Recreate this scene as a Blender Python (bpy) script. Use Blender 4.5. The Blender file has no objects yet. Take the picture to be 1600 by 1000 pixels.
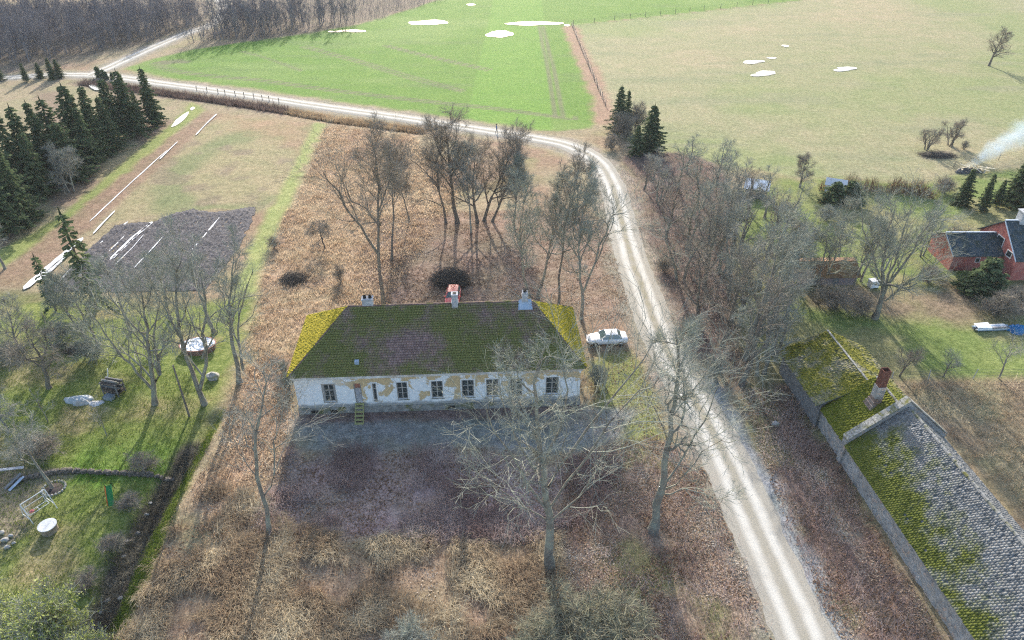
import bpy, bmesh, math, random
import numpy as np
from mathutils import Vector, Matrix

# ------------------------------------------------------------------ camera, sky, sun, exposure
SC = bpy.context.scene
CAM_H = 46.5
PITCH = math.radians(33.6)
LENS = 25.4
cam_data = bpy.data.cameras.new("camera")
cam_data.lens = LENS
cam_data.sensor_width = 36.0
cam_data.clip_start = 0.5
cam_data.clip_end = 9000.0
cam = bpy.data.objects.new("camera", cam_data)
SC.collection.objects.link(cam)
cam.location = (0, 0, CAM_H)
cam.rotation_euler = (math.pi / 2 - PITCH, 0, 0)
SC.camera = cam

SUN_EL = math.radians(22.5)
SUN_AZ = math.radians(-4.5)          # from +Y towards +X
world = bpy.data.worlds.new("World")
SC.world = world
world.use_nodes = True
wn = world.node_tree.nodes
wn.clear()
w_out = wn.new("ShaderNodeOutputWorld")
w_bg = wn.new("ShaderNodeBackground")
w_sky = wn.new("ShaderNodeTexSky")
w_sky.sky_type = 'NISHITA'
w_sky.sun_disc = False
w_sky.sun_elevation = SUN_EL
w_sky.sun_rotation = SUN_AZ
w_sky.air_density = 1.0
w_sky.dust_density = 2.0
w_sky.ozone_density = 1.0
w_bg.inputs["Strength"].default_value = 0.15
world.node_tree.links.new(w_sky.outputs[0], w_bg.inputs[0])
world.node_tree.links.new(w_bg.outputs[0], w_out.inputs[0])

sun_data = bpy.data.lights.new("sun", 'SUN')
sun_data.energy = 3.4
sun_data.angle = math.radians(0.6)
sun_data.color = (1.0, 0.93, 0.82)
sun = bpy.data.objects.new("sun", sun_data)
SC.collection.objects.link(sun)
_to_sun = Vector((math.sin(SUN_AZ) * math.cos(SUN_EL), math.cos(SUN_AZ) * math.cos(SUN_EL), math.sin(SUN_EL)))
sun.rotation_euler = (-_to_sun).to_track_quat('-Z', 'Y').to_euler()
sun.location = _to_sun * 200

SC.view_settings.view_transform = 'Standard'
SC.view_settings.look = 'None'
SC.view_settings.gamma = 1.0
SC.view_settings.use_curve_mapping = False
SC.view_settings.exposure = 1.32
SC.cycles.max_bounces = 4
SC.cycles.diffuse_bounces = 2
SC.cycles.glossy_bounces = 2
SC.cycles.transmission_bounces = 2
SC.cycles.transparent_max_bounces = 6
SC.cycles.volume_bounces = 0
SC.cycles.use_denoising = False
SC.cycles.filter_width = 1.2

# ------------------------------------------------------------------ helpers
COL = SC.collection
F_PX = LENS / 36.0 * 1600.0
CP, SP = math.cos(PITCH), math.sin(PITCH)


def _ray(x, y):
    dx = (x - 800.0) / F_PX
    dy = (y - 500.0) / F_PX
    return (dx, CP - dy * SP, -SP - dy * CP)


def at(x, y, z=0.0):
    """survey: map position of a point seen in the photograph at height z"""
    d = _ray(x, y)
    t = (z - CAM_H) / d[2]
    return Vector((d[0] * t, d[1] * t, z))


def at_depth(x, y, Y):
    d = _ray(x, y)
    t = Y / d[1]
    return Vector((d[0] * t, Y, CAM_H + d[2] * t))


def _hash(ix, iy, seed):
    h = (ix * 374761393 + iy * 668265263 + seed * 1442695041) & 0xFFFFFFFF
    h = ((h ^ (h >> 13)) * 1274126177) & 0xFFFFFFFF
    h = h ^ (h >> 16)
    return (h & 0xFFFF) / 65535.0


def vnoise(X, Y, seed=0):
    ix = np.floor(X).astype(np.int64)
    iy = np.floor(Y).astype(np.int64)
    fx = X - ix
    fy = Y - iy
    fx = fx * fx * (3 - 2 * fx)
    fy = fy * fy * (3 - 2 * fy)
    a = _hash(ix, iy, seed)
    b = _hash(ix + 1, iy, seed)
    c = _hash(ix, iy + 1, seed)
    d = _hash(ix + 1, iy + 1, seed)
    return (a * (1 - fx) + b * fx) * (1 - fy) + (c * (1 - fx) + d * fx) * fy


def fbm(X, Y, size, octaves=4, seed=0):
    X = np.asarray(X, float)
    Y = np.asarray(Y, float)
    out = np.zeros_like(X)
    amp, tot, s = 1.0, 0.0, 1.0 / size
    for o in range(octaves):
        out += amp * vnoise(X * s + 17.3 * o, Y * s - 9.1 * o, seed + o)
        tot += amp
        amp *= 0.5
        s *= 2.03
    return out / tot          # 0..1


def sstep(a, b, v):
    t = np.clip((v - a) / (b - a), 0, 1)
    return t * t * (3 - 2 * t)


def line_dist(X, Y, pts, widths=None):
    """distance to a polyline, parameter along it and signed side"""
    best = np.full(X.shape, 1e9)
    for i in range(len(pts) - 1):
        ax, ay = pts[i][0], pts[i][1]
        bx, by = pts[i + 1][0], pts[i + 1][1]
        vx, vy = bx - ax, by - ay
        L2 = vx * vx + vy * vy + 1e-9
        t = np.clip(((X - ax) * vx + (Y - ay) * vy) / L2, 0, 1)
        d = np.hypot(X - ax - t * vx, Y - ay - t * vy)
        best = np.minimum(best, d)
    return best


def poly_sd(X, Y, pts):
    """signed distance (positive inside) to a polygon"""
    inside = np.zeros(X.shape, bool)
    best = np.full(X.shape, 1e9)
    n = len(pts)
    for i in range(n):
        ax, ay = pts[i][0], pts[i][1]
        bx, by = pts[(i + 1) % n][0], pts[(i + 1) % n][1]
        vx, vy = bx - ax, by - ay
        L2 = vx * vx + vy * vy + 1e-9
        t = np.clip(((X - ax) * vx + (Y - ay) * vy) / L2, 0, 1)
        best = np.minimum(best, np.hypot(X - ax - t * vx, Y - ay - t * vy))
        cond = ((ay > Y) != (by > Y))
        xin = (bx - ax) * (Y - ay) / ((by - ay) if abs(by - ay) > 1e-9 else 1e-9) + ax
        inside ^= cond & (X < xin)
    return np.where(inside, best, -best)


def region(*px):
    return [at(x, y)[:2] for x, y in px]


# ---- mesh building
def fast_mesh(name, V, faces_n, loops, smooth=False, attrs=None, cols=None, mat_idx=None):
    me = bpy.data.meshes.new(name)
    V = np.asarray(V, np.float32)
    loops = np.asarray(loops, np.int32).ravel()
    faces_n = np.asarray(faces_n, np.int32)
    me.vertices.add(len(V))
    me.vertices.foreach_set("co", V.ravel())
    me.loops.add(len(loops))
    me.loops.foreach_set("vertex_index", loops)
    me.polygons.add(len(faces_n))
    starts = np.concatenate([[0], np.cumsum(faces_n)[:-1]]).astype(np.int32)
    me.polygons.foreach_set("loop_start", starts)
    if smooth:
        me.polygons.foreach_set("use_smooth", np.ones(len(faces_n), bool))
    if mat_idx is not None:
        me.polygons.foreach_set("material_index", np.asarray(mat_idx, np.int32))
    me.update(calc_edges=True)
    for k, v in (attrs or {}).items():
        a = me.attributes.new(k, 'FLOAT', 'POINT')
        a.data.foreach_set("value", np.asarray(v, np.float32))
    for k, v in (cols or {}).items():
        a = me.attributes.new(k, 'FLOAT_COLOR', 'POINT')
        a.data.foreach_set("color", np.asarray(v, np.float32).ravel())
    return me


def link(name, me, mat=None, parent=None):
    o = bpy.data.objects.new(name, me)
    COL.objects.link(o)
    if mat is not None and me is not None:
        for m in (mat if isinstance(mat, (list, tuple)) else [mat]):
            me.materials.append(m)
    if parent is not None:
        o.parent = parent
    return o


def tag(o, label=None, cat=None, group=None, kind=None):
    if label:
        o["label"] = label
    if cat:
        o["category"] = cat
    if group:
        o["group"] = group
    if kind:
        o["kind"] = kind
    return o


def empty(name, loc, rz=0.0, label=None, cat=None, group=None):
    o = bpy.data.objects.new(name, None)
    COL.objects.link(o)
    o.location = loc
    o.rotation_euler = (0, 0, rz)
    o.empty_display_size = 0.2
    tag(o, label, cat, group)
    return o


def copy_tree(o, parent=None):
    c = o.copy()
    COL.objects.link(c)
    c.parent = parent
    for ch in list(o.children):
        copy_tree(ch, c)
    return c


class MB:
    """collects boxes, prisms and tubes for one mesh"""
    def __init__(self):
        self.v, self.f, self.mi = [], [], []

    def add(self, verts, faces, mi=0):
        n = len(self.v)
        self.v += [tuple(p) for p in verts]
        self.f += [tuple(i + n for i in q) for q in faces]
        self.mi += [mi] * len(faces)
        return self

    def box(self, x0, x1, y0, y1, z0, z1, mi=0, M=None):
        vs = [(x0, y0, z0), (x1, y0, z0), (x1, y1, z0), (x0, y1, z0), (x0, y0, z1), (x1, y0, z1), (x1, y1, z1), (x0, y1, z1)]
        if M is not None:
            vs = [M @ Vector(p) for p in vs]
        return self.add(vs, [(0, 3, 2, 1), (4, 5, 6, 7), (0, 1, 5, 4), (1, 2, 6, 5), (2, 3, 7, 6), (3, 0, 4, 7)], mi)

    def quad(self, a, b, c, d, mi=0):
        return self.add([a, b, c, d], [(0, 1, 2, 3)], mi)

    def tube(self, pts, rad, k=6, caps=True, mi=0):
        pts = [Vector(p) for p in pts]
        if not isinstance(rad, (list, tuple)):
            rad = [rad] * len(pts)
        n0 = len(self.v)
        for i, p in enumerate(pts):
            t = (pts[min(i + 1, len(pts) - 1)] - pts[max(i - 1, 0)])
            t = t.normalized() if t.length > 1e-6 else Vector((0, 0, 1))
            ref = Vector((0, 0, 1)) if abs(t.z) < 0.9 else Vector((1, 0, 0))
            a = t.cross(ref).normalized()
            b = t.cross(a)
            for j in range(k):
                an = 2 * math.pi * j / k
                self.v.append(tuple(p + (a * math.cos(an) + b * math.sin(an)) * rad[i]))
        for i in range(len(pts) - 1):
            for j in range(k):
                q = n0 + i * k
                self.f.append((q + j, q + (j + 1) % k, q + k + (j + 1) % k, q + k + j))
                self.mi.append(mi)
        if caps:
            self.f.append(tuple(n0 + j for j in range(k))[::-1])
            self.f.append(tuple(n0 + (len(pts) - 1) * k + j for j in range(k)))
            self.mi += [mi, mi]
        return self

    def lathe(self, prof, k=16, M=None, mi=0):
        """prof: list of (r, z)"""
        n0 = len(self.v)
        for r, z in prof:
            for j in range(k):
                an = 2 * math.pi * j / k
                p = Vector((r * math.cos(an), r * math.sin(an), z))
                self.v.append(tuple(M @ p if M is not None else p))
        for i in range(len(prof) - 1):
            for j in range(k):
                q = n0 + i * k
                self.f.append((q + j, q + (j + 1) % k, q + k + (j + 1) % k, q + k + j))
                self.mi.append(mi)
        return self

    def mesh(self, name, smooth=False):
        me = bpy.data.meshes.new(name)
        me.from_pydata(self.v, [], self.f)
        me.polygons.foreach_set("material_index", self.mi)
        if smooth:
            me.polygons.foreach_set("use_smooth", [True] * len(self.f))
        me.update()
        return me

    def build(self, name, mat, parent=None, smooth=False):
        return link(name, self.mesh(name, smooth), mat, parent)


# ---- materials
class Mat:
    def __init__(self, name):
        self.m = bpy.data.materials.new(name)
        self.m.use_nodes = True
        self.t = self.m.node_tree
        self.t.nodes.clear()
        self.out = self.t.nodes.new("ShaderNodeOutputMaterial")

    def n(self, typ, ins=None, **props):
        nd = self.t.nodes.new("ShaderNode" + typ)
        for k, v in props.items():
            setattr(nd, k, v)
        for k, v in (ins or {}).items():
            s = nd.inputs[k]
            if isinstance(v, bpy.types.NodeSocket):
                self.t.links.new(v, s)
            else:
                if isinstance(v, (tuple, list)) and len(v) == 3 and s.type == 'RGBA':
                    v = (*v, 1.0)
                s.default_value = v
        return nd

    def coords(self, kind="Object"):
        return self.n("TexCoord").outputs[kind]

    def noise(self, vec, scale, detail=4, rough=0.6, dist=0.0):
        return self.n("TexNoise", {"Vector": vec, "Scale": scale, "Detail": detail, "Roughness": rough, "Distortion": dist}).outputs["Fac"]

    def ramp(self, fac, stops, interp='LINEAR'):
        nd = self.n("ValToRGB", {"Fac": fac})
        nd.color_ramp.interpolation = interp
        el = nd.color_ramp.elements
        while len(el) < len(stops):
            el.new(0.5)
        for e, (p, c) in zip(el, stops):
            e.position = p
            e.color = (*c, 1) if len(c) == 3 else c
        return nd.outputs["Color"]

    def maprange(self, v, a, b, c=0.0, d=1.0):
        return self.n("MapRange", {"Value": v, "From Min": a, "From Max": b, "To Min": c, "To Max": d}).outputs[0]

    def mix(self, fac, a, b, blend='MIX'):
        nd = self.n("Mix", data_type='RGBA', blend_type=blend)
        for sock, v in ((nd.inputs[0], fac), (nd.inputs[6], a), (nd.inputs[7], b)):
            if isinstance(v, bpy.types.NodeSocket):
                self.t.links.new(v, sock)
            else:
                sock.default_value = (*v, 1.0) if isinstance(v, (tuple, list)) and len(v) == 3 else v
        return nd.outputs[2]

    def math(self, op, a, b=0.5):
        nd = self.n("Math", operation=op)
        for s, v in ((nd.inputs[0], a), (nd.inputs[1], b)):
            if isinstance(v, bpy.types.NodeSocket):
                self.t.links.new(v, s)
            else:
                s.default_value = v
        return nd.outputs[0]

    def sep(self, vec):
        return self.n("SeparateXYZ", {"Vector": vec}).outputs

    def bump(self, h, strength, dist=0.05):
        return self.n("Bump", {"Height": h, "Strength": strength, "Distance": dist}).outputs[0]

    def bsdf(self, color, rough=0.9, normal=None, metal=0.0, spec=0.2, **kw):
        ins = {"Base Color": color, "Roughness": rough, "Metallic": metal, "Specular IOR Level": spec}
        if normal is not None:
            ins["Normal"] = normal
        ins.update(kw)
        b = self.n("BsdfPrincipled", ins)
        self.t.links.new(b.outputs[0], self.out.inputs[0])
        return self.m

    def leafy(self, color, trans=0.35, rough=0.8, normal=None):
        ins = {"Color": color}
        d = self.n("BsdfDiffuse", ins)
        t = self.n("BsdfTranslucent", {"Color": color})
        mx = self.n("MixShader", {0: trans, 1: d.outputs[0], 2: t.outputs[0]})
        self.t.links.new(mx.outputs[0], self.out.inputs[0])
        return self.m


def two_tone(name, c1, c2, scale, rough=0.9, bump=0.3, detail=5, lo=0.35, hi=0.65, metal=0.0, spec=0.2, bdist=0.03, c3=None, s3=0.3):
    M = Mat(name)
    co = M.coords()
    f = M.noise(co, scale, detail)
    col = M.ramp(f, [(lo, c1), (hi, c2)])
    if c3 is not None:
        g = M.noise(co, s3, 4)
        col = M.mix(M.maprange(g, 0.5, 0.65), col, c3)
    return M.bsdf(col, rough, M.bump(f, bump, bdist) if bump else None, metal, spec)


def plain(name, c, rough=0.6, metal=0.0, spec=0.4):
    M = Mat(name)
    co = M.coords()
    f = M.noise(co, 6.0, 4)
    col = M.mix(M.maprange(f, 0.3, 0.75), c, tuple(v * 0.72 for v in c))
    return M.bsdf(col, rough, None, metal, spec)

# ------------------------------------------------------------------ the map: lines and regions
ROAD_PX = [(1390, 1320), (1345, 1200), (1300, 1095), (1258, 1000), (1215, 900), (1171, 800), (1127, 702), (1093, 640), (1066, 592), (1043, 550), (1021, 500),
           (1003, 450), (985, 400), (972, 350), (960, 300), (947, 271), (932, 252), (910, 237), (880, 225), (840, 217), (800, 210.5), (760, 204.5), (700, 195),
           (650, 187.5), (600, 180), (550, 173), (500, 166), (450, 158.5), (400, 151), (350, 144), (300, 137), (250, 130.5), (215, 125), (180, 120.5), (150, 118), (100, 117), (50, 119),
           (0, 123), (-80, 131), (-260, 150)]
SIDE_PX = [(140, 119), (172, 105), (200, 92), (240, 74), (275, 59), (296, 50.5), (322, 42), (343, 30), (350, 18), (346, 4), (335, -10), (320, -30)]


def smooth_line(pts, n=6):
    """Catmull-Rom through map points"""
    P = [Vector((p[0], p[1], 0)) for p in pts]
    out = []
    for i in range(len(P) - 1):
        p0, p1, p2, p3 = P[max(i - 1, 0)], P[i], P[i + 1], P[min(i + 2, len(P) - 1)]
        for k in range(n):
            t = k / n
            out.append(0.5 * ((2 * p1) + (p2 - p0) * t + (2 * p0 - 5 * p1 + 4 * p2 - p3) * t * t + (3 * p1 - p0 - 3 * p2 + p3) * t ** 3))
    out.append(P[-1])
    return [(p.x, p.y) for p in out]


ROAD = smooth_line([at(*p) for p in ROAD_PX], 3)
SIDE = smooth_line([at(*p) for p in SIDE_PX], 3)
DITCH = region((330, 655), (300, 700), (268, 745), (240, 790), (213, 840), (185, 893), (158, 955), (140, 1000), (105, 1090))
ROAD_DITCH = region((128, 129), (200, 138), (260, 146), (330, 156), (400, 166), (450, 174), (520, 187), (600, 197), (660, 205))

R_FIELD = region((196, 107), (262, 123), (350, 137), (450, 151.5), (560, 167), (650, 180), (720, 189), (800, 199), (870, 204), (922, 199), (940, 186), (938, 160),
                 (921, 112), (904, 75), (889, 42), (893, 39), (960, 32), (1100, 17), (1265, -1), (1330, -10), (1330, -70), (820, -75), (700, -6), (640, 14), (560, 38), (480, 52), (400, 63), (330, 73), (296, 78), (240, 92))
R_PASTURE = region((893, 40), (960, 33), (1100, 18), (1265, 0), (1340, -12), (1900, -40), (2100, 260), (1700, 268), (1600, 262), (1530, 262), (1470, 285), (1440, 284), (1300, 276), (1240, 276), (1180, 262), (1100, 255), (1030, 250), (975, 215), (948, 160), (920, 100))
R_GARDEN = region((1200, 285), (1240, 280), (1300, 280), (1440, 288), (1500, 272), (1600, 266), (1900, 270), (2000, 590), (1600, 592), (1400, 590), (1320, 570), (1200, 570), (1160, 540), (1150, 440), (1145, 360), (1150, 300))
R_LAWN = region((-300, 455), (0, 458), (90, 462), (150, 470), (260, 480), (330, 470), (400, 462), (405, 500), (372, 560), (350, 610), (318, 668), (292, 712), (268, 746), (240, 792), (213, 842), (185, 893), (158, 955), (135, 1010), (100, 1120), (-300, 1120))
R_DITCHGRASS = region((325, 665), (345, 640), (322, 690), (300, 735), (280, 780), (258, 830), (236, 885), (212, 940), (185, 1000), (150, 1080), (120, 1080), (160, 1000), (195, 925), (225, 860), (255, 800), (280, 750), (305, 700))
R_MOWN = region((492, 190), (513, 192), (495, 230), (476, 270), (455, 318), (432, 365), (412, 410), (400, 470), (350, 480), (378, 420), (400, 360), (432, 310), (462, 255))
R_PLOT = region((342, 180), (492, 190), (462, 255), (432, 310), (398, 330), (310, 328), (190, 345), (150, 352), (205, 300), (270, 240))
R_PLOUGH = region((178, 352), (245, 345), (268, 334), (300, 327), (330, 331), (352, 330), (400, 323), (391, 350), (372, 385), (345, 425), (318, 455), (200, 458), (70, 456), (110, 418), (150, 377))
R_REDBAND = region((322, 176), (342, 180), (270, 240), (205, 300), (150, 352), (85, 405), (30, 450), (-40, 450), (40, 395), (120, 330), (200, 268), (262, 215))
R_YARD = region((462, 656), (480, 645), (560, 652), (660, 648), (790, 640), (900, 636), (960, 636), (1000, 642), (960, 690), (915, 712), (850, 712), (740, 700), (640, 704), (520, 710), (455, 692))
R_BRAMBLE = region((440, 722), (520, 714), (640, 706), (740, 704), (850, 716), (905, 716), (960, 700), (950, 760), (880, 830), (790, 850), (640, 850), (540, 848), (440, 820), (425, 770))
R_LITTER_S = region((890, 720), (960, 690), (1010, 680), (1060, 700), (1110, 760), (1150, 850), (1195, 950), (1240, 1080), (800, 1080), (850, 960), (860, 850))
R_LITTER_N = region((600, 350), (680, 330), (800, 330), (900, 330), (950, 350), (975, 420), (1000, 500), (920, 500), (880, 480), (600, 475), (560, 440), (560, 400))
R_LITTER_W = region((400, 560), (440, 560), (455, 640), (450, 720), (425, 830), (330, 830), (280, 830), (330, 720), (370, 640))
R_EAST = region((1175, 600), (1235, 600), (1262, 660), (1300, 700), (1350, 800), (1430, 920), (1500, 1040), (1360, 1080), (1290, 950), (1225, 820), (1180, 700), (1150, 650))
R_WEEDS = region((1400, 600), (1600, 596), (1900, 596), (2000, 900), (1700, 900), (1600, 800), (1520, 720), (1440, 640))
R_THICKET = region((985, 240), (1060, 235), (1130, 262), (1140, 300), (1150, 360), (1150, 440), (1150, 520), (1165, 600), (1140, 600), (1085, 560), (1050, 500), (1025, 440), (1000, 370), (985, 310), (965, 260))
R_SIDEGRASS = region((925, 548), (985, 545), (1005, 580), (1030, 630), (1045, 690), (1000, 695), (955, 680), (925, 640))
R_WEST = region((-400, 200), (0, 160), (110, 128), (160, 132), (200, 140), (260, 170), (322, 176), (262, 215), (200, 268), (120, 330), (40, 395), (-40, 450), (-400, 460))
R_STRIPGREEN = region((300, 160), (318, 172), (262, 222), (200, 275), (130, 330), (60, 385), (10, 415), (-60, 440), (-60, 420), (60, 360), (140, 300), (215, 235), (260, 200), (285, 175))
R_GRAVELPATCH = region((1275, 770), (1300, 780), (1345, 840), (1370, 880), (1340, 880), (1300, 830))
R_FOREST = region((-500, 40), (0, 8), (200, -2), (700, -6), (640, 14), (560, 38), (480, 52), (400, 63), (330, 62), (300, 55), (240, 70), (170, 80), (100, 95), (60, 110), (0, 122), (-500, 150))

HOUSE_C = Vector((-6.97, 54.15, 0.0))
HOUSE_RZ = math.radians(3.2)
BARN_B = at(1495, 1000)
BARN_RZ = math.atan2(0.0882, 0.9961)

X_ALL = {}


def ground_h(X, Y):
    X = np.asarray(X, float)
    Y = np.asarray(Y, float)
    h = 0.30 * (fbm(X, Y, 30, 3, 5) - 0.5) + 0.16 * (fbm(X, Y, 3.5, 3, 9) - 0.5)
    near = sstep(160, 90, Y)
    h = h * (0.35 + 0.65 * near)
    dr = np.minimum(line_dist(X, Y, ROAD), line_dist(X, Y, SIDE))
    h = h * sstep(1.5, 5.0, dr)
    d = line_dist(X, Y, DITCH)
    h = h - 0.75 * np.exp(-(d / 1.15) ** 2)
    d = line_dist(X, Y, ROAD_DITCH)
    h = h - 0.6 * np.exp(-(d / 1.4) ** 2)
    return h


def gz(x, y):
    return float(ground_h(np.array([x]), np.array([y]))[0])


def gp(px, py):
    p = at(px, py)
    p.z = gz(p.x, p.y)
    return p


def lines(breaks):
    out = [breaks[0][0]]
    for a, b, s0, s1 in breaks:
        x = a
        while x < b - 1e-6:
            s = s0 + (s1 - s0) * (x - a) / (b - a)
            x = min(b, x + s)
            out.append(x)
    return np.array(out)


GX = lines([(-4000, -1000, 900, 700), (-1000, -330, 220, 80), (-330, -75, 9, 0.8), (-75, 72, 0.5, 0.5), (72, 330, 0.8, 9), (330, 1000, 80, 220), (1000, 4000, 700, 900)])
GY = lines([(-600, -60, 200, 60), (-60, 12, 20, 1.0), (12, 120, 0.5, 0.5), (120, 200, 0.5, 1.5), (200, 420, 1.4, 6), (420, 1200, 40, 200), (1200, 6000, 900, 1500)])
NX, NY = len(GX), len(GY)
X, Y = np.meshgrid(GX, GY)
X = X.ravel()
Y = Y.ravel()
Z = ground_h(X, Y)

n_big = fbm(X, Y, 14, 4, 21) - 0.5
n_mid = fbm(X, Y, 4, 4, 33) - 0.5
n_sml = fbm(X, Y, 1.4, 3, 47) - 0.5
n_edge = n_mid * 2.2 + n_sml * 1.4

C1 = np.tile(np.array([0.26, 0.20, 0.125]), (len(X), 1))      # dry winter grass
C2 = np.tile(np.array([0.36, 0.30, 0.19]), (len(X), 1))
OWN = np.zeros(len(X), int)                                    # which sheet a vertex belongs to


def paint(m, a, b, strength=1.0):
    global C1, C2
    m = np.clip(m * strength, 0, 1)[:, None]
    C1 = C1 * (1 - m) + np.array(a) * m
    C2 = C2 * (1 - m) + np.array(b) * m


def reg(R, soft=1.0, edge=1.0):
    sd = poly_sd(X, Y, R)
    return sstep(-soft, soft, sd + n_edge * edge), sd


STRAW, STRAW2 = (0.34, 0.265, 0.165), (0.50, 0.42, 0.28)
# large-scale mottling of the dry grass: reddish, greenish and pale patches
paint(sstep(0.02, 0.25, n_big), (0.24, 0.155, 0.10), (0.33, 0.23, 0.155))
paint(sstep(0.05, 0.3, fbm(X, Y, 9, 4, 61) - 0.5), (0.20, 0.20, 0.085), (0.30, 0.28, 0.14), 0.7)
mW, sW = reg(R_WEST, 1.5, 1)
paint(mW, (0.25, 0.22, 0.12), (0.34, 0.29, 0.18))
paint(mW * sstep(-0.05, 0.2, np.sin((X * 0.62 + Y * 0.42) * 0.55 + n_mid * 3) * 0.3 + n_big), (0.20, 0.15, 0.10), (0.28, 0.21, 0.15))
m, s = reg(R_STRIPGREEN, 0.7, 0.6)
paint(m, (0.19, 0.24, 0.06), (0.28, 0.30, 0.11))
mP, sP = reg(R_PASTURE, 1.0, 0.6)
paint(mP, (0.255, 0.245, 0.125), (0.325, 0.31, 0.18))
pn = fbm(X, Y, 38, 4, 71) - 0.5
paint(mP * sstep(0.0, 0.25, pn), (0.205, 0.24, 0.09), (0.27, 0.295, 0.14))
paint(mP * sstep(0.03, 0.25, -pn), (0.29, 0.25, 0.14), (0.37, 0.325, 0.20))
st = fbm(X * 0.35, Y * 2.2, 10, 4, 77) - 0.5
paint(mP * sstep(0.06, 0.3, st), (0.22, 0.23, 0.12), (0.27, 0.27, 0.16), 0.8)
mF, sF = reg(R_FIELD, 0.8, 0.5)
paint(mF, (0.105, 0.215, 0.024), (0.145, 0.255, 0.042))
fn = fbm(X * 0.6, Y * 1.6, 22, 4, 81) - 0.5
paint(mF * sstep(0.02, 0.25, fn), (0.145, 0.245, 0.045), (0.20, 0.285, 0.08), 0.9)
paint(mF * sstep(0.05, 0.3, fbm(X * 0.5, Y * 2.0, 9, 4, 83) - 0.5), (0.105, 0.185, 0.04), (0.15, 0.23, 0.06), 0.8)
sB = at(842, 120)                                                        # brighter drilled strip down the field
paint(mF * sstep(9, 8, np.abs(X - (at(800, 120).x + (Y - sB.y) * 0.02))) * 0.7, (0.13, 0.27, 0.03), (0.17, 0.31, 0.05))
# tramlines in the green field
for pl in ([(868, 182), (858, 120), (846, 60), (842, 42)], [(880, 180), (868, 120), (853, 60), (849, 42)],
           [(470, 73), (560, 98), (640, 123), (720, 143)], [(480, 72), (570, 97), (650, 121), (725, 141)],
           [(240, 96), (246, 105), (280, 114), (340, 121), (400, 126), (500, 140), (640, 157), (780, 172), (890, 186), (898, 183)],
           [(252, 96), (258, 104), (290, 112), (350, 119), (410, 124), (505, 137.5), (645, 154.5), (785, 169.5), (880, 183)],
           [(600, 72), (680, 92), (760, 110)], [(606, 71), (686, 90.5), (766, 108)], [(378, 80), (420, 92), (470, 110)]):
    d = line_dist(X, Y, smooth_line([at(*p) for p in pl], 4))
    paint(sstep(0.75, 0.25, d), (0.15, 0.15, 0.085), (0.19, 0.19, 0.11), 0.75)
paint(mF * sstep(0.55, 1.2, 3.2 - np.hypot((X - at(272, 97).x) / 1.6, Y - at(272, 97).y) + n_mid * 2), (0.14, 0.13, 0.08), (0.2, 0.19, 0.12), 0.8)
# strip of bare reddish grass along the field fence
d = line_dist(X, Y, region((892, 44), (907, 82), (924, 115), (938, 150), (948, 190)))
paint(sstep(3.4, 1.2, d + n_edge), (0.29, 0.18, 0.12), (0.36, 0.25, 0.17))
m, s = reg(R_FOREST, 2.0, 2)
paint(m, (0.16, 0.125, 0.09), (0.22, 0.18, 0.13))
mT, s = reg(R_PLOT, 0.9, 1.0)
paint(mT, (0.26, 0.225, 0.12), (0.36, 0.31, 0.18))
ring = at(400, 262)
paint(mT * sstep(3.2, 1.0, np.abs(np.hypot((X - ring.x) / 1.15, (Y - ring.y) / 1.7) - 11) + n_mid * 2), (0.165, 0.19, 0.085), (0.23, 0.25, 0.12), 0.85)
paint(mT * sstep(0.05, 0.2, n_mid + 0.6 * n_big), (0.19, 0.15, 0.105), (0.27, 0.22, 0.15), 0.7)
m, s = reg(region((330, 178), (495, 189), (470, 240), (440, 225), (380, 205)), 3, 2)
paint(m, (0.29, 0.19, 0.11), (0.38, 0.27, 0.17), 0.75)
m, s = reg(R_REDBAND, 0.8, 0.8)
paint(m, (0.225, 0.15, 0.10), (0.32, 0.23, 0.155))
mm, s = reg(R_MOWN, 0.7, 0.5)
paint(mm, (0.24, 0.28, 0.085), (0.34, 0.36, 0.15))
mL, sL = reg(R_LAWN, 1.2, 0.8)
paint(mL, (0.135, 0.195, 0.035), (0.235, 0.255, 0.085))
ln = fbm(X, Y, 6, 4, 91) - 0.5
paint(mL * sstep(0.0, 0.2, ln), (0.225, 0.195, 0.085), (0.34, 0.285, 0.155), 0.9)
paint(mL * sstep(0.0, 0.2, -ln) * sstep(52, 46, Y), (0.10, 0.20, 0.022), (0.16, 0.255, 0.05))
m, s = reg(region((-200, 725), (0, 728), (60, 730), (270, 742), (265, 752), (130, 745), (80, 752), (62, 790), (40, 835), (0, 860), (-200, 900)), 0.6, 0.6)
paint(m * (X < at(110, 760).x), (0.17, 0.135, 0.10), (0.30, 0.25, 0.18), 0.9)
m, s = reg(region((0, 452), (110, 460), (120, 470), (0, 478), (-200, 480), (-200, 455)), 0.8, 0.6)
paint(m, (0.10, 0.10, 0.05), (0.16, 0.15, 0.08), 0.6)
mG, sG = reg(R_GARDEN, 1.5, 1.2)
paint(mG, (0.145, 0.20, 0.05), (0.215, 0.26, 0.085))
gn = fbm(X, Y, 8, 4, 95) - 0.5
paint(mG * sstep(0.0, 0.2, gn), (0.215, 0.20, 0.09), (0.30, 0.27, 0.14), 0.85)
m, s = reg(region((1480, 440), (1600, 440), (1800, 440), (1800, 500), (1600, 500), (1480, 505), (1370, 490), (1260, 480), (1260, 440), (1350, 445), (1420, 470)), 1.5, 1.5)
paint(m, (0.17, 0.125, 0.085), (0.27, 0.20, 0.14), 0.85)
m, s = reg(R_WEEDS, 1.0, 1.0)
paint(m, (0.20, 0.145, 0.10), (0.30, 0.225, 0.155))
paint(m * sstep(0.0, 0.2, n_big), (0.24, 0.22, 0.12), (0.34, 0.31, 0.19), 0.8)
mK, s = reg(R_THICKET, 1.2, 1.5)
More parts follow.
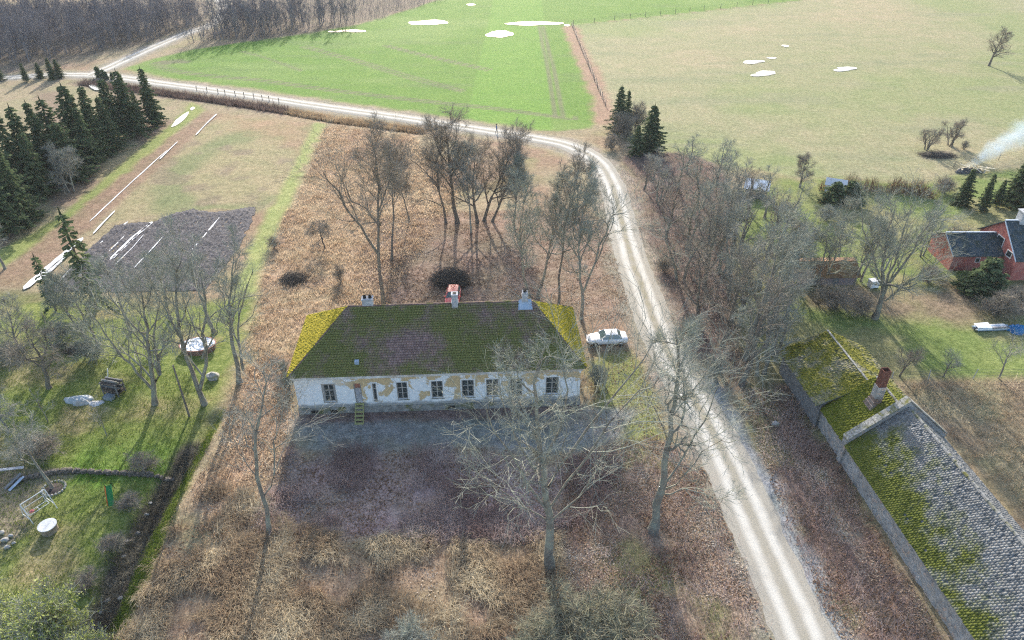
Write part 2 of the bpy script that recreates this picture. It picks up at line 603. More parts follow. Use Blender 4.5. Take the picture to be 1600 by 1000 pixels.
paint(mK, (0.115, 0.085, 0.065), (0.19, 0.145, 0.11))
mE, s = reg(R_EAST, 0.8, 1.0)
paint(mE, (0.155, 0.108, 0.083), (0.265, 0.19, 0.15))
paint(mE * sstep(-0.05, 0.16, n_mid + 0.5 * n_big), (0.16, 0.155, 0.07), (0.26, 0.24, 0.125), 0.9)
m, s = reg(R_GRAVELPATCH, 0.6, 0.8)
paint(m, (0.25, 0.235, 0.19), (0.34, 0.33, 0.27), 0.75)
# dry straw around the house
mSt, s = reg(region((512, 196), (640, 212), (700, 300), (640, 380), (560, 470), (480, 490), (455, 590), (440, 640), (400, 640), (372, 600), (400, 500), (420, 420), (470, 300)), 1.5, 2)
paint(mSt, (0.32, 0.225, 0.14), (0.45, 0.345, 0.225), 0.85)
paint(mSt * sstep(0.0, 0.22, -n_big + 0.5 * n_mid), (0.255, 0.165, 0.115), (0.36, 0.255, 0.18), 0.8)
mLN, s = reg(R_LITTER_N, 2.0, 2)
paint(mLN, (0.195, 0.13, 0.092), (0.335, 0.25, 0.185))
mLW, s = reg(R_LITTER_W, 1.0, 1.2)
paint(mLW, (0.29, 0.185, 0.115), (0.47, 0.345, 0.225))
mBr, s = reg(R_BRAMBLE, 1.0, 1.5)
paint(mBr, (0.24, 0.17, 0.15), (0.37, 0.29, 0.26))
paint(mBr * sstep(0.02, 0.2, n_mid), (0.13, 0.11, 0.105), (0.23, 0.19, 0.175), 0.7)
mS, s = reg(region((250, 850), (440, 826), (540, 850), (790, 852), (860, 850), (870, 960), (840, 1090), (120, 1090), (180, 1000)), 1.2, 1.5)
paint(mS, (0.235, 0.16, 0.105), (0.37, 0.275, 0.185))
paint(mS * sstep(0.02, 0.2, n_big + 0.4 * n_mid), (0.15, 0.09, 0.066), (0.25, 0.165, 0.12), 0.8)
mLS, s = reg(R_LITTER_S, 1.0, 1.5)
paint(mLS, (0.21, 0.15, 0.105), (0.36, 0.275, 0.20))
paint(mLS * sstep(0.05, 0.22, fbm(X, Y, 5, 3, 99) - 0.5), (0.175, 0.17, 0.07), (0.29, 0.265, 0.13), 0.95)
mSG, s = reg(R_SIDEGRASS, 1.0, 1.2)
paint(mSG, (0.175, 0.20, 0.055), (0.27, 0.275, 0.10), 0.95)
mY, sY = reg(R_YARD, 0.7, 0.7)
paint(mY, (0.19, 0.19, 0.17), (0.29, 0.29, 0.262))
paint(mY * sstep(0.05, 0.2, n_mid), (0.20, 0.175, 0.13), (0.28, 0.25, 0.19), 0.8)
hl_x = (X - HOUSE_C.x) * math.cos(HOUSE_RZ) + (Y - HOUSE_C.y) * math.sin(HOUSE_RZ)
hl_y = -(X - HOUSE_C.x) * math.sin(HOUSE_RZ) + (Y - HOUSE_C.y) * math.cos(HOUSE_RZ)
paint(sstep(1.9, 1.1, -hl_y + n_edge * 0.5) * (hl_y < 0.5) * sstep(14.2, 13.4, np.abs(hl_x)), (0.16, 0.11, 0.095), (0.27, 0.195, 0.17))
# grassy strip by the ditch and the ditch itself
m, s = reg(R_DITCHGRASS, 0.4, 0.4)
paint(m, (0.165, 0.205, 0.035), (0.27, 0.275, 0.075))
paint(sstep(1.7, 0.7, line_dist(X, Y, DITCH[1:]) + n_edge * 0.5), (0.055, 0.05, 0.042), (0.10, 0.085, 0.065))
d = line_dist(X, Y, ROAD_DITCH)
paint(sstep(3.2, 1.6, d + n_edge * 0.6), (0.13, 0.095, 0.075), (0.20, 0.15, 0.115))
d = line_dist(X, Y, ROAD_DITCH[5:])
paint(sstep(3.6, 1.8, d + n_edge * 0.6), (0.34, 0.24, 0.145), (0.46, 0.34, 0.22))
# road verges: trodden gravel and thin grass
dR = np.minimum(line_dist(X, Y, ROAD), line_dist(X, Y, SIDE))
paint(sstep(5.6, 3.4, dR + n_edge * 0.8) * sstep(90, 110, Y), (0.27, 0.22, 0.13), (0.36, 0.30, 0.19))
paint(sstep(4.2, 2.6, dR + n_edge * 0.8), (0.25, 0.215, 0.165), (0.34, 0.30, 0.235))
dEs = line_dist(X, Y, [(p[0] + 2.3, p[1]) for p in ROAD if p[1] < 60])
paint(sstep(1.5, 0.5, dEs + n_edge * 0.5), (0.25, 0.255, 0.25), (0.36, 0.365, 0.36))
# earth heap by the two bare trees in the pasture
m, s = reg(region((1430, 236), (1480, 234), (1500, 245), (1480, 252), (1440, 247)), 1.0, 1.5)
paint(m, (0.13, 0.11, 0.09), (0.22, 0.19, 0.15), 0.8)

OWN[(sF > 0)] = 1
OWN[(sP > 0)] = 2
OWN[(sL > 0)] = 3
OWN[(sG > 0)] = 4
OWN[(sY > 0)] = 5
OWN = OWN.reshape(NY, NX)[:-1, :-1].ravel()

gi = np.arange(NY * NX).reshape(NY, NX)
QUADS = np.stack([gi[:-1, :-1], gi[:-1, 1:], gi[1:, 1:], gi[1:, :-1]], -1).reshape(-1, 4)
GV = np.stack([X, Y, Z], 1)

M = Mat("soil_and_grass")
geo = M.n("NewGeometry").outputs["Position"]
a1 = M.n("Attribute", attribute_name="c1").outputs["Color"]
a2 = M.n("Attribute", attribute_name="c2").outputs["Color"]
f1 = M.noise(geo, 5.5, 6, 0.75)
f2 = M.noise(geo, 1.3, 5, 0.65)
f3 = M.noise(geo, 0.22, 4, 0.6)
fm = M.math('ADD', M.math('MULTIPLY', f1, 0.62), M.math('MULTIPLY', f2, 0.38))
col = M.mix(M.maprange(fm, 0.41, 0.59), a1, a2)
dark = M.maprange(M.math('ADD', f1, M.math('MULTIPLY', f2, 0.6)), 0.62, 0.95, 0.62, 1.08)
col = M.mix(1.0, col, M.n("CombineXYZ", {"X": dark, "Y": dark, "Z": dark}).outputs[0], 'MULTIPLY')
tint = M.maprange(f3, 0.3, 0.7, 0.86, 1.14)
col = M.mix(1.0, col, M.n("CombineXYZ", {"X": tint, "Y": M.maprange(f3, 0.3, 0.7, 0.93, 1.07), "Z": tint}).outputs[0], 'MULTIPLY')
MAT_GROUND = M.bsdf(col, 0.95, M.bump(fm, 0.9, 0.12), spec=0.1)

for idx, (nm, lab) in enumerate([("ground", None), ("green_field", None), ("pasture", None), ("lawn", None), ("garden_ground", None), ("gravel_yard", None)]):
    q = QUADS[OWN == idx]
    used, inv = np.unique(q.ravel(), return_inverse=True)
    c4 = np.ones((len(used), 4))
    c4[:, :3] = C1[used]
    d4 = np.ones((len(used), 4))
    d4[:, :3] = C2[used]
    me = fast_mesh(nm, GV[used], np.full(len(q), 4), inv, True, cols={"c1": c4, "c2": d4})
    o = link(nm, me, MAT_GROUND)
    tag(o, kind="structure")

# ---- roads: crowned gravel ribbons with two wheel tracks
M = Mat("road_gravel")
geo = M.n("NewGeometry").outputs["Position"]
lat = M.n("Attribute", attribute_name="lat").outputs["Fac"]
grass = M.n("Attribute", attribute_name="grass").outputs["Fac"]
wob = M.math('MULTIPLY', M.math('SUBTRACT', M.noise(geo, 0.3, 3), 0.5), 0.55)
u = M.math('ABSOLUTE', M.math('ADD', lat, wob))
fine = M.noise(geo, 9.0, 6, 0.75)
midn = M.noise(geo, 0.8, 5, 0.6)
base = M.ramp(fine, [(0.3, (0.27, 0.25, 0.21)), (0.7, (0.39, 0.365, 0.315))])
track = M.maprange(M.math('ABSOLUTE', M.math('SUBTRACT', u, 0.85)), 0.15, 0.6, 1.0, 0.0)
base = M.mix(M.math('MULTIPLY', track, 0.9), base, (0.56, 0.54, 0.49))
cen = M.math('MULTIPLY', M.maprange(u, 0.12, 0.5, 1.0, 0.0), M.maprange(midn, 0.35, 0.6, 0.25, 1.0))
base = M.mix(M.math('MULTIPLY', cen, grass), base, M.ramp(fine, [(0.35, (0.23, 0.205, 0.14)), (0.65, (0.33, 0.30, 0.21))]))
edge = M.math('MULTIPLY', M.maprange(u, 1.35, 2.0, 0.0, 1.0), M.maprange(midn, 0.3, 0.6, 0.35, 1.0))
base = M.mix(edge, base, M.ramp(fine, [(0.35, (0.28, 0.255, 0.21)), (0.65, (0.40, 0.38, 0.33))]))
base = M.mix(M.maprange(M.noise(geo, 0.35, 4), 0.5, 0.7, 0.0, 0.45), base, (0.36, 0.33, 0.28))
MAT_ROAD = M.bsdf(base, 0.95, M.bump(fine, 0.5, 0.05), spec=0.1)


def ribbon(name, line, half, mat, lift=0.03, crown=0.07, seed=1, grassy=None, nlat=13):
    pts = np.array(line)
    seg = np.hypot(*np.diff(pts, axis=0).T)
    s = np.concatenate([[0], np.cumsum(seg)])
    n = int(s[-1] / 0.8)
    ss = np.linspace(0, s[-1], n)
    px = np.interp(ss, s, pts[:, 0])
    py = np.interp(ss, s, pts[:, 1])
    for _ in range(2):
        px[1:-1] = (px[:-2] + 2 * px[1:-1] + px[2:]) / 4
        py[1:-1] = (py[:-2] + 2 * py[1:-1] + py[2:]) / 4
    tx, ty = np.gradient(px), np.gradient(py)
    L = np.hypot(tx, ty)
    nx, ny = -ty / L, tx / L
    hw = half * (1 + 0.10 * (fbm(ss, ss * 0, 9, 3, seed) - 0.5))
    U = np.linspace(-1, 1, nlat)
    jit = (fbm(np.repeat(ss[:, None], nlat, 1) + 50 * (U > 0), np.zeros((n, nlat)), 1.1, 3, seed + 5) - 0.5) * 0.7 * (np.abs(U) > 0.95)
    off = U[None, :] * hw[:, None] + jit * np.sign(U)
    VX = px[:, None] + nx[:, None] * off
    VY = py[:, None] + ny[:, None] * off
    VZ = ground_h(VX.ravel(), VY.ravel()).reshape(VX.shape) + lift + crown * (1 - U[None, :] ** 2) - 0.045 * (np.abs(U[None, :]) > 0.95)
    idx = np.arange(n * nlat).reshape(n, nlat)
    q = np.stack([idx[:-1, :-1], idx[:-1, 1:], idx[1:, 1:], idx[1:, :-1]], -1).reshape(-1, 4)
    g = np.zeros(n) if grassy is None else grassy(py)
    me = fast_mesh(name, np.stack([VX.ravel(), VY.ravel(), VZ.ravel()], 1), np.full(len(q), 4), q[:, ::-1], True,
                   attrs={"lat": off.ravel(), "grass": np.repeat(g, nlat)})
    return tag(link(name, me, mat), kind="structure")


ribbon("road", ROAD, 2.25, MAT_ROAD, grassy=lambda y: 0.35 + 0.65 * sstep(42, 54, y) * sstep(125, 95, y))
ribbon("side_road", SIDE, 2.0, MAT_ROAD, lift=0.045, seed=7, grassy=lambda y: 0 * y + 0.3)

# ---- standing water
M = Mat("still_water")
geo = M.n("NewGeometry").outputs["Position"]
MAT_WATER = M.bsdf((0.16, 0.17, 0.16), 0.12, M.bump(M.noise(geo, 1.5, 3), 0.05, 0.02), spec=1.0, IOR=1.45)


def blot(name, pts, seed, lift=0.06, wobble=0.12, n=10):
    """an irregular sheet outlined by map points"""
    c = smooth_line(list(pts) + [pts[0]], n)[:-1]
    cx = sum(p[0] for p in c) / len(c)
    cy = sum(p[1] for p in c) / len(c)
    vs = [(cx, cy)]
    rg = random.Random(seed)
    ph = [rg.uniform(0, 6.28) for _ in range(6)]
    for i, p in enumerate(c):
        a = 2 * math.pi * i / len(c)
        k = 1 + wobble * sum(math.sin((j + 2) * a + ph[j]) / (j + 1) for j in range(6)) * 0.6
        vs.append((cx + (p[0] - cx) * k, cy + (p[1] - cy) * k))
    arr = np.array(vs)
    zz = float(np.max(ground_h(arr[:, 0], arr[:, 1]))) + lift
    m = MB()
    nn = len(vs) - 1
    m.add([(x, y, zz) for x, y in vs], [(0, 1 + i, 1 + (i + 1) % nn) for i in range(nn)])
    return m.build(name, MAT_WATER)


def oval(cx, cy, rx, ry, n=14):
    return [at(cx + rx * math.cos(2 * math.pi * i / n), cy + ry * math.sin(2 * math.pi * i / n))[:2] for i in range(n)]


PUDDLES = [(670, 35.5, 30, 3.6), (834, 37, 41, 3.0), (781, 53.5, 23, 4.6), (552, 48.5, 20, 2.0), (525, 49.5, 12, 1.2), (736, 7.5, 6, 1.4), (886, 40, 5, 1.2),
           (1176, 97, 13, 3.4), (1194, 115, 18, 4.0), (1227, 72, 5, 1.8), (1320, 108, 16, 3.5), (1206, 91, 6, 1.5)]
for i, (x, y, rx, ry) in enumerate(PUDDLES):
    o = blot("puddle", oval(x, y, rx, ry), 40 + i, 0.07, 0.22 if x < 1000 else 0.4)
    tag(o, kind="structure")
tag(blot("puddle", region((268, 198), (275, 188), (288, 178), (294, 176), (291, 184), (280, 194)), 3, 0.06), kind="structure")
tag(blot("puddle", region((297, 170), (302, 167), (304, 170), (299, 173)), 4, 0.06), kind="structure")
tag(blot("puddle", region((138, 135), (146, 134), (160, 141), (150, 142)), 5, 0.2), kind="structure")


MAT_SNOW = two_tone("old_snow", (0.55, 0.56, 0.57), (0.80, 0.80, 0.81), 2.5, rough=0.8, bump=0.5)


def snow_strip(pl, half, seed, lift=0.05):
    line = smooth_line([at(*p) for p in pl], 5)
    pts = np.array(line)
    t = np.gradient(pts, axis=0)
    L = np.hypot(t[:, 0], t[:, 1])
    nr = np.stack([-t[:, 1] / L, t[:, 0] / L], 1)
    w = half * (0.55 + 0.9 * fbm(np.arange(len(pts)) * 1.0, np.zeros(len(pts)), 3, 3, seed))
    w[0] = w[-1] = 0.03
    A = pts + nr * w[:, None]
    B = pts - nr * w[:, None]
    V = np.concatenate([A, B])
    z = ground_h(V[:, 0], V[:, 1])
    n = len(pts)
    z = np.concatenate([np.maximum(z[:n], z[n:])] * 2) + lift
    q = np.array([[i, i + 1, n + i + 1, n + i] for i in range(n - 1)])
    me = fast_mesh("furrow_snow", np.column_stack([V, z]), np.full(n - 1, 4), q[:, ::-1])
    return tag(link("furrow_snow", me, MAT_SNOW), kind="structure")


for i, (pl, hw) in enumerate([([(38, 454), (70, 424), (100, 398), (130, 372)], 0.55), ([(88, 446), (110, 424), (140, 398)], 0.30), ([(60, 440), (88, 416), (108, 398)], 0.35),
                              ([(146, 366), (160, 350), (180, 330)], 0.2), ([(172, 408), (200, 380), (222, 361), (238, 347)], 0.36), ([(210, 420), (240, 388), (262, 362)], 0.12), ([(150, 412), (176, 388), (196, 368)], 0.14),
                              ([(300, 390), (325, 362), (346, 333)], 0.28), ([(156, 380), (180, 362), (200, 346)], 0.18), ([(140, 346), (170, 318), (205, 286), (240, 254), (262, 235)], 0.16), ([(306, 212), (325, 192), (339, 179)], 0.24), ([(250, 250), (262, 238), (278, 222)], 0.2), ([(180, 415), (205, 390), (225, 368)], 0.1)]):
    snow_strip(pl, hw * (0.75 if i in (0, 4) else 0.6), 60 + i, 0.07 if i in (7, 8, 9) else 0.16)

# ---- ploughed plot with furrow ridges and clods
M = Mat("ploughed_soil")
geo = M.n("NewGeometry").outputs["Position"]
f = M.noise(geo, 3.5, 6, 0.75)
col = M.ramp(f, [(0.36, (0.035, 0.033, 0.038)), (0.54, (0.10, 0.095, 0.105)), (0.70, (0.28, 0.27, 0.285))])
MAT_PLOUGH = M.bsdf(col, 0.85, M.bump(f, 1.0, 0.2), spec=0.15)
a, b = at(172, 408), at(238, 346)
fd = Vector((b.x - a.x, b.y - a.y, 0)).normalized()
fnr = Vector((fd.y, -fd.x, 0))
pts = np.array([(Vector((x, y, 0)).dot(fd), Vector((x, y, 0)).dot(fnr)) for x, y in R_PLOUGH])
us = np.arange(pts[:, 0].min(), pts[:, 0].max(), 0.3)
vs = np.arange(pts[:, 1].min(), pts[:, 1].max(), 0.14)
U_, V_ = np.meshgrid(us, vs)
PX_ = U_ * fd.x + V_ * fnr.x
PY_ = U_ * fd.y + V_ * fnr.y
sd = poly_sd(PX_.ravel(), PY_.ravel(), R_PLOUGH).reshape(PX_.shape) + (fbm(PX_, PY_, 1.2, 3, 8) - 0.5) * 0.9
PZ_ = ground_h(PX_.ravel(), PY_.ravel()).reshape(PX_.shape) + 0.05 + sstep(0, 0.8, sd) * (0.06 + 0.09 * np.sin(V_ * 2 * math.pi / 0.75 + 2 * fbm(PX_, PY_, 6, 2, 3)) + 0.30 * (fbm(PX_, PY_, 0.55, 3, 4) - 0.4) * sstep(0.3, 0.6, fbm(PX_, PY_, 12, 2, 31) + 0.15))
ii = np.arange(PX_.size).reshape(PX_.shape)
q = np.stack([ii[:-1, :-1], ii[:-1, 1:], ii[1:, 1:], ii[1:, :-1]], -1).reshape(-1, 4)
keep = (sd[:-1, :-1] > 0).ravel()
q = q[keep]
used, inv = np.unique(q.ravel(), return_inverse=True)
me = fast_mesh("ploughed_plot", np.stack([PX_.ravel(), PY_.ravel(), PZ_.ravel()], 1)[used], np.full(len(q), 4), inv.reshape(-1, 4)[:, ::-1], True)
tag(link("ploughed_plot", me, MAT_PLOUGH), kind="structure")

# ------------------------------------------------------------------ buildings
def ray_on_plane(px, py, origin, normal):
    d = Vector(_ray(px, py))
    c = Vector((0, 0, CAM_H))
    t = (origin - c).dot(normal) / d.dot(normal)
    return c + d * t


def wall_openings(m, L, Hh, openings, reveal=0.18, x0=0.0, z0=0.0, flip=False, top=None):
    """front face in local XZ (y=0 outside, +y inside) with rectangular openings and their reveals; openings: (x0,x1,z0,z1)"""
    xs = sorted({x0, L} | {v for o in openings for v in o[:2]})
    zs = sorted({z0, Hh} | {v for o in openings for v in o[2:]})
    for i in range(len(xs) - 1):
        for k in range(len(zs) - 1):
            cx, cz = (xs[i] + xs[i + 1]) / 2, (zs[k] + zs[k + 1]) / 2
            if any(o[0] < cx < o[1] and o[2] < cz < o[3] for o in openings):
                continue
            m.quad((xs[i], 0, zs[k]), (xs[i + 1], 0, zs[k]), (xs[i + 1], 0, zs[k + 1]), (xs[i], 0, zs[k + 1]))
    for a, b, c, d in openings:
        r = reveal
        m.quad((a, 0, c), (a, 0, d), (a, r, d), (a, r, c))
        m.quad((b, 0, d), (b, 0, c), (b, r, c), (b, r, d))
        m.quad((a, 0, d), (b, 0, d), (b, r, d), (a, r, d))
        m.quad((b, 0, c), (a, 0, c), (a, r, c), (b, r, c))
    return m


def tiles(e0, e1, r1, r0, course, width, thick=0.035, seed=0, jit=0.012, lift=0.03, sag=0.0, miss=0.0, gap=0.065):
    """lapped roof tiles on the slope e0-e1 (eave) to r0-r1 (top); returns one mesh"""
    rg = np.random.default_rng(seed)
    e0, e1, r1, r0 = (np.array(v, float) for v in (e0, e1, r1, r0))
    ux = (e1 - e0) / np.linalg.norm(e1 - e0)
    up = (r0 + r1) / 2 - (e0 + e1) / 2
    up = up - ux * (up @ ux)
    SL = np.linalg.norm(up)
    up /= SL
    nrm = np.cross(ux, up)
    if nrm[2] < 0:
        nrm = -nrm
    n = max(2, int(round(SL / course)))
    cs = SL / n
    xa0, xa1 = 0.0, (e1 - e0) @ ux
    xb0, xb1 = (r0 - e0) @ ux, (r1 - e0) @ ux
    P, rnd = [], []
    for i in range(n):
        v0, v1 = i * cs - 0.03, (i + 1) * cs + 0.05
        t = (i + 0.5) / n
        L = xa0 + (xb0 - xa0) * t
        R = xa1 + (xb1 - xa1) * t
        if R - L < 0.1:
            continue
        k = max(1, int(round((R - L) / width)))
        xs = np.linspace(L, R, k + 1) + (0.0 if i % 2 else 0.0)
        w = xs[1] - xs[0]
        if i % 2 and k > 2:
            xs[1:-1] += w * 0.5 * 0.98
            xs = np.sort(np.clip(xs, L, R))
        for a, b in zip(xs[:-1], xs[1:]):
            if b - a < 0.03:
                continue
            if rg.random() < miss:
                continue
            dz = rg.normal(0, jit, 4) + (rg.random() < 0.03) * 0.03
            dv = rg.normal(0, jit * 1.2, 2)
            g = 0.003
            lo = lift + gap
            hi = lift + 0.004
            sg = -sag * math.sin(math.pi * min(1, max(0, (a - xa0) / (xa1 - xa0)))) * (0.3 + 0.7 * t)
            q = [(a + g, v0 + dv[0], lo + dz[0]), (b - g, v0 + dv[1], lo + dz[1]), (b - g, v1, hi + dz[2] * 0.4), (a + g, v1, hi + dz[3] * 0.4),
                 (a + g, v0 + dv[0], lo - thick + dz[0]), (b - g, v0 + dv[1], lo - thick + dz[1]), (b - g, v1, hi - thick), (a + g, v1, hi - thick)]
            P += [e0 + ux * x + up * y + nrm * z + np.array([0, 0, sg]) for x, y, z in q]
            rnd += [rg.random()] * 8
    P = np.array(P)
    nt_ = len(P) // 8
    base = np.array([[0, 1, 2, 3], [0, 4, 5, 1], [1, 5, 6, 2], [0, 3, 7, 4]])
    if (np.cross(ux, up) @ nrm) < 0:
        base = base[:, ::-1]
    F = (base[None] + (np.arange(nt_) * 8)[:, None, None]).reshape(-1, 4)
    return fast_mesh("roof_tiles", P, np.full(len(F), 4), F, attrs={"rnd": rnd})


def tile_mat(name, tile_a, tile_b, moss_a, moss_b, cover, mscale=0.9, lichen=(0.42, 0.42, 0.40), lich_amt=0.5, grad=False, bare=None):
    M = Mat(name)
    geo = M.n("NewGeometry").outputs["Position"]
    rnd = M.n("Attribute", attribute_name="rnd").outputs["Fac"]
    fine = M.noise(geo, 7.0, 6, 0.75)
    big = M.noise(geo, 0.28, 5, 0.65)
    mid = M.noise(geo, mscale, 5, 0.7)
    tile = M.mix(rnd, tile_a, tile_b)
    tile = M.mix(M.maprange(fine, 0.56, 0.66, 0.0, lich_amt), tile, lichen)
    moss = M.ramp(fine, [(0.33, moss_a), (0.66, moss_b)])
    k = M.math('ADD', M.math('MULTIPLY', big, 0.9), M.math('ADD', M.math('MULTIPLY', mid, 0.5), M.math('MULTIPLY', fine, 0.45)))
    k = M.math('ADD', k, M.math('MULTIPLY', rnd, 0.03))
    if grad:                       # thick along the eave and towards the fire gable, thin by the ridge
        oc = M.sep(M.coords())
        k = M.math('ADD', k, M.maprange(oc[0], 0.0, 4.3, 0.20, -0.20))
        k = M.math('ADD', k, M.maprange(oc[1], -2.0, 15.0, -0.06, 0.10))
    if bare:                       # red tiles showing low on the slope, left of the middle
        oc = M.sep(M.coords())
        dx_ = M.math('MULTIPLY', M.math('SUBTRACT', oc[0], bare[0]), 0.45)
        dy_ = M.math('SUBTRACT', oc[1], bare[1])
        dd = M.math('SQRT', M.math('ADD', M.math('MULTIPLY', dx_, dx_), M.math('MULTIPLY', dy_, dy_)))
        k = M.math('SUBTRACT', k, M.maprange(dd, 0.4, 2.3, 0.20, 0.0))
    c = 1.02 - cover
    fac = M.maprange(k, c - 0.09, c + 0.12)
    col = M.mix(fac, tile, moss)
    return M, col, fine, fac


# moss cover of the manor's front slope, thinner round a red patch in the lower middle
M, colr, fine, fac = tile_mat("mossy_tiles", (0.19, 0.125, 0.12), (0.33, 0.22, 0.205), (0.09, 0.097, 0.033), (0.235, 0.238, 0.082), 0.175, 0.8, (0.42, 0.41, 0.40), 0.45, bare=(10.6, 1.3))
MAT_TILE_FRONT = M.bsdf(colr, 0.95, M.bump(fine, 0.7, 0.06), spec=0.15)
M, colr, fine, fac = tile_mat("yellow_moss_tiles", (0.17, 0.10, 0.08), (0.25, 0.15, 0.12), (0.24, 0.21, 0.015), (0.42, 0.35, 0.03), 0.36)
MAT_TILE_SIDE = M.bsdf(colr, 0.95, M.bump(fine, 0.7, 0.06), spec=0.15)
M, colr, fine, fac = tile_mat("barn_tiles", (0.15, 0.155, 0.16), (0.27, 0.275, 0.28), (0.06, 0.075, 0.012), (0.155, 0.175, 0.026), 0.01, 0.8, (0.52, 0.52, 0.51), 0.6, grad=True)
MAT_TILE_BARN = M.bsdf(colr, 0.9, M.bump(fine, 0.8, 0.08), spec=0.25)
M, colr, fine, fac = tile_mat("green_moss_tiles", (0.16, 0.13, 0.11), (0.25, 0.2, 0.17), (0.085, 0.105, 0.012), (0.19, 0.20, 0.03), 0.36, 0.8)
MAT_TILE_MOSS = M.bsdf(colr, 0.95, M.bump(fine, 0.8, 0.08), spec=0.15)
M, colr, fine, fac = tile_mat("shingle_moss", (0.22, 0.20, 0.175), (0.36, 0.335, 0.29), (0.12, 0.125, 0.02), (0.28, 0.26, 0.045), 0.17, 0.9, (0.5, 0.48, 0.44), 0.6)
MAT_SHED_ROOF = M.bsdf(colr, 0.95, M.bump(fine, 0.8, 0.08), spec=0.15)
MAT_RIDGE = two_tone("ridge_tile", (0.11, 0.07, 0.06), (0.20, 0.14, 0.12), 3.0, c3=(0.10, 0.105, 0.03), s3=1.0)

MAT_RIDGE2 = two_tone("grey_ridge", (0.16, 0.16, 0.16), (0.30, 0.30, 0.29), 3.0, c3=(0.13, 0.13, 0.04), s3=1.0)
# peeling lime plaster: white coat, ochre patches where it fell, grey damp along the foot
M = Mat("peeling_plaster")
co = M.coords()
sx = M.sep(co)
z = sx[2]
n1 = M.noise(co, 0.55, 6, 0.62, 0.3)
n2 = M.noise(co, 2.5, 6, 0.7)
n3 = M.noise(co, 14.0, 5, 0.7)
white = M.ramp(n2, [(0.3, (0.62, 0.64, 0.66)), (0.62, (0.80, 0.81, 0.82))])
white = M.mix(M.maprange(n3, 0.6, 0.72, 0, 0.4), white, (0.42, 0.41, 0.38))
ochre = M.ramp(n2, [(0.3, (0.47, 0.34, 0.20)), (0.7, (0.62, 0.48, 0.28))])
hi = M.math('MULTIPLY', M.maprange(z, 2.6, 4.3, 0.0, 1.0), 0.12)
fo = M.maprange(M.math('ADD', M.math('ADD', n1, M.math('MULTIPLY', M.math('SUBTRACT', n3, 0.5), 0.08)), hi), 0.55, 0.585)
fo = M.math('MULTIPLY', fo, M.maprange(sx[0], 2.5, 5.5, 0.15, 1.0))
col = M.mix(fo, white, ochre)
lowf = M.math('ADD', M.maprange(z, 0.85, 1.75, 0.42, -0.12), M.math('MULTIPLY', n1, 0.6))
col = M.mix(M.maprange(lowf, 0.40, 0.55), col, M.ramp(n2, [(0.3, (0.24, 0.235, 0.225)), (0.7, (0.42, 0.42, 0.42))]))
mossf = M.maprange(M.math('ADD', M.math('MULTIPLY', n2, 0.5), M.maprange(z, 0.9, 2.6, 0.36, 0.06)), 0.60, 0.68, 0, 0.7)
col = M.mix(mossf, col, (0.22, 0.21, 0.10))
MAT_PLASTER = M.bsdf(col, 0.92, M.bump(M.math('SUBTRACT', M.math('MULTIPLY', n2, 0.4), M.math('MULTIPLY', fo, 0.5)), 0.6, 0.06), spec=0.1)
MAT_CORNICE = two_tone("cornice_plaster", (0.42, 0.39, 0.36), (0.72, 0.72, 0.72), 1.2, c3=(0.45, 0.36, 0.27), s3=0.35)
MAT_PLINTH = two_tone("old_plinth", (0.16, 0.155, 0.145), (0.34, 0.33, 0.31), 1.8, bump=0.6, c3=(0.13, 0.13, 0.06), s3=0.8)
MAT_FRAME = two_tone("weathered_frame", (0.24, 0.22, 0.20), (0.38, 0.36, 0.34), 5.0)
MAT_SASH = two_tone("sash_wood", (0.30, 0.27, 0.24), (0.48, 0.45, 0.42), 6.0)
Mg = Mat("dark_glass")
MAT_GLASS = Mg.bsdf((0.035, 0.045, 0.048), 0.08, Mg.bump(Mg.noise(Mg.coords(), 2.0, 2), 0.04, 0.02), spec=0.8)
MAT_DOOR = two_tone("grey_door", (0.28, 0.28, 0.30), (0.42, 0.42, 0.45), 2.5)
MAT_STAIR = two_tone("mossy_stair", (0.26, 0.26, 0.10), (0.42, 0.40, 0.18), 3.0)
MAT_CHIM = two_tone("grey_chimney", (0.34, 0.35, 0.37), (0.52, 0.53, 0.55), 3.0)
MAT_SHEET = two_tone("zinc_sheet", (0.25, 0.34, 0.45), (0.38, 0.47, 0.58), 2.0, rough=0.45, metal=0.0, spec=0.5)
MAT_BLACK = plain("soot_black", (0.02, 0.02, 0.02), 0.9)
Mv = Mat("rubble_stone")
gco = Mv.n("NewGeometry").outputs["Position"]
vor = Mv.n("TexVoronoi", {"Vector": gco, "Scale": 3.4, "Randomness": 0.9})
edg = Mv.n("TexVoronoi", {"Vector": gco, "Scale": 3.4, "Randomness": 0.9}, feature='DISTANCE_TO_EDGE').outputs["Distance"]
vc = Mv.sep(vor.outputs["Color"])
stc = Mv.ramp(vc[0], [(0.0, (0.15, 0.15, 0.155)), (0.4, (0.28, 0.27, 0.26)), (0.75, (0.40, 0.37, 0.33)), (1.0, (0.44, 0.30, 0.22))])
mort = Mv.ramp(Mv.noise(gco, 5.0, 5, 0.7), [(0.3, (0.28, 0.28, 0.28)), (0.7, (0.48, 0.48, 0.47))])
stc = Mv.mix(Mv.maprange(Mv.noise(gco, 0.7, 5, 0.65), 0.42, 0.58, 0.15, 0.9), stc, mort)
stc = Mv.mix(Mv.maprange(edg, 0.02, 0.06, 1.0, 0.0), stc, mort)
MAT_STONE = Mv.bsdf(stc, 0.95, Mv.bump(Mv.math('MINIMUM', edg, 0.12), 0.9, 0.25), spec=0.1)
MAT_GREYWOOD = two_tone("grey_boards", (0.12, 0.125, 0.13), (0.24, 0.245, 0.25), 4.0)
MAT_RUST = two_tone("rusty_sheet", (0.10, 0.045, 0.035), (0.20, 0.085, 0.06), 5.0)

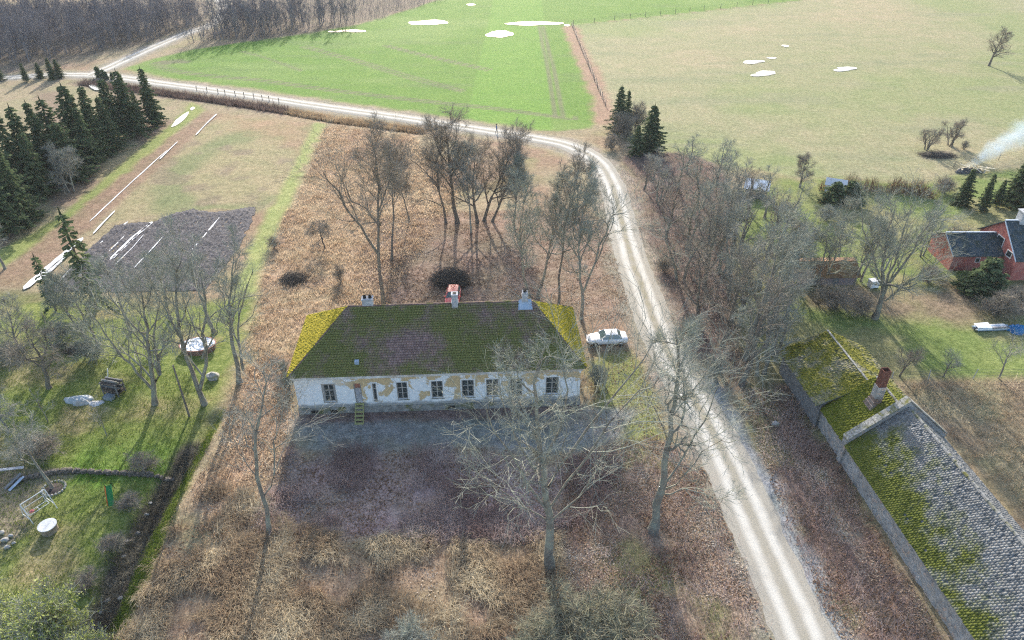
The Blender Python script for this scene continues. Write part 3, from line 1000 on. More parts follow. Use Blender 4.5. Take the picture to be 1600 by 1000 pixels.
# ---- the manor
HOUSE_L, HOUSE_D, EAVE_Z, RIDGE_Z = 27.2, 10.0, 4.75, 9.15
hz = -0.1
house = empty("manor_house", (HOUSE_C.x - math.cos(HOUSE_RZ) * HOUSE_L / 2, HOUSE_C.y - math.sin(HOUSE_RZ) * HOUSE_L / 2, hz), HOUSE_RZ,
              "long white single-storey manor house with mossy hipped tile roof", "house")
hx_dir = Vector((math.cos(HOUSE_RZ), math.sin(HOUSE_RZ), 0))
hn_dir = Vector((math.sin(HOUSE_RZ), -math.cos(HOUSE_RZ), 0))
h_org = house.location.copy()


def on_front(px, py):
    p = ray_on_plane(px, py, h_org, hn_dir) - h_org
    return p.dot(hx_dir), p.z


WIN = []
for x0, x1, y0, y1 in ((503, 524.5, 597, 623), (580.5, 590, 597, 621.5), (618.5, 638, 595.5, 621), (673, 693, 595, 621), (721, 741, 593.5, 620), (759.5, 779, 593, 620), (797, 816, 592.5, 616), (853, 872, 592, 617)):
    a, t = on_front(x0, y0)
    b, bt = on_front(x1, y1)
    WIN.append((a, b, bt, t))
da, dt = on_front(551, 595.5)
db, dbz = on_front(567.5, 628)
DOOR = (da, db, dbz, dt)
wz1 = sum(w[3] for w in WIN[2:]) / 6
wz0 = sum(w[2] for w in WIN[2:]) / 6
WIN = [(a, b, wz0, wz1) for a, b, c, d in WIN]
DOOR = (DOOR[0], DOOR[1], max(1.15, DOOR[2]), wz1 + 0.05)
m = MB()
wall_openings(m, HOUSE_L, EAVE_Z, WIN + [DOOR], 0.22, z0=0.0)
m.quad((HOUSE_L, 0, 0), (HOUSE_L, HOUSE_D, 0), (HOUSE_L, HOUSE_D, EAVE_Z), (HOUSE_L, 0, EAVE_Z))
m.quad((0, HOUSE_D, 0), (0, 0, 0), (0, 0, EAVE_Z), (0, HOUSE_D, EAVE_Z))
m.quad((HOUSE_L, HOUSE_D, 0), (0, HOUSE_D, 0), (0, HOUSE_D, EAVE_Z), (HOUSE_L, HOUSE_D, EAVE_Z))
m.build("wall", MAT_PLASTER, house)
m = MB()
dm = (DOOR[0] + DOOR[1]) / 2
for a, b in ((-0.09, DOOR[0]), (DOOR[1], HOUSE_L + 0.09)):
    m.box(a, b, -0.09, 0.02, -0.6, 0.86)
m.box(DOOR[0] + 0.002, DOOR[1] - 0.002, -0.05, 0.25, -0.6, 1.12)
m.box(-0.09, -0.002, 0.022, HOUSE_D + 0.09, -0.6, 0.86)
m.box(HOUSE_L + 0.002, HOUSE_L + 0.09, 0.022, HOUSE_D + 0.09, -0.6, 0.86)
plinth = m.build("plinth", MAT_PLINTH, house)
for x0 in (on_front(486, 640)[0], on_front(518, 640)[0] - 0.1, on_front(700, 640)[0]):
    MB().box(x0, x0 + 0.7, -0.098, -0.03, 0.25, 0.62).build("cellar_opening", MAT_BLACK, house)
m = MB()
for zz0, zz1, pr_ in ((4.28, 4.42, 0.07), (4.42, 4.60, 0.14), (4.60, 4.79, 0.24)):
    m.box(-pr_, HOUSE_L + pr_, -pr_, -0.003, zz0, zz1)
    m.box(-pr_, -0.003, -0.003, HOUSE_D + pr_, zz0 + 0.001, zz1 - 0.001)
    m.box(HOUSE_L + 0.003, HOUSE_L + pr_, -0.003, HOUSE_D + pr_, zz0 + 0.001, zz1 - 0.001)
m.build("cornice", MAT_CORNICE, house)
MAT_SURROUND = two_tone("white_surround", (0.62, 0.62, 0.62), (0.78, 0.78, 0.78), 2.0)
for i, (a, b, c, d) in enumerate(WIN):
    w = MB()
    fr = 0.09
    w.box(a, a + fr, 0.10, 0.19, c, d).box(b - fr, b, 0.10, 0.19, c, d).box(a + fr, b - fr, 0.10, 0.19, d - fr, d).box(a + fr, b - fr, 0.10, 0.19, c, c + fr)
    win = w.build("window", MAT_FRAME, house)
    narrow = (b - a) < 0.8
    ia, ib, ic, id_ = a + fr, b - fr, c + fr, d - fr
    zc = ic + (id_ - ic) * 0.66
    zl = ic + (id_ - ic) * 0.33
    mu = MB()
    mu.box(ia, ib, 0.115, 0.165, zc - 0.04, zc + 0.04)
    xm = (ia + ib) / 2
    if not narrow:
        mu.box(xm - 0.045, xm + 0.045, 0.112, 0.168, ic, zc - 0.041)
        mu.box(xm - 0.045, xm + 0.045, 0.112, 0.168, zc + 0.041, id_)
        mu.box(ia, xm - 0.046, 0.12, 0.16, zl - 0.02, zl + 0.02)
        mu.box(xm + 0.046, ib, 0.12, 0.16, zl - 0.02, zl + 0.02)
    mu.build("glazing_bar", MAT_SASH, win)
    cols_ = [(ia, ib)] if narrow else [(ia, xm - 0.045), (xm + 0.045, ib)]
    rows_ = [(ic, zc - 0.04), (zc + 0.04, id_)] if narrow else [(ic, zl - 0.02), (zl + 0.02, zc - 0.04), (zc + 0.04, id_)]
    for ca, cb in cols_:
        for ra, rb in rows_:
            MB().box(ca + 0.002, cb - 0.002, 0.135, 0.145, ra + 0.002, rb - 0.002).build("pane", MAT_GLASS, win)
    s = MB()
    s.box(a - 0.14, a - 0.003, -0.025, 0.05, c - 0.02, d + 0.14).box(b + 0.003, b + 0.14, -0.025, 0.05, c - 0.02, d + 0.14).box(a - 0.003, b + 0.003, -0.024, 0.05, d + 0.002, d + 0.139)
    s.build("surround", MAT_SURROUND if i not in (0,) else MAT_FRAME, win)
    MB().box(a - 0.12, b + 0.12, -0.07, 0.098, c - 0.075, c - 0.021).build("sill", MAT_PLINTH, win)
# dark backing behind the windows
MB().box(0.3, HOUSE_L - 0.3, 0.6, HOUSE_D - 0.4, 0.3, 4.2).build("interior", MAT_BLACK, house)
d = MB()
d.box(DOOR[0], DOOR[0] + 0.08, 0.08, 0.2, DOOR[2], DOOR[3]).box(DOOR[1] - 0.08, DOOR[1], 0.08, 0.2, DOOR[2], DOOR[3]).box(DOOR[0] + 0.08, DOOR[1] - 0.08, 0.08, 0.2, DOOR[3] - 0.08, DOOR[3])
d.box(DOOR[0] + 0.08, DOOR[1] - 0.08, 0.08, 0.2, DOOR[3] - 0.68, DOOR[3] - 0.60)
door = d.build("door", MAT_FRAME, house)
MB().box(DOOR[0] + 0.082, DOOR[1] - 0.082, 0.13, 0.18, DOOR[2], DOOR[3] - 0.682).build("door_leaf", MAT_DOOR, door)
MB().box(DOOR[0] + 0.082, DOOR[1] - 0.082, 0.13, 0.17, DOOR[3] - 0.598, DOOR[3] - 0.082).build("transom_panel", two_tone("red_panel", (0.25, 0.10, 0.07), (0.36, 0.16, 0.11), 4.0), door)
MB().box(DOOR[1] - 0.22, DOOR[1] - 0.17, 0.08, 0.128, DOOR[2] + 0.95, DOOR[2] + 1.05).build("handle", MAT_BLACK, door)
# stair
NS, sw0, sw1 = 6, DOOR[0] - 0.03, DOOR[1] + 0.08
stair = MB()
run, rise = 0.29, (DOOR[2] + 0.05) / NS
for s in (sw0, sw1 - 0.07):
    stair.add([(s, -0.1, DOOR[2] - 0.25), (s + 0.07, -0.1, DOOR[2] - 0.25), (s + 0.07, -0.1, DOOR[2] - 0.04), (s, -0.1, DOOR[2] - 0.04),
               (s, -0.1 - run * NS, -0.2), (s + 0.07, -0.1 - run * NS, -0.2), (s + 0.07, -0.1 - run * NS, 0.08), (s, -0.1 - run * NS, 0.08)],
              [(0, 1, 2, 3), (7, 6, 5, 4), (0, 4, 5, 1), (1, 5, 6, 2), (2, 6, 7, 3), (3, 7, 4, 0)])
stair_o = stair.build("stair", MAT_STAIR, house)
for k in range(NS):
    zt = DOOR[2] - rise * k
    y0 = -0.1 - run * (k + 1)
    MB().box(sw0 - 0.03, sw1 + 0.03, y0, y0 + run - 0.03, zt - 0.045, zt).build("tread", MAT_STAIR, stair_o)
# roof
OV = 0.38
rl = (Vector((at_depth(545, 474, 59.2).x, 59.2, 0)) - h_org).dot(hx_dir)
rr = (Vector((at_depth(832, 470, 59.6).x, 59.6, 0)) - h_org).dot(hx_dir)
E0, E1, E2, E3 = (-OV, -OV, EAVE_Z + 0.05), (HOUSE_L + OV, -OV, EAVE_Z + 0.05), (HOUSE_L + OV, HOUSE_D + OV, EAVE_Z + 0.05), (-OV, HOUSE_D + OV, EAVE_Z + 0.05)
K0, K1 = (rl, HOUSE_D / 2, RIDGE_Z), (rr, HOUSE_D / 2, RIDGE_Z)
m = MB()
m.add([E0, E1, E2, E3, K0, K1], [(0, 1, 5, 4), (2, 3, 4, 5), (1, 2, 5), (3, 0, 4), (3, 2, 1, 0)])
roof = m.build("roof", MAT_GREYWOOD, house)
for nm, (a, b, c, d), mt, sd_ in (("front_tiles", (E0, E1, K1, K0), MAT_TILE_FRONT, 1), ("back_tiles", (E2, E3, K0, K1), MAT_TILE_FRONT, 2), ("hip_tiles", (E3, E0, K0, K0), MAT_TILE_SIDE, 3), ("hip_tiles", (E1, E2, K1, K1), MAT_TILE_SIDE, 4)):
    tag(link(nm, tiles(a, b, c, d, 0.25, 0.24, 0.02, sd_, gap=0.15), mt, roof), kind="stuff")


def ridge_caps(a, b, r, step, parent, mat, seed=0):
    a, b = Vector(a), Vector(b)
    n = int((b - a).length / step)
    rg = random.Random(seed)
    m = MB()
    t = (b - a).normalized()
    for i in range(n):
        p = a + t * step * i
        q = p + t * step * 1.08
        j = Vector((rg.uniform(-.015, .015), rg.uniform(-.015, .015), rg.uniform(-.01, .02)))
        m.tube([p + j, q + j], [r * 1.1, r * 0.92], 6)
    return tag(m.build("ridge_tiles", mat, parent), kind="stuff")


up_ = Vector((0, 0, 0.03))
ridge_caps(Vector(K0) + up_, Vector(K1) + up_, 0.12, 0.34, roof, MAT_RIDGE, 1)
for a, b in ((E0, K0), (E1, K1), (E2, K1), (E3, K0)):
    ridge_caps(Vector(a) + Vector((0, 0, 0.04)), Vector(b) + up_, 0.10, 0.34, roof, MAT_RIDGE, 2)


def house_x(px, py, z):
    p = at(px, py, z) - h_org
    return p.dot(hx_dir)


HY = HOUSE_D / 2
c1x = house_x(575.5, 470, 9.3)
m = MB()
m.box(c1x - 0.5, c1x + 0.5, HY - 0.1, HY + 0.55, 8.5, 9.85)
m.box(c1x - 0.56, c1x + 0.56, HY - 0.16, HY + 0.61, 9.85, 9.97)
chimney = m.build("chimney", MAT_CHIM, roof)
chimney["label"] = "wide grey chimney with two pots"
for s in (-0.26, 0.26):
    MB().lathe([(0.17, 9.971), (0.15, 10.25), (0.10, 10.25), (0.10, 10.0)], 10, Matrix.Translation((c1x + s, HY + 0.22, 0))).build("flue", MAT_BLACK, chimney)
c2x = house_x(710.5, 468, 9.6)
m = MB()
m.box(c2x - 0.29, c2x + 0.29, HY - 0.45, HY + 0.15, 8.3, 10.3)
m.box(c2x - 0.33, c2x + 0.33, HY - 0.49, HY + 0.19, 9.45, 9.55)
m.box(c2x - 0.33, c2x + 0.33, HY - 0.49, HY + 0.19, 10.3, 10.42)
chimney = m.build("chimney", MAT_CHIM, roof)
chimney["label"] = "slim square grey chimney at mid ridge"
MB().box(c2x - 0.17, c2x + 0.17, HY - 0.32, HY + 0.02, 10.421, 10.46).build("flue", MAT_BLACK, chimney)
c3x = house_x(820.5, 468, 9.6)
m = MB()
m.box(c3x - 0.27, c3x + 0.27, HY - 0.3, HY + 0.25, 8.3, 10.3)
m.box(c3x - 0.31, c3x + 0.31, HY - 0.34, HY + 0.29, 9.9, 9.98)
chimney = m.build("chimney", MAT_CHIM, roof)
chimney["label"] = "grey chimney with blue sheet-metal flashing"
m = MB()
m.add([(c3x - 0.68, HY - 0.80, 8.72), (c3x + 0.72, HY - 0.80, 8.72), (c3x + 0.66, HY + 0.02, 9.32), (c3x - 0.6, HY + 0.02, 9.32), (c3x - 0.3, HY - 0.33, 9.30), (c3x + 0.3, HY - 0.33, 9.30), (c3x + 0.3, HY + 0.02, 9.46), (c3x - 0.3, HY + 0.02, 9.46)],
      [(0, 1, 5, 4), (1, 2, 6, 5), (3, 0, 4, 7)])
m.build("flashing", MAT_SHEET, chimney)
MB().box(c3x - 0.15, c3x + 0.15, HY - 0.18, HY + 0.12, 10.301, 10.6).build("flue", MAT_BLACK, chimney)
vx = house_x(558, 570, 5.4)
MB().box(vx - 0.2, vx + 0.2, 0.42, 0.75, 5.3, 5.95).build("roof_vent", MAT_SHEET, roof)

# ---- the stone barn along the road
barn = empty("stone_barn", (BARN_B.x, BARN_B.y, 0), BARN_RZ, "long stone barn with grey tile roof half covered in moss", "barn")
BW, BE, BR_, S0, S1 = 4.3, 2.45, 6.25, -16.0, 17.2
m = MB()
# rubble wall with an uneven face
rg = np.random.default_rng(5)
ns, nz_ = int((S1 - S0) / 0.45), 7
sg = np.linspace(S0, S1, ns)
zg = np.linspace(-0.4, BE, nz_)
off = rg.normal(0, 0.045, (ns, nz_))
V, Fq = [], []
for i in range(ns):
    for k in range(nz_):
        V.append((off[i, k] - 0.05 * (1 - k / nz_) * 3, sg[i], zg[k]))
for i in range(ns - 1):
    for k in range(nz_ - 1):
        Fq.append((i * nz_ + k, i * nz_ + k + 1, (i + 1) * nz_ + k + 1, (i + 1) * nz_ + k))
m.add(V, Fq)
m.box(0.25, 2 * BW, S0, S0 + 0.5, -0.4, BE)
m.box(2 * BW - 0.5, 2 * BW, S0 + 0.5, S1, -0.4, BE)
m.box(0.02, 0.5, S0, S1, BE - 0.12, BE - 0.01)
m.build("wall", MAT_STONE, barn)
m = MB()
e = 0.32
sl = (BR_ - BE) / BW
A = [(-e, S0 - .2, BE - sl * e), (-e, S1, BE - sl * e), (BW, S1, BR_), (BW, S0 - .2, BR_), (2 * BW + e, S0 - .2, BE - sl * e), (2 * BW + e, S1, BE - sl * e)]
m.add(A, [(0, 1, 2, 3), (3, 2, 5, 4), (0, 3, 4), (1, 5, 2)])
broof = m.build("roof", MAT_GREYWOOD, barn)
tag(link("front_tiles", tiles(A[0], A[1], A[2], A[3], 0.25, 0.21, 0.022, 11, 0.018, miss=0.012, gap=0.07), MAT_TILE_BARN, broof), kind="stuff")
tag(link("back_tiles", tiles(A[5], A[4], A[3], A[2], 0.27, 0.24, 0.04, 12, 0.022), MAT_TILE_BARN, broof), kind="stuff")
ridge_caps((BW, S0 - .2, BR_ + 0.05), (BW, S1, BR_ + 0.05), 0.13, 0.4, broof, MAT_RIDGE2, 4)
# stepped fire gable with coping
m = MB()
g0, g1 = S1 + 0.01, S1 + 0.62


def slab(m, x0, z0, x1, z1, y0, y1, zb):
    m.add([(x0, y0, zb), (x1, y0, zb), (x1, y0, z1), (x0, y0, z0), (x0, y1, zb), (x1, y1, zb), (x1, y1, z1), (x0, y1, z0)],
          [(0, 1, 2, 3), (5, 4, 7, 6), (1, 5, 6, 2), (4, 0, 3, 7), (3, 2, 6, 7), (4, 5, 1, 0)])


slab(m, -0.25, BE + 0.35, BW, BR_ + 0.55, g0, g1, -0.4)
slab(m, BW + 0.001, BR_ + 0.55, 2 * BW + 0.25, BE + 0.35, g0, g1, -0.4)
gab = m.build("fire_gable", MAT_STONE, barn)
m = MB()
n = 9
MAT_COPING = two_tone("lichened_coping", (0.16, 0.155, 0.14), (0.44, 0.43, 0.40), 5.0, c3=(0.17, 0.165, 0.05), s3=1.6)
for side in (0, 1):
    for i in range(n):
        t0, t1 = i / n, (i + 0.96) / n
        xa, xb = -0.3 + (BW + 0.3) * t0, -0.3 + (BW + 0.3) * t1
        za, zb = BE + 0.33 + (BR_ - BE + 0.25) * t0, BE + 0.33 + (BR_ - BE + 0.25) * t1
        if side:
            xa, xb = 2 * BW - xb, 2 * BW - xa
            za, zb = zb, za
        mm_ = MB()
        slab(mm_, xa, za + 0.17, xb, zb + 0.17, g0 - 0.08, g1 + 0.08, 0)
        for q in range(len(mm_.v)):
            x, y, zz = mm_.v[q]
            if zz == 0:
                t = (x - xa) / (xb - xa)
                mm_.v[q] = (x, y, za + (zb - za) * t + 0.03)
        mm_.build("coping_stone", MAT_COPING, gab)
# lower mossy section beyond the gable
T0, T1 = g1 + 0.005, 22.4
LE, LR = 2.2, 5.55
m = MB()
V, Fq = [], []
sg = np.linspace(T0, T1, 12)
for i in range(len(sg)):
    for k in range(6):
        V.append((float(rg.normal(0, 0.04)), sg[i], -0.4 + (LE + 0.4) * k / 5))
for i in range(len(sg) - 1):
    for k in range(5):
        Fq.append((i * 6 + k, i * 6 + k + 1, (i + 1) * 6 + k + 1, (i + 1) * 6 + k))
m.add(V, Fq)
m.build("wall", MAT_STONE, barn)
MB().box(2 * BW - 0.5, 2 * BW, T0, T1, -0.4, LE).build("wall", MAT_STONE, barn)
sl = (LR - LE) / BW
A = [(-0.2, T0, LE - sl * .2), (-0.2, T1, LE - sl * .2), (BW, T1, LR), (BW, T0, LR), (2 * BW + .2, T0, LE - sl * .2), (2 * BW + .2, T1, LE - sl * .2)]
m = MB()
m.add(A, [(0, 1, 2, 3), (3, 2, 5, 4), (1, 5, 2)])
lroof = m.build("lower_roof", MAT_GREYWOOD, barn)
tag(link("front_tiles", tiles(A[0], A[1], A[2], A[3], 0.3, 0.28, 0.05, 13, 0.03), MAT_TILE_MOSS, lroof), kind="stuff")
tag(link("back_tiles", tiles(A[5], A[4], A[3], A[2], 0.3, 0.28, 0.05, 14, 0.03), MAT_TILE_MOSS, lroof), kind="stuff")
ridge_caps((BW, T0, LR + 0.04), (BW, T1, LR + 0.04), 0.11, 0.4, lroof, MAT_RIDGE2, 6)
# chimney: brick foot, stone neck, rusty sheet stack
cx, cs = 3.15, 19.9
MAT_BRICK = two_tone("worn_brick", (0.16, 0.11, 0.095), (0.30, 0.235, 0.20), 4.0, c3=(0.28, 0.27, 0.26), s3=1.3)
m = MB()
for k in range(4):
    w = 0.66 - 0.09 * k
    m.box(cx - w, cx + w * 0.9, cs - w, cs + w, 4.0 + 0.33 * k, 4.33 + 0.33 * k - 0.004)
chimney = m.build("chimney", MAT_BRICK, barn)
MB().box(cx - 0.37, cx + 0.37, cs - 0.37, cs + 0.37, 5.33, 6.55).build("chimney_neck", MAT_STONE, chimney)
m = MB()
w, t = 0.33, 0.04
for a in ((-w, w, -w, -w + t), (-w, w, w - t, w), (-w, -w + t, -w + t, w - t), (w - t, w, -w + t, w - t)):
    m.box(cx + a[0], cx + a[1], cs + a[2], cs + a[3], 6.56, 8.3)
st = m.build("stack", MAT_RUST, chimney)
MB().box(cx - w + t, cx + w - t, cs - w + t, cs + w - t, 7.9, 7.95).build("flue", MAT_BLACK, chimney)

# ---- board shed joined to the barn's far end
shed = empty("board_shed", (BARN_B.x, BARN_B.y, 0), BARN_RZ, "grey board shed with mossy roof at the far end of the barn", "shed")
U0, U1, SE, SR, SW = 22.45, 30.6, 2.75, 4.75, 3.9
m = MB()
m.box(-0.32, -0.24, U0 - 0.35, U1, -0.3, SE)
m.box(-0.24, 2 * SW, U1 - 0.08, U1, -0.3, SE)
m.box(2 * SW - 0.08, 2 * SW, U0, U1 - 0.08, -0.3, SE)
m.box(-0.24, 2 * SW - 0.08, U0, U0 + 0.06, LE - 0.3, SE)
for y in (U0, U1 - 0.08):
    m.add([(-0.3, y, SE), (2 * SW, y, SE), (SW, y, SR - 0.05), (-0.3, y + 0.07, SE), (2 * SW, y + 0.07, SE), (SW, y + 0.07, SR - 0.05)], [(0, 1, 2), (5, 4, 3), (0, 2, 5, 3), (1, 4, 5, 2)])
m.build("wall", MAT_GREYWOOD, shed)
rgp = random.Random(3)
y = U0 - 0.34
while y < U1 - 0.1:
    w = rgp.uniform(0.17, 0.24)
    MB().box(-0.355 - rgp.uniform(0, .012), -0.321, y, y + w - 0.02, -0.25 + rgp.uniform(0, .15), SE - 0.02).build("plank", MAT_GREYWOOD, shed)
    y += w
sl = (SR - SE) / SW
A = [(-0.75, U0 - 0.3, SE - sl * .45), (-0.75, U1 + .4, SE - sl * .45), (SW, U1 + .4, SR), (SW, U0 - .3, SR), (2 * SW + .6, U0 - .3, SE - sl * .6), (2 * SW + .6, U1 + .4, SE - sl * .6)]
m = MB()
m.add(A, [(0, 1, 2, 3), (3, 2, 5, 4), (3, 2, 1, 0), (4, 5, 2, 3)])
m.v += [(x, y_, z_ - 0.07) for x, y_, z_ in A]
m.f[2] = (9, 8, 7, 6)
m.f[3] = (10, 11, 8, 9)
sroof = m.build("roof", MAT_GREYWOOD, shed)
tag(link("front_shingles", tiles(A[0], A[1], A[2], A[3], 0.3, 0.22, 0.035, 21, 0.035), MAT_SHED_ROOF, sroof), kind="stuff")
tag(link("back_shingles", tiles(A[5], A[4], A[3], A[2], 0.3, 0.22, 0.035, 22, 0.035), MAT_SHED_ROOF, sroof), kind="stuff")
MB().box(SW - 0.09, SW + 0.09, U0 - 0.3, U1 + 0.4, SR + 0.06, SR + 0.14).build("ridge_board", MAT_COPING, sroof)

# ---- red house at the right edge
MAT_RED = two_tone("red_render", (0.36, 0.11, 0.095), (0.50, 0.18, 0.15), 1.4, c3=(0.44, 0.22, 0.19), s3=0.5)
MAT_SLATE = two_tone("blue_black_roof", (0.035, 0.05, 0.06), (0.085, 0.105, 0.115), 2.2, c3=(0.05, 0.06, 0.045), s3=0.7)
MAT_TRIM = plain("pale_blue_trim", (0.50, 0.58, 0.68), 0.5)
MAT_WHITE = plain("white_paint", (0.78, 0.78, 0.77), 0.5)
red = empty("red_house", (62.9, 79.1, 0), 0, "red rendered cottage with dark roof and lower side wing", "house")
RD, RL, RE, RP = 8.4, 12.0, 3.1, 6.25
m = MB()
m.quad((0, 0, -.3), (RL, 0, -.3), (RL, 0, RE), (0, 0, RE)).quad((RL, RD, -.3), (0, RD, -.3), (0, RD, RE), (RL, RD, RE)).quad((RL, 0, -.3), (RL, RD, -.3), (RL, RD, RE), (RL, 0, RE))
m.add([(0, 0, -.3), (0, RD, -.3), (0, RD, RE), (0, RD / 2, RP), (0, 0, RE), ], [(0, 4, 3, 2, 1)])
m.add([(RL, 0, RE), (RL, RD, RE), (RL, RD / 2, RP)], [(0, 1, 2)])
m.build("wall", MAT_RED, red)
m = MB()
o_ = 0.35
sl = (RP - RE) / (RD / 2)
for y0, y1 in ((-o_, RD / 2), (RD + o_, RD / 2)):
    z0 = RE - sl * o_
    a, b, c, d = (-0.3, y0, z0 + .08), (RL + .3, y0, z0 + .08), (RL + .3, y1, RP + .08), (-0.3, y1, RP + .08)
    t = Vector((0, 0, -0.12))
    vs_ = [Vector(v) for v in (a, b, c, d)]
    m.add(vs_ + [v + t for v in vs_], [(0, 1, 2, 3), (7, 6, 5, 4), (0, 4, 5, 1), (1, 5, 6, 2), (2, 6, 7, 3), (3, 7, 4, 0)])
rroof = m.build("roof", MAT_SLATE, red)
MB().box(-0.32, RL + .3, RD / 2 - .12, RD / 2 + .12, RP + .082, RP + .16).build("ridge_flashing", MAT_TRIM, rroof)
m = MB()
z0 = RE - sl * o_
for y0, y1 in ((-o_, RD / 2),):
    m.add([(-.36, y0, z0 - .08), (-.36, y1, RP - .08), (-.36, y1, RP + .12), (-.36, y0, z0 + .12), (-.302, y0, z0 - .08), (-.302, y1, RP - .08), (-.302, y1, RP + .12), (-.302, y0, z0 + .12)],
          [(0, 1, 2, 3), (7, 6, 5, 4), (3, 2, 6, 7), (0, 3, 7, 4)])
m.build("barge_board", MAT_TRIM, rroof)
m = MB()
m.box(1.3, 3.6, RD / 2 - .5, RD / 2 + .6, 5.6, 7.5).box(1.2, 3.7, RD / 2 - .6, RD / 2 + .7, 7.5, 7.64)
ch = m.build("chimney", MAT_CHIM, red)
for x in (1.75, 2.45, 3.15):
    MB().box(x - .2, x + .2, RD / 2 - .15, RD / 2 + .25, 7.641, 7.66).build("flue", MAT_BLACK, ch)


def gable_window(yc, zc, w, h, bars=1):
    f_ = MB()
    t = 0.1
    f_.box(-.06, -.005, yc - w / 2, yc + w / 2, zc - h / 2, zc - h / 2 + t).box(-.06, -.005, yc - w / 2, yc + w / 2, zc + h / 2 - t, zc + h / 2)
    f_.box(-.06, -.005, yc - w / 2, yc - w / 2 + t, zc - h / 2 + t, zc + h / 2 - t).box(-.06, -.005, yc + w / 2 - t, yc + w / 2, zc - h / 2 + t, zc + h / 2 - t)
    if bars > 1:
        f_.box(-.058, -.006, yc - t / 2, yc + t / 2, zc - h / 2 + t, zc + h / 2 - t)
    wd = f_.build("window", MAT_WHITE, red)
    MB().box(-.03, -.004, yc - w / 2 + t, yc + w / 2 - t, zc - h / 2 + t, zc + h / 2 - t).build("pane", MAT_GLASS, wd)


def on_gable(px, py):
    p = ray_on_plane(px, py, Vector((62.9, 79.1, 0)), Vector((1, 0, 0)))
    return p.y - 79.1, p.z


for px, py, w, h, bn in ((1563, 376, 1.5, 1.3, 1), (1553, 404, 1.9, 1.4, 2), (1577, 397, 1.1, 0.9, 1), (1541, 373, 0.5, 0.5, 1)):
    y_, z_ = on_gable(px, py)
    gable_window(min(max(y_, 0.9), RD - 0.9), min(max(z_, 0.9), 4.9), w, h, bn)
wing = MB()
ax0, ax1, ay0, ay1, ae, ar = -6.3, -0.01, 2.5, 8.2, 2.35, 4.0
wing.box(ax0, ax1, ay0, ay1, -.3, ae)
wing.add([(ax0, ay0, ae), (ax0, ay1, ae), (ax0, (ay0 + ay1) / 2, ar)], [(0, 2, 1)])
wing_o = wing.build("wing", MAT_RED, red)
m = MB()
ym = (ay0 + ay1) / 2
sl = (ar - ae) / (ym - ay0)
for y0, y1 in ((ay0 - .3, ym), (ay1 + .3, ym)):
    z0 = ae - sl * .3
    vs_ = [Vector(v) for v in ((ax0 - .25, y0, z0 + .08), (ax1, y0, z0 + .08), (ax1, y1, ar + .08), (ax0 - .25, y1, ar + .08))]
    m.add(vs_ + [v - Vector((0, 0, .1)) for v in vs_], [(0, 1, 2, 3), (7, 6, 5, 4), (0, 4, 5, 1), (1, 5, 6, 2), (3, 7, 4, 0)])
wr = m.build("wing_roof", MAT_SLATE, red)
MB().box(ax0 - .25, ax1, ym - .1, ym + .1, ar + .082, ar + .15).build("ridge_flashing", MAT_TRIM, wr)
m = MB()
z0 = ae - sl * .3
m.add([(ax0 - .31, ay0 - .3, z0 - .06), (ax0 - .31, ym, ar - .06), (ax0 - .31, ym, ar + .11), (ax0 - .31, ay0 - .3, z0 + .11), (ax0 - .252, ay0 - .3, z0 - .06), (ax0 - .252, ym, ar - .06), (ax0 - .252, ym, ar + .11), (ax0 - .252, ay0 - .3, z0 + .11)],
      [(0, 1, 2, 3), (7, 6, 5, 4), (3, 2, 6, 7), (0, 3, 7, 4)])
m.build("barge_board", MAT_TRIM, wr)
w = MB().box(-3.4, -2.8, ay0 - .05, ay0 - .004, 1.2, 1.9).build("window", MAT_WHITE, wing_o)
MB().box(-3.33, -2.87, ay0 - .06, ay0 - .052, 1.27, 1.83).build("pane", MAT_GLASS, w)

# ---- garden shed with rusty roof
gs = empty("garden_shed", (36.4, 77.7, 0), math.radians(1.5), "low garden shed with rusty brown sheet roof behind bare trees", "shed")
MAT_RUSTROOF = two_tone("rust_brown_roof", (0.14, 0.085, 0.05), (0.24, 0.155, 0.085), 1.5, c3=(0.20, 0.17, 0.09), s3=0.6)
MB().box(0, 6.6, 0, 3.6, -.2, 1.35).build("wall", two_tone("mauve_boards", (0.20, 0.16, 0.17), (0.30, 0.25, 0.26), 3.0), gs)
m = MB()
for y0, z0, y1, z1 in ((-.3, 1.3, 1.9, 2.5), (4.0, 1.5, 1.9, 2.5)):
    vs_ = [Vector(v) for v in ((-.3, y0, z0), (7.0, y0, z0), (7.0, y1, z1), (-.3, y1, z1))]
    m.add(vs_ + [v - Vector((0, 0, .07)) for v in vs_], [(0, 1, 2, 3), (7, 6, 5, 4), (0, 4, 5, 1), (1, 5, 6, 2), (3, 7, 4, 0)])
m.add([(0, 0, 1.35), (0, 3.6, 1.35), (0, 1.9, 2.4), (6.6, 0, 1.35), (6.6, 3.6, 1.35), (6.6, 1.9, 2.4)], [(0, 2, 1), (3, 4, 5)])
gr_ = m.build("roof", MAT_RUSTROOF, gs)
MB().box(-.3, 7.0, 1.75, 2.6, 2.45, 2.56).build("ridge_sheet", two_tone("orange_sheet", (0.36, 0.20, 0.115), (0.46, 0.28, 0.17), 2.0), gr_)
for x in (0.9, 3.6):
    MB().box(x, x + .8, -.03, -.003, 0.1, 1.2).build("door", MAT_GREYWOOD, gs)

# ------------------------------------------------------------------ trees
def unit(v):
    return v / (np.linalg.norm(v) + 1e-9)


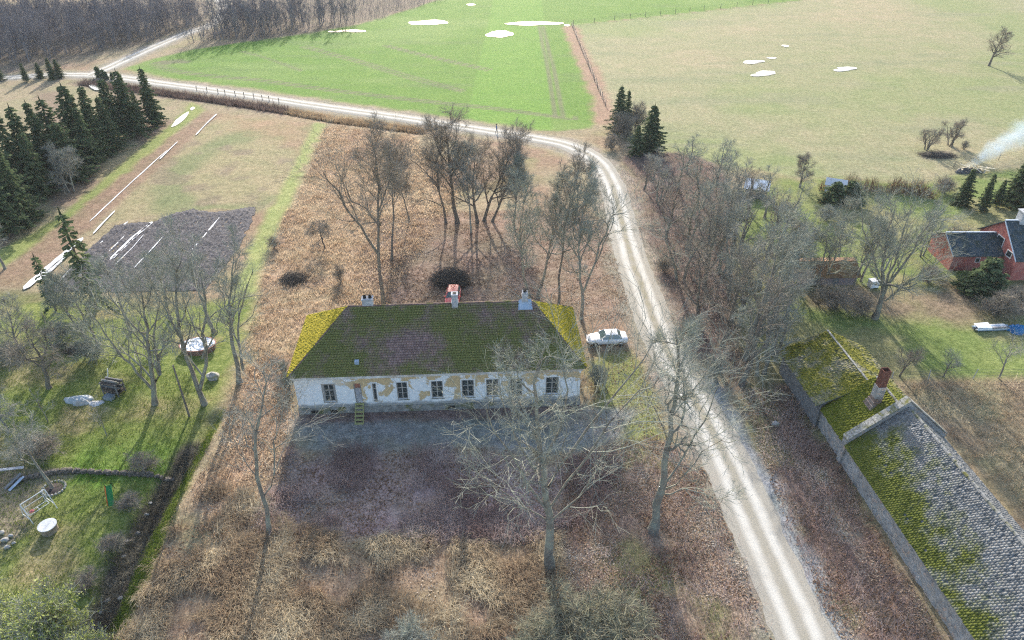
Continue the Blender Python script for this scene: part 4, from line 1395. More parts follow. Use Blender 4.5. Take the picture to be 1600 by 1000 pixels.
def tubes_mesh(name, branches, k, ribbons=None):
    """branches: list of (pts Nx3, radii N) -> one mesh of tapering tubes"""
    if not branches:
        return None
    cnt = np.array([len(b[0]) for b in branches])
    P = np.concatenate([b[0] for b in branches])
    R = np.concatenate([b[1] for b in branches])
    last = np.cumsum(cnt) - 1
    first = last - cnt + 1
    T = np.empty_like(P)
    T[1:-1] = P[2:] - P[:-2]
    T[0] = P[1] - P[0]
    T[-1] = P[-1] - P[-2]
    T[first] = P[first + 1] - P[first]
    T[last] = P[last] - P[last - 1]
    T /= np.linalg.norm(T, axis=1)[:, None] + 1e-9
    ref = np.where(np.abs(T[:, 2:3]) < 0.9, np.array([[0, 0, 1.0]]), np.array([[1.0, 0, 0]]))
    A = np.cross(T, ref)
    A /= np.linalg.norm(A, axis=1)[:, None] + 1e-9
    B = np.cross(T, A)
    an = 2 * math.pi * np.arange(k) / k
    V = P[:, None, :] + R[:, None, None] * (A[:, None, :] * np.cos(an)[None, :, None] + B[:, None, :] * np.sin(an)[None, :, None])
    n = len(P)
    isl = np.zeros(n, bool)
    isl[last] = True
    i = np.nonzero(~isl)[0]
    j = np.arange(k)
    j2 = (j + 1) % k
    F = np.stack([i[:, None] * k + j, i[:, None] * k + j2, (i[:, None] + 1) * k + j2, (i[:, None] + 1) * k + j], -1).reshape(-1, 4)[:, ::-1]
    rnd = np.repeat(np.repeat(np.random.default_rng(len(P)).random(len(branches)), cnt), k)
    V = V.reshape(-1, 3)
    if ribbons is not None:          # the finest twigs as narrow blades
        q, r = ribbons
        B_, m1, _ = q.shape
        rg = np.random.default_rng(B_)
        T = q[:, -1] - q[:, 0]
        T /= np.linalg.norm(T, axis=1)[:, None] + 1e-9
        W = np.cross(T, rg.normal(0, 1, (B_, 3)))
        W /= np.linalg.norm(W, axis=1)[:, None] + 1e-9
        V2 = np.stack([q - W[:, None] * r[..., None], q + W[:, None] * r[..., None]], 2).reshape(-1, 3)
        b = (np.arange(B_) * m1 * 2)[:, None] + (np.arange(m1 - 1) * 2)[None]
        F2 = np.stack([b, b + 1, b + 3, b + 2], -1).reshape(-1, 4) + len(V)
        V = np.concatenate([V, V2])
        F = np.concatenate([F, F2])
        rnd = np.concatenate([rnd, np.repeat(rg.random(B_), m1 * 2)])
    return fast_mesh(name, V, np.full(len(F), 4), F, True, attrs={"rnd": rnd})


def grow_batch(rg, p, d, L, r0, r1, nseg, wob, lift, droop=0.0):
    """many branches at once: p, d (B,3); L, r0, r1 (B,)"""
    B = len(p)
    pts = np.empty((B, nseg + 1, 3))
    pts[:, 0] = p
    step = (L / nseg)[:, None]
    for i in range(nseg):
        d = d + rg.normal(0, wob, (B, 3))
        d[:, 2] += lift - droop * (i + 1) / nseg
        d = d / (np.linalg.norm(d, axis=1)[:, None] + 1e-9)
        p = p + d * step
        pts[:, i + 1] = p
    t = np.linspace(0, 1, nseg + 1)[None]
    return pts, r0[:, None] * (1 - t) + r1[:, None] * t


def spawn(rg, parents, n, tmin, ang, lratio, rscale, nseg, wob, lift, tip=0.006, droop=0.0, taper_len=0.55, minlen=0.0):
    """n children on each parent; parents = (pts (B,m+1,3), rad (B,m+1), L (B,))"""
    pts, rad, PL = parents
    B, m1, _ = pts.shape
    m = m1 - 1
    t = tmin + (1 - tmin) * (np.arange(n)[None] + rg.random((B, n))) / n
    f = np.minimum(t * m, m - 1e-6)
    i = f.astype(int)
    u = (f - i)[..., None]
    bi = np.arange(B)[:, None]
    p = pts[bi, i] * (1 - u) + pts[bi, i + 1] * u
    r = rad[bi, i] * (1 - u[..., 0]) + rad[bi, i + 1] * u[..., 0]
    tan = pts[bi, i + 1] - pts[bi, i]
    tan = tan / (np.linalg.norm(tan, axis=-1, keepdims=True) + 1e-9)
    ref = np.where(np.abs(tan[..., 2:3]) < 0.9, np.array([0, 0, 1.0]), np.array([1.0, 0, 0]))
    a = np.cross(tan, ref)
    a = a / (np.linalg.norm(a, axis=-1, keepdims=True) + 1e-9)
    b = np.cross(tan, a)
    az = rg.random((B, 1)) * 6.28 + np.arange(n)[None] * 2.4 + rg.normal(0, 0.4, (B, n))
    an = ang * rg.uniform(0.7, 1.3, (B, n))
    d = tan * np.cos(an)[..., None] + (a * np.cos(az)[..., None] + b * np.sin(az)[..., None]) * np.sin(an)[..., None]
    L = np.maximum(PL, minlen)[:, None] * lratio * (1 - taper_len * t) * rg.uniform(0.7, 1.25, (B, n))
    rr = np.minimum(r * 0.75, np.maximum(tip * 1.3, r * rscale))
    p, d, L, rr = p.reshape(-1, 3), d.reshape(-1, 3), L.ravel(), rr.ravel()
    q, rad2 = grow_batch(rg, p, d, L, rr, np.maximum(tip, rr * 0.35), nseg, wob, lift, droop)
    return q, rad2, L


def resample(pts, rad, n):
    tp = np.linspace(0, len(pts) - 1, n)
    k = np.arange(len(pts))
    return np.stack([np.interp(tp, k, pts[:, c]) for c in range(3)], 1), np.interp(tp, k, rad)


def bare_tree(seed, h, spread=0.45, stems=1, trunk_r=None, fork=0.35, n1=9, n2=7, n3=6, n4=4, tip=0.009, lift=0.10, lean=(0, 0), wob=0.12, limbs=None, trunk_line=None, droop=0.0, ang=0.8):
    """leafless broadleaf tree, base at the origin; returns (trunk mesh, crown mesh)"""
    rg = np.random.default_rng(seed)
    trunk_r = trunk_r or h * 0.018
    thick, thin = [], []
    L1 = []
    for s in range(stems):
        a = 6.28 * s / stems + rg.random()
        base = np.array([math.cos(a), math.sin(a), 0]) * (0.0 if stems == 1 else trunk_r * 1.6)
        base[2] = -0.35
        tilt = (0.0 if stems == 1 else 0.16)
        if trunk_line is not None and s == 0:
            pts, _ = resample(np.array(trunk_line, float), np.zeros(len(trunk_line)), max(11, len(trunk_line) * 2))
            pts[1:-1] += rg.normal(0, 0.07, (len(pts) - 2, 3))
        else:
            hh = h * (0.9 if stems == 1 else rg.uniform(0.72, 0.95))
            d0 = unit(np.array([lean[0] + math.cos(a) * tilt, lean[1] + math.sin(a) * tilt, 1.0]))
            pts = grow_batch(rg, base[None], d0[None], np.array([hh]), np.ones(1), np.ones(1), 12, wob * 0.55, 0.05)[0][0]
        t = np.linspace(0, 1, len(pts))
        rs = trunk_r / math.sqrt(max(1, stems * 0.7))
        rad = rs * (1 - 0.93 * t ** 0.85) + tip
        rad[0] = rs * 1.45
        thick.append((pts, rad))
        q, r2, L = spawn(rg, (pts[None], rad[None], np.array([h])), max(3, int(n1 / (1 if stems == 1 else stems * 0.6))), fork, ang, spread, 0.62, 8, wob * 1.7, lift, tip * 2, droop)
        L1 += [(q[i], r2[i], L[i]) for i in range(len(q))]
    for pts_l, rr in (limbs or []):
        p0 = np.array(pts_l, float)
        pts, rad = resample(p0, np.linspace(rr, max(tip * 2, rr * 0.22), len(p0)), 9)
        pts[1:-1] += rg.normal(0, 0.10, (len(pts) - 2, 3))
        L1.append((pts, rad, float(np.sum(np.linalg.norm(np.diff(pts, axis=0), axis=1)))))
    P1 = (np.stack([b[0] for b in L1]), np.stack([b[1] for b in L1]), np.array([b[2] for b in L1]))
    thick += [(P1[0][i], P1[1][i]) for i in range(len(L1))]
    P2 = spawn(rg, P1, n2, 0.15, 0.68, 0.60, 0.55, 5, wob * 1.9, lift * 0.9, tip * 1.2, droop, 0.45)
    for i in range(len(P2[0])):
        (thick if P2[1][i, 0] > 0.05 else thin).append((P2[0][i], P2[1][i]))
    P3 = spawn(rg, P2, n3, 0.10, 0.6, 0.60, 0.5, 2, wob * 1.7, lift * 0.9, tip * 0.8, droop, 0.40)
    thin += list(zip(P3[0], P3[1]))
    rib = None
    if n4:
        P4 = spawn(rg, P3, n4 * 2, 0.05, 0.5, 0.66, 0.7, 1, wob * 1.2, lift * 0.9, tip * 0.8, droop, 0.35, minlen=0.9)
        rib = (P4[0], P4[1])
    return tubes_mesh("trunk", thick, 6), tubes_mesh("crown", thin, 3, rib)


def bark(name, a, b, lich, amt=0.5):
    M = Mat(name)
    geo = M.n("NewGeometry").outputs["Position"]
    f = M.noise(geo, 3.0, 5, 0.7)
    col = M.ramp(f, [(0.3, a), (0.7, b)])
    g = M.noise(geo, 1.1, 4, 0.6)
    col = M.mix(M.maprange(g, 0.42, 0.62, 0.0, amt), col, lich)
    return M.bsdf(col, 0.95, M.bump(f, 0.5, 0.04), spec=0.1)


MAT_BARK = bark("lichen_bark", (0.135, 0.12, 0.10), (0.26, 0.235, 0.20), (0.32, 0.33, 0.265), 0.7)
MAT_TWIG = bark("lichen_twigs", (0.215, 0.215, 0.18), (0.35, 0.35, 0.295), (0.31, 0.345, 0.275), 0.7)
MAT_BARK_DARK = bark("dark_bark", (0.10, 0.085, 0.072), (0.20, 0.17, 0.145), (0.20, 0.20, 0.16), 0.5)
MAT_TWIG_BROWN = bark("brown_twigs", (0.21, 0.175, 0.14), (0.33, 0.285, 0.235), (0.30, 0.28, 0.22), 0.6)
MAT_TWIG_BLUE = bark("grey_twigs", (0.24, 0.23, 0.20), (0.37, 0.355, 0.315), (0.33, 0.35, 0.285), 0.7)
MAT_TWIG_FAR = bark("far_twigs", (0.15, 0.14, 0.15), (0.235, 0.22, 0.235), (0.20, 0.185, 0.195), 0.6)
MAT_BIRCH = bark("birch_bark", (0.17, 0.16, 0.165), (0.30, 0.285, 0.29), (0.18, 0.165, 0.17), 0.6)

TREES = {}


def put_tree(name, protos, loc, label, cat="tree", group=None, rz=0.0, scale=1.0, mats=(None, None), sz=None):
    t = empty(name, loc, rz, label, cat, group)
    t.scale = (scale, scale, sz or scale)
    for nm, me, mt in (("trunk", protos[0], mats[0]), ("crown", protos[1], mats[1])):
        if me is None:
            continue
        o = bpy.data.objects.new(nm, me)
        COL.objects.link(o)
        if not me.materials:
            me.materials.append(mt)
        o.material_slots[0].link = 'OBJECT'
        o.material_slots[0].material = mt
        o.parent = t
    return t


def height_at(bx, by, ty):
    b = at(bx, by)
    return at_depth(bx, ty, b.y).z


def rel(base_px, pts, depth=None):
    """map a limb seen in the photograph to positions relative to the tree foot, at the tree's own distance"""
    b = gp(*base_px)
    out = []
    for i, p in enumerate(pts):
        dy = (depth or 0.0) * i / max(1, len(pts) - 1)
        q = at_depth(p[0], p[1], b.y + dy)
        out.append((q.x - b.x, q.y - b.y, q.z - b.z))
    return out


def own_tree(name, base, top, seed, label, mats, spread=0.42, rz=0.0, trunk=None, limbs=None, group=None, cat="tree", **kw):
    b = gp(*base)
    h = at_depth(base[0], top, b.y).z
    tl = rel(base, trunk) if trunk else None
    if tl:
        tl[0] = (tl[0][0], tl[0][1], -0.35)
    lb = [(rel(base, l[0], l[2] if len(l) > 2 else None), l[1]) for l in (limbs or [])]
    pr_ = bare_tree(seed, h, spread, trunk_line=tl, limbs=lb, **kw)
    return put_tree(name, pr_, b, label, cat, group, rz, 1.0, mats)


GREY = (MAT_BARK, MAT_TWIG)
DARK = (MAT_BARK_DARK, MAT_TWIG_BROWN)
PALE = (MAT_BARK, MAT_TWIG_BLUE)
OLIVE = (MAT_BARK_DARK, bark('olive_twigs', (0.17, 0.155, 0.11), (0.28, 0.265, 0.19), (0.25, 0.26, 0.17), 0.6))

# the old trees round the manor, each grown for its own place
own_tree("bare_tree", (860, 890), 520, 101, "big lichen-grey bare tree standing before the manor's right half", GREY, 0.26, trunk=[(860, 890), (860, 830), (853, 770), (848, 720), (838, 660), (835, 600), (850, 545)],
         limbs=[([(858, 760), (885, 712), (925, 668), (962, 612), (1000, 566), (1020, 536)], 0.116, 1.5), ([(862, 790), (900, 738), (935, 688), (972, 640), (1004, 602), (1030, 590)], 0.088, -2.5),
                ([(856, 800), (825, 755), (798, 712), (772, 668), (760, 640)], 0.102, -1.5), ([(856, 770), (820, 712), (790, 650), (782, 606)], 0.088, 2.5), ([(850, 730), (872, 672), (886, 610), (880, 560), (862, 520)], 0.088, 1.0),
                ([(858, 815), (815, 790), (780, 765), (752, 740)], 0.068, -2.5), ([(860, 815), (900, 780), (930, 745), (945, 720)], 0.068, -2)],
         trunk_r=0.4, n1=8, n2=8, n3=6, n4=3, fork=0.35, tip=0.011, lift=0.06, wob=0.15)
own_tree("bare_tree", (1020, 830), 520, 102, "tall bare tree leaning over the near left edge of the road", GREY, 0.26, trunk=[(1020, 830), (1027, 785), (1036, 740), (1044, 690), (1052, 640), (1058, 590), (1060, 545), (1055, 520)],
         limbs=[([(1042, 752), (1075, 700), (1100, 655), (1118, 612), (1140, 580)], 0.088, 1.0), ([(1036, 765), (1070, 742), (1100, 706), (1130, 690), (1150, 688)], 0.061, -1.5),
                ([(1034, 772), (1065, 762), (1090, 768), (1112, 780), (1140, 775)], 0.061, -2.0), ([(1046, 700), (1030, 660), (1012, 620), (1005, 590)], 0.054, 0.5), ([(1052, 650), (1085, 610), (1110, 575), (1120, 545)], 0.054, 2)],
         trunk_r=0.38, n1=9, n2=8, n3=6, n4=4, fork=0.38, tip=0.010, lift=0.05, wob=0.15)
own_tree("bare_tree", (422, 835), 575, 103, "slender pale bare tree at the front left of the manor's brambles", PALE, 0.26, trunk=[(422, 835), (416, 790), (402, 735), (398, 690), (408, 640), (416, 600), (412, 575)],
         limbs=[([(410, 765), (388, 735), (372, 700), (358, 670)], 0.05, -1), ([(412, 775), (430, 740), (428, 690), (440, 650), (436, 610)], 0.07, 1), ([(402, 720), (384, 690), (378, 640)], 0.05, 1), ([(420, 700), (445, 690), (470, 668), (500, 652)], 0.04, -1)],
         trunk_r=0.2, n1=7, n2=6, n3=5, n4=3, fork=0.4, tip=0.009, lift=0.08)
own_tree("bare_tree", (600, 475), 215, 104, "tall forked bare tree rising behind the manor's left chimney", DARK, 0.3, trunk=[(600, 475), (595, 440), (590, 395), (590, 350), (592, 300), (590, 260), (580, 220)],
         limbs=[([(590, 396), (566, 360), (545, 335), (530, 305), (512, 282), (505, 268)], 0.16, -1.5), ([(590, 350), (572, 325), (548, 312), (540, 290), (525, 272)], 0.09, 1), ([(592, 330), (605, 290), (612, 250), (605, 222)], 0.1, 1)],
         trunk_r=0.26, n1=15, n2=8, n3=6, n4=4, fork=0.45, tip=0.012)
own_tree("bare_tree", (612, 406), 216, 105, "slim straight bare tree behind the forked tree's right side", DARK, 0.32, trunk_r=0.18, n1=15, n2=8, n3=6, n4=4, fork=0.5, tip=0.012)
own_tree("bare_tree", (697, 348), 205, 106, "bare tree with low crooked left limb in the clump behind the manor", DARK, 0.42, trunk=[(697, 348), (692, 320), (685, 290), (682, 250), (690, 215)],
         limbs=[([(690, 322), (672, 312), (655, 314), (645, 318)], 0.08, -1), ([(685, 290), (665, 268), (648, 255), (640, 248)], 0.09, 1)], trunk_r=0.2, n1=15, n2=8, n3=6, n4=4, fork=0.3, tip=0.012)
own_tree("bare_tree", (715, 348), 165, 107, "tallest thick-trunked bare tree in the clump behind the manor", DARK, 0.42, trunk_r=0.36, n1=15, n2=8, n3=6, n4=4, fork=0.35, tip=0.012)
own_tree("bare_tree", (752, 347), 195, 108, "wide-branching bare tree with dark foot right of the clump's middle", DARK, 0.48, trunk_r=0.34, stems=2, n1=15, n2=8, n3=6, n4=4, fork=0.22, tip=0.012)
own_tree("bare_tree", (768, 346), 215, 109, "leaning bare tree at the clump's right end behind the manor", DARK, 0.42, lean=(0.3, 0.0), trunk_r=0.22, n1=15, n2=8, n3=6, n4=4, fork=0.25, tip=0.012)
own_tree("bare_tree", (736, 365), 220, 110, "pale slim bare tree in front of the clump behind the manor", PALE, 0.34, trunk_r=0.16, n1=15, n2=8, n3=6, n4=4, fork=0.3, tip=0.012)
own_tree("bare_tree", (834, 466), 225, 111, "tall twin-stemmed bare tree beside the manor's right chimney", GREY, 0.3, stems=2, trunk=None, trunk_r=0.26, n1=15, n2=8, n3=6, n4=4, fork=0.35, tip=0.012)
own_tree("bare_tree", (873, 476), 255, 112, "dark slim bare tree behind the manor's right hip", DARK, 0.32, trunk=[(873, 476), (874, 430), (880, 390), (884, 345), (896, 305), (905, 265)], trunk_r=0.16, n1=15, n2=8, n3=6, n4=4, fork=0.35, tip=0.012)
own_tree("bare_tree", (908, 498), 290, 113, "low-forking grey bare tree between manor and road", GREY, 0.34, trunk=[(908, 498), (910, 468), (907, 430), (905, 380), (908, 330), (918, 292)],
         limbs=[([(912, 455), (928, 420), (940, 380), (948, 350), (965, 330), (980, 335)], 0.13, -1), ([(930, 412), (948, 372), (960, 345), (955, 310)], 0.08, 1), ([(908, 420), (892, 370), (890, 330)], 0.07, 1)], trunk_r=0.24, n1=15, n2=8, n3=6, n4=4, fork=0.4, tip=0.012)
own_tree("bare_tree", (803, 352), 235, 114, "bare tree halfway between the clump and the bend of the road", GREY, 0.38, trunk_r=0.18, n1=15, n2=8, n3=6, n4=4, fork=0.3, tip=0.012)
own_tree("bare_tree", (640, 345), 225, 115, "thin bare tree left of the clump behind the manor", DARK, 0.32, trunk_r=0.12, n1=15, n2=8, n3=6, n4=4, fork=0.35, tip=0.012)
own_tree("fruit_tree", (508, 388), 340, 116, "small crooked fruit tree alone in the dry grass left of the clump", DARK, 0.6, trunk=[(508, 388), (504, 376), (500, 362), (498, 348)], trunk_r=0.14, n1=9, n2=7, n3=6, n4=3, fork=0.4, tip=0.010, lift=-0.04, droop=0.08, ang=1.1)

# left garden
own_tree("bare_tree", (242, 632), 425, 121, "twin-trunked bare tree in the left garden with long ground shadow", GREY, 0.42, stems=1, trunk=[(242, 632), (238, 600), (234, 560), (232, 520), (225, 475), (215, 430)],
         limbs=[([(240, 612), (248, 575), (240, 520), (250, 470)], 0.2, 1), ([(238, 608), (215, 580), (190, 560), (165, 520), (140, 490)], 0.15, -2), ([(236, 590), (205, 555), (170, 540), (135, 525)], 0.10, 2), ([(234, 540), (200, 500), (175, 465), (160, 440)], 0.12, 1)],
         trunk_r=0.28, n1=9, n2=8, n3=6, n4=4, fork=0.3, tip=0.010)
own_tree("bare_tree", (320, 632), 388, 122, "tall bare tree beside the leaning pole in the left garden", GREY, 0.30, trunk=[(320, 632), (310, 605), (296, 570), (284, 530), (276, 480), (275, 430), (285, 390)],
         limbs=[([(312, 610), (322, 570), (318, 520), (322, 470), (312, 420)], 0.2, 1), ([(316, 560), (338, 520), (345, 480)], 0.1, -1), ([(284, 530), (262, 490), (240, 450), (228, 420)], 0.12, 1)],
         trunk_r=0.28, n1=9, n2=8, n3=6, n4=4, fork=0.4, tip=0.010)
own_tree("bare_tree", (374, 600), 385, 123, "tall bare tree with two close trunks at the left lawn's edge", GREY, 0.26, trunk=[(374, 600), (370, 570), (362, 530), (358, 480), (362, 430), (366, 390)],
         limbs=[([(380, 578), (378, 550), (370, 515), (380, 470), (395, 425)], 0.16, 1), ([(360, 500), (345, 460), (338, 420)], 0.08, 0)], trunk_r=0.28, n1=9, n2=7, n3=6, n4=4, fork=0.4, tip=0.010)
own_tree("bare_tree", (205, 520), 400, 124, "bare tree at the foot of the ploughed plot's near right corner", GREY, 0.36, trunk_r=0.22, n1=10, n2=7, n3=6, n4=3, fork=0.3, tip=0.010)
own_tree("bare_tree", (268, 500), 385, 128, "bare tree below the middle of the ploughed plot", GREY, 0.36, trunk_r=0.24, n1=10, n2=7, n3=6, n4=3, fork=0.25, tip=0.010)
own_tree("bare_tree", (335, 520), 370, 129, "bare tree below the right end of the ploughed plot", GREY, 0.30, trunk_r=0.22, n1=9, n2=7, n3=6, n4=3, fork=0.3, tip=0.010)
own_tree("apple_tree", (78, 607), 505, 125, "dark spreading apple tree in the far left garden", DARK, 0.62, trunk=[(78, 607), (74, 585), (68, 565), (56, 545), (48, 530)], trunk_r=0.26, n1=11, n2=8, n3=6, n4=4, fork=0.3, tip=0.010, lift=0.0, ang=1.1)
own_tree("apple_tree", (14, 678), 615, 126, "small apple tree with whitewashed foot at the left edge", PALE, 0.6, trunk_r=0.14, n1=8, n2=7, n3=5, n4=3, fork=0.35, tip=0.009, lift=0.02, ang=1.0)
own_tree("apple_tree", (83, 763), 655, 127, "small bare tree in the stone-edged bed beside the garden swing", PALE, 0.48, trunk_r=0.16, n1=8, n2=7, n3=5, n4=3, fork=0.4, tip=0.009, lift=0.05)
own_tree("bare_sapling", (75, 660), 600, 130, "thin bare sapling between the two apple trees at left", PALE, 0.4, trunk_r=0.06, n1=7, n2=5, n3=4, n4=0, fork=0.3, tip=0.008)
own_tree("bare_sapling", (168, 680), 620, 131, "leaning bare sapling on the lawn below the garden cart", PALE, 0.4, lean=(-0.25, 0), trunk_r=0.05, n1=7, n2=5, n3=4, n4=0, fork=0.3, tip=0.008)

own_tree("bare_tree", (150, 545), 425, 132, "greenish bare tree left of the twin-trunked garden tree", GREY, 0.42, trunk_r=0.18, stems=2, n1=12, n2=7, n3=6, n4=4, fork=0.2, tip=0.010)
own_tree("bare_tree", (30, 545), 470, 133, "bare tree behind the dark apple tree at the left edge", PALE, 0.45, trunk_r=0.16, n1=11, n2=7, n3=5, n4=3, fork=0.2, tip=0.010)
own_tree("bare_tree", (8, 420), 330, 134, "silvery bare tree before the spruce row at the left edge", PALE, 0.45, trunk_r=0.2, n1=12, n2=7, n3=6, n4=3, fork=0.2, tip=0.011)
own_tree("bare_tree", (112, 300), 222, 135, "silvery bare tree before the middle of the spruce row", PALE, 0.42, trunk_r=0.2, stems=2, n1=12, n2=7, n3=6, n4=3, fork=0.15, tip=0.012)

# right garden
own_tree("bare_tree", (1240, 440), 330, 151, "bare tree at the thicket's edge beside the rusty shed", GREY, 0.38, trunk_r=0.18, stems=2, n1=12, n2=7, n3=6, n4=3, fork=0.2, tip=0.010)
own_tree("bare_tree", (1310, 400), 300, 152, "slim bare tree behind the rusty shed", GREY, 0.34, trunk_r=0.14, n1=11, n2=7, n3=5, n4=3, fork=0.2, tip=0.010)
own_tree("bare_tree", (1345, 440), 320, 153, "bare tree just left of the fan-shaped garden tree", GREY, 0.34, trunk_r=0.16, n1=11, n2=7, n3=5, n4=3, fork=0.2, tip=0.010)
own_tree("bare_tree", (1440, 400), 310, 154, "bare tree behind the fan-shaped garden tree's right side", GREY, 0.34, trunk_r=0.14, stems=2, n1=12, n2=7, n3=5, n4=3, fork=0.15, tip=0.010)
own_tree("bare_tree", (1366, 497), 305, 141, "large fan-shaped bare tree in the middle of the right garden", GREY, 0.36, stems=1, trunk=[(1366, 497), (1378, 465), (1380, 420), (1385, 370), (1400, 320)],
         limbs=[([(1380, 462), (1400, 430), (1425, 390), (1450, 350), (1470, 330)], 0.17, -1), ([(1380, 455), (1395, 420), (1410, 370), (1425, 320)], 0.17, 1), ([(1382, 470), (1415, 445), (1445, 425), (1480, 400)], 0.12, -2), ([(1378, 440), (1362, 400), (1350, 350), (1345, 320)], 0.13, 1), ([(1380, 470), (1405, 455), (1440, 448)], 0.08, -2)],
         trunk_r=0.36, n1=12, n2=9, n3=7, n4=4, fork=0.3, tip=0.010)
own_tree("bare_tree", (1280, 445), 335, 142, "bare tree in front of the rusty shed's left half", GREY, 0.4, trunk_r=0.22, stems=2, n1=13, n2=7, n3=6, n4=3, fork=0.25, tip=0.010)
own_tree("bare_tree", (1332, 445), 335, 143, "slim bare tree at the rusty shed's right end", GREY, 0.38, lean=(0.1, 0), trunk_r=0.2, n1=12, n2=7, n3=5, n4=3, fork=0.3, tip=0.010)
own_tree("bare_tree", (1250, 292), 242, 144, "round dark bare tree at the pasture edge of the garden", DARK, 0.5, trunk_r=0.2, n1=10, n2=7, n3=6, n4=3, fork=0.25, tip=0.012, ang=1.0)
own_tree("bare_tree", (1405, 588), 538, 145, "small dark bare tree behind the barn chimney", DARK, 0.5, trunk_r=0.12, n1=8, n2=6, n3=5, n4=2, fork=0.3, tip=0.009)
own_tree("bare_sapling", (1474, 588), 540, 146, "white-trunked sapling by the right garden fence, nearer the chimney", PALE, 0.5, trunk_r=0.09, n1=7, n2=5, n3=4, n4=2, fork=0.3, tip=0.008)
own_tree("bare_sapling", (1560, 592), 520, 147, "white-trunked sapling by the right garden fence near the edge", PALE, 0.5, trunk_r=0.1, n1=8, n2=5, n3=4, n4=2, fork=0.3, tip=0.008)
own_tree("bare_tree", (1448, 234), 195, 148, "left of two bare trees beside the earth heap in the pasture", DARK, 0.45, stems=3, trunk_r=0.2, n1=9, n2=6, n3=5, n4=2, fork=0.15, tip=0.014)
own_tree("bare_tree", (1484, 228), 181, 149, "right of two bare trees beside the earth heap in the pasture", DARK, 0.4, stems=4, trunk_r=0.2, n1=10, n2=6, n3=5, n4=2, fork=0.15, tip=0.014)
own_tree("bare_tree", (1545, 103), 40, 150, "lone round bare tree far out in the pasture", DARK, 0.42, trunk_r=0.3, n1=12, n2=8, n3=6, n4=2, fork=0.2, tip=0.016)

# roadside thicket to the right of the road
PROTO = []
for i, (st, h_, sp) in enumerate([(1, 12, 0.36), (3, 11, 0.36), (2, 13, 0.32), (1, 11, 0.42)]):
    PROTO.append((bare_tree(200 + i, h_, sp, stems=st, trunk_r=0.27, n1=10, n2=7, n3=5, n4=2, fork=0.2, tip=0.011, wob=0.13), h_))
THICK = [(1006, 296, 248), (1030, 318, 238), (1058, 300, 215), (1094, 326, 215), (1040, 372, 268), (1075, 392, 265), (1112, 372, 232), (1150, 390, 255), (1062, 440, 318), (1100, 452, 315), (1142, 470, 300), (1185, 452, 300),
         (1090, 505, 385), (1128, 540, 390), (1165, 560, 330), (1206, 505, 330), (1158, 600, 420), (1188, 585, 425), (1120, 286, 205), (1170, 330, 255), (1205, 400, 295), (1072, 268, 207), (1130, 430, 270), (1180, 520, 355), (1105, 420, 280), (1150, 505, 340), (1218, 455, 320), (1222, 360, 275), (1020, 280, 225), (1140, 345, 235), (1195, 340, 262), (1205, 560, 400)]
ORD = ("first second third fourth fifth sixth seventh eighth ninth tenth eleventh twelfth thirteenth fourteenth fifteenth sixteenth seventeenth eighteenth nineteenth twentieth twenty-first "
       "twenty-second twenty-third twenty-fourth twenty-fifth twenty-sixth twenty-seventh twenty-eighth twenty-ninth thirtieth thirty-first thirty-second").split()
THICK.sort(key=lambda t: t[1])
rgt = random.Random(8)
for i, (bx, by, ty) in enumerate(THICK):
    pr_, ph = PROTO[i % 4]
    h_ = height_at(bx, by, ty)
    b = gp(bx, by)
    me = (GREY, PALE, GREY, DARK)[i % 4]
    look = ("grey", "three-stemmed pale", "twin-stemmed grey", "brownish")[i % 4]
    side = "on the road side" if bx < 1000 + (by - 240) * 0.42 else ("on the garden side" if bx > 1120 + (by - 240) * 0.25 else "in the middle")
    put_tree("thicket_tree", pr_, b, look + " bare tree, " + ORD[i] + " from the road bend in the thicket, " + side, "tree", "trees of the roadside thicket", rgt.uniform(0, 6.28), 0.5 * (h_ / ph + 1.0) if h_ < ph else h_ / ph, me, sz=h_ / ph)

# shrubs
SHRUB = []
for i in range(3):
    SHRUB.append(bare_tree(300 + i, 3.2, 0.6, stems=7, trunk_r=0.07, n1=24, n2=5, n3=4, n4=2, fork=0.06, tip=0.009, wob=0.2, ang=0.8))


def shrub_of(kind, px, py, hgt, wid, label, group=None, i=0):
    b = gp(px, py)
    pr_, mats = SHRUB, {"grey": GREY, "olive": OLIVE}.get(kind, DARK)
    t = put_tree("shrub", pr_[i % 3], b, label, "shrub", group, (px * 7 + py) % 6.28, 1.0, mats)
    t.scale = (wid / 3.6, wid / 3.6, hgt / 3.2)
    return t


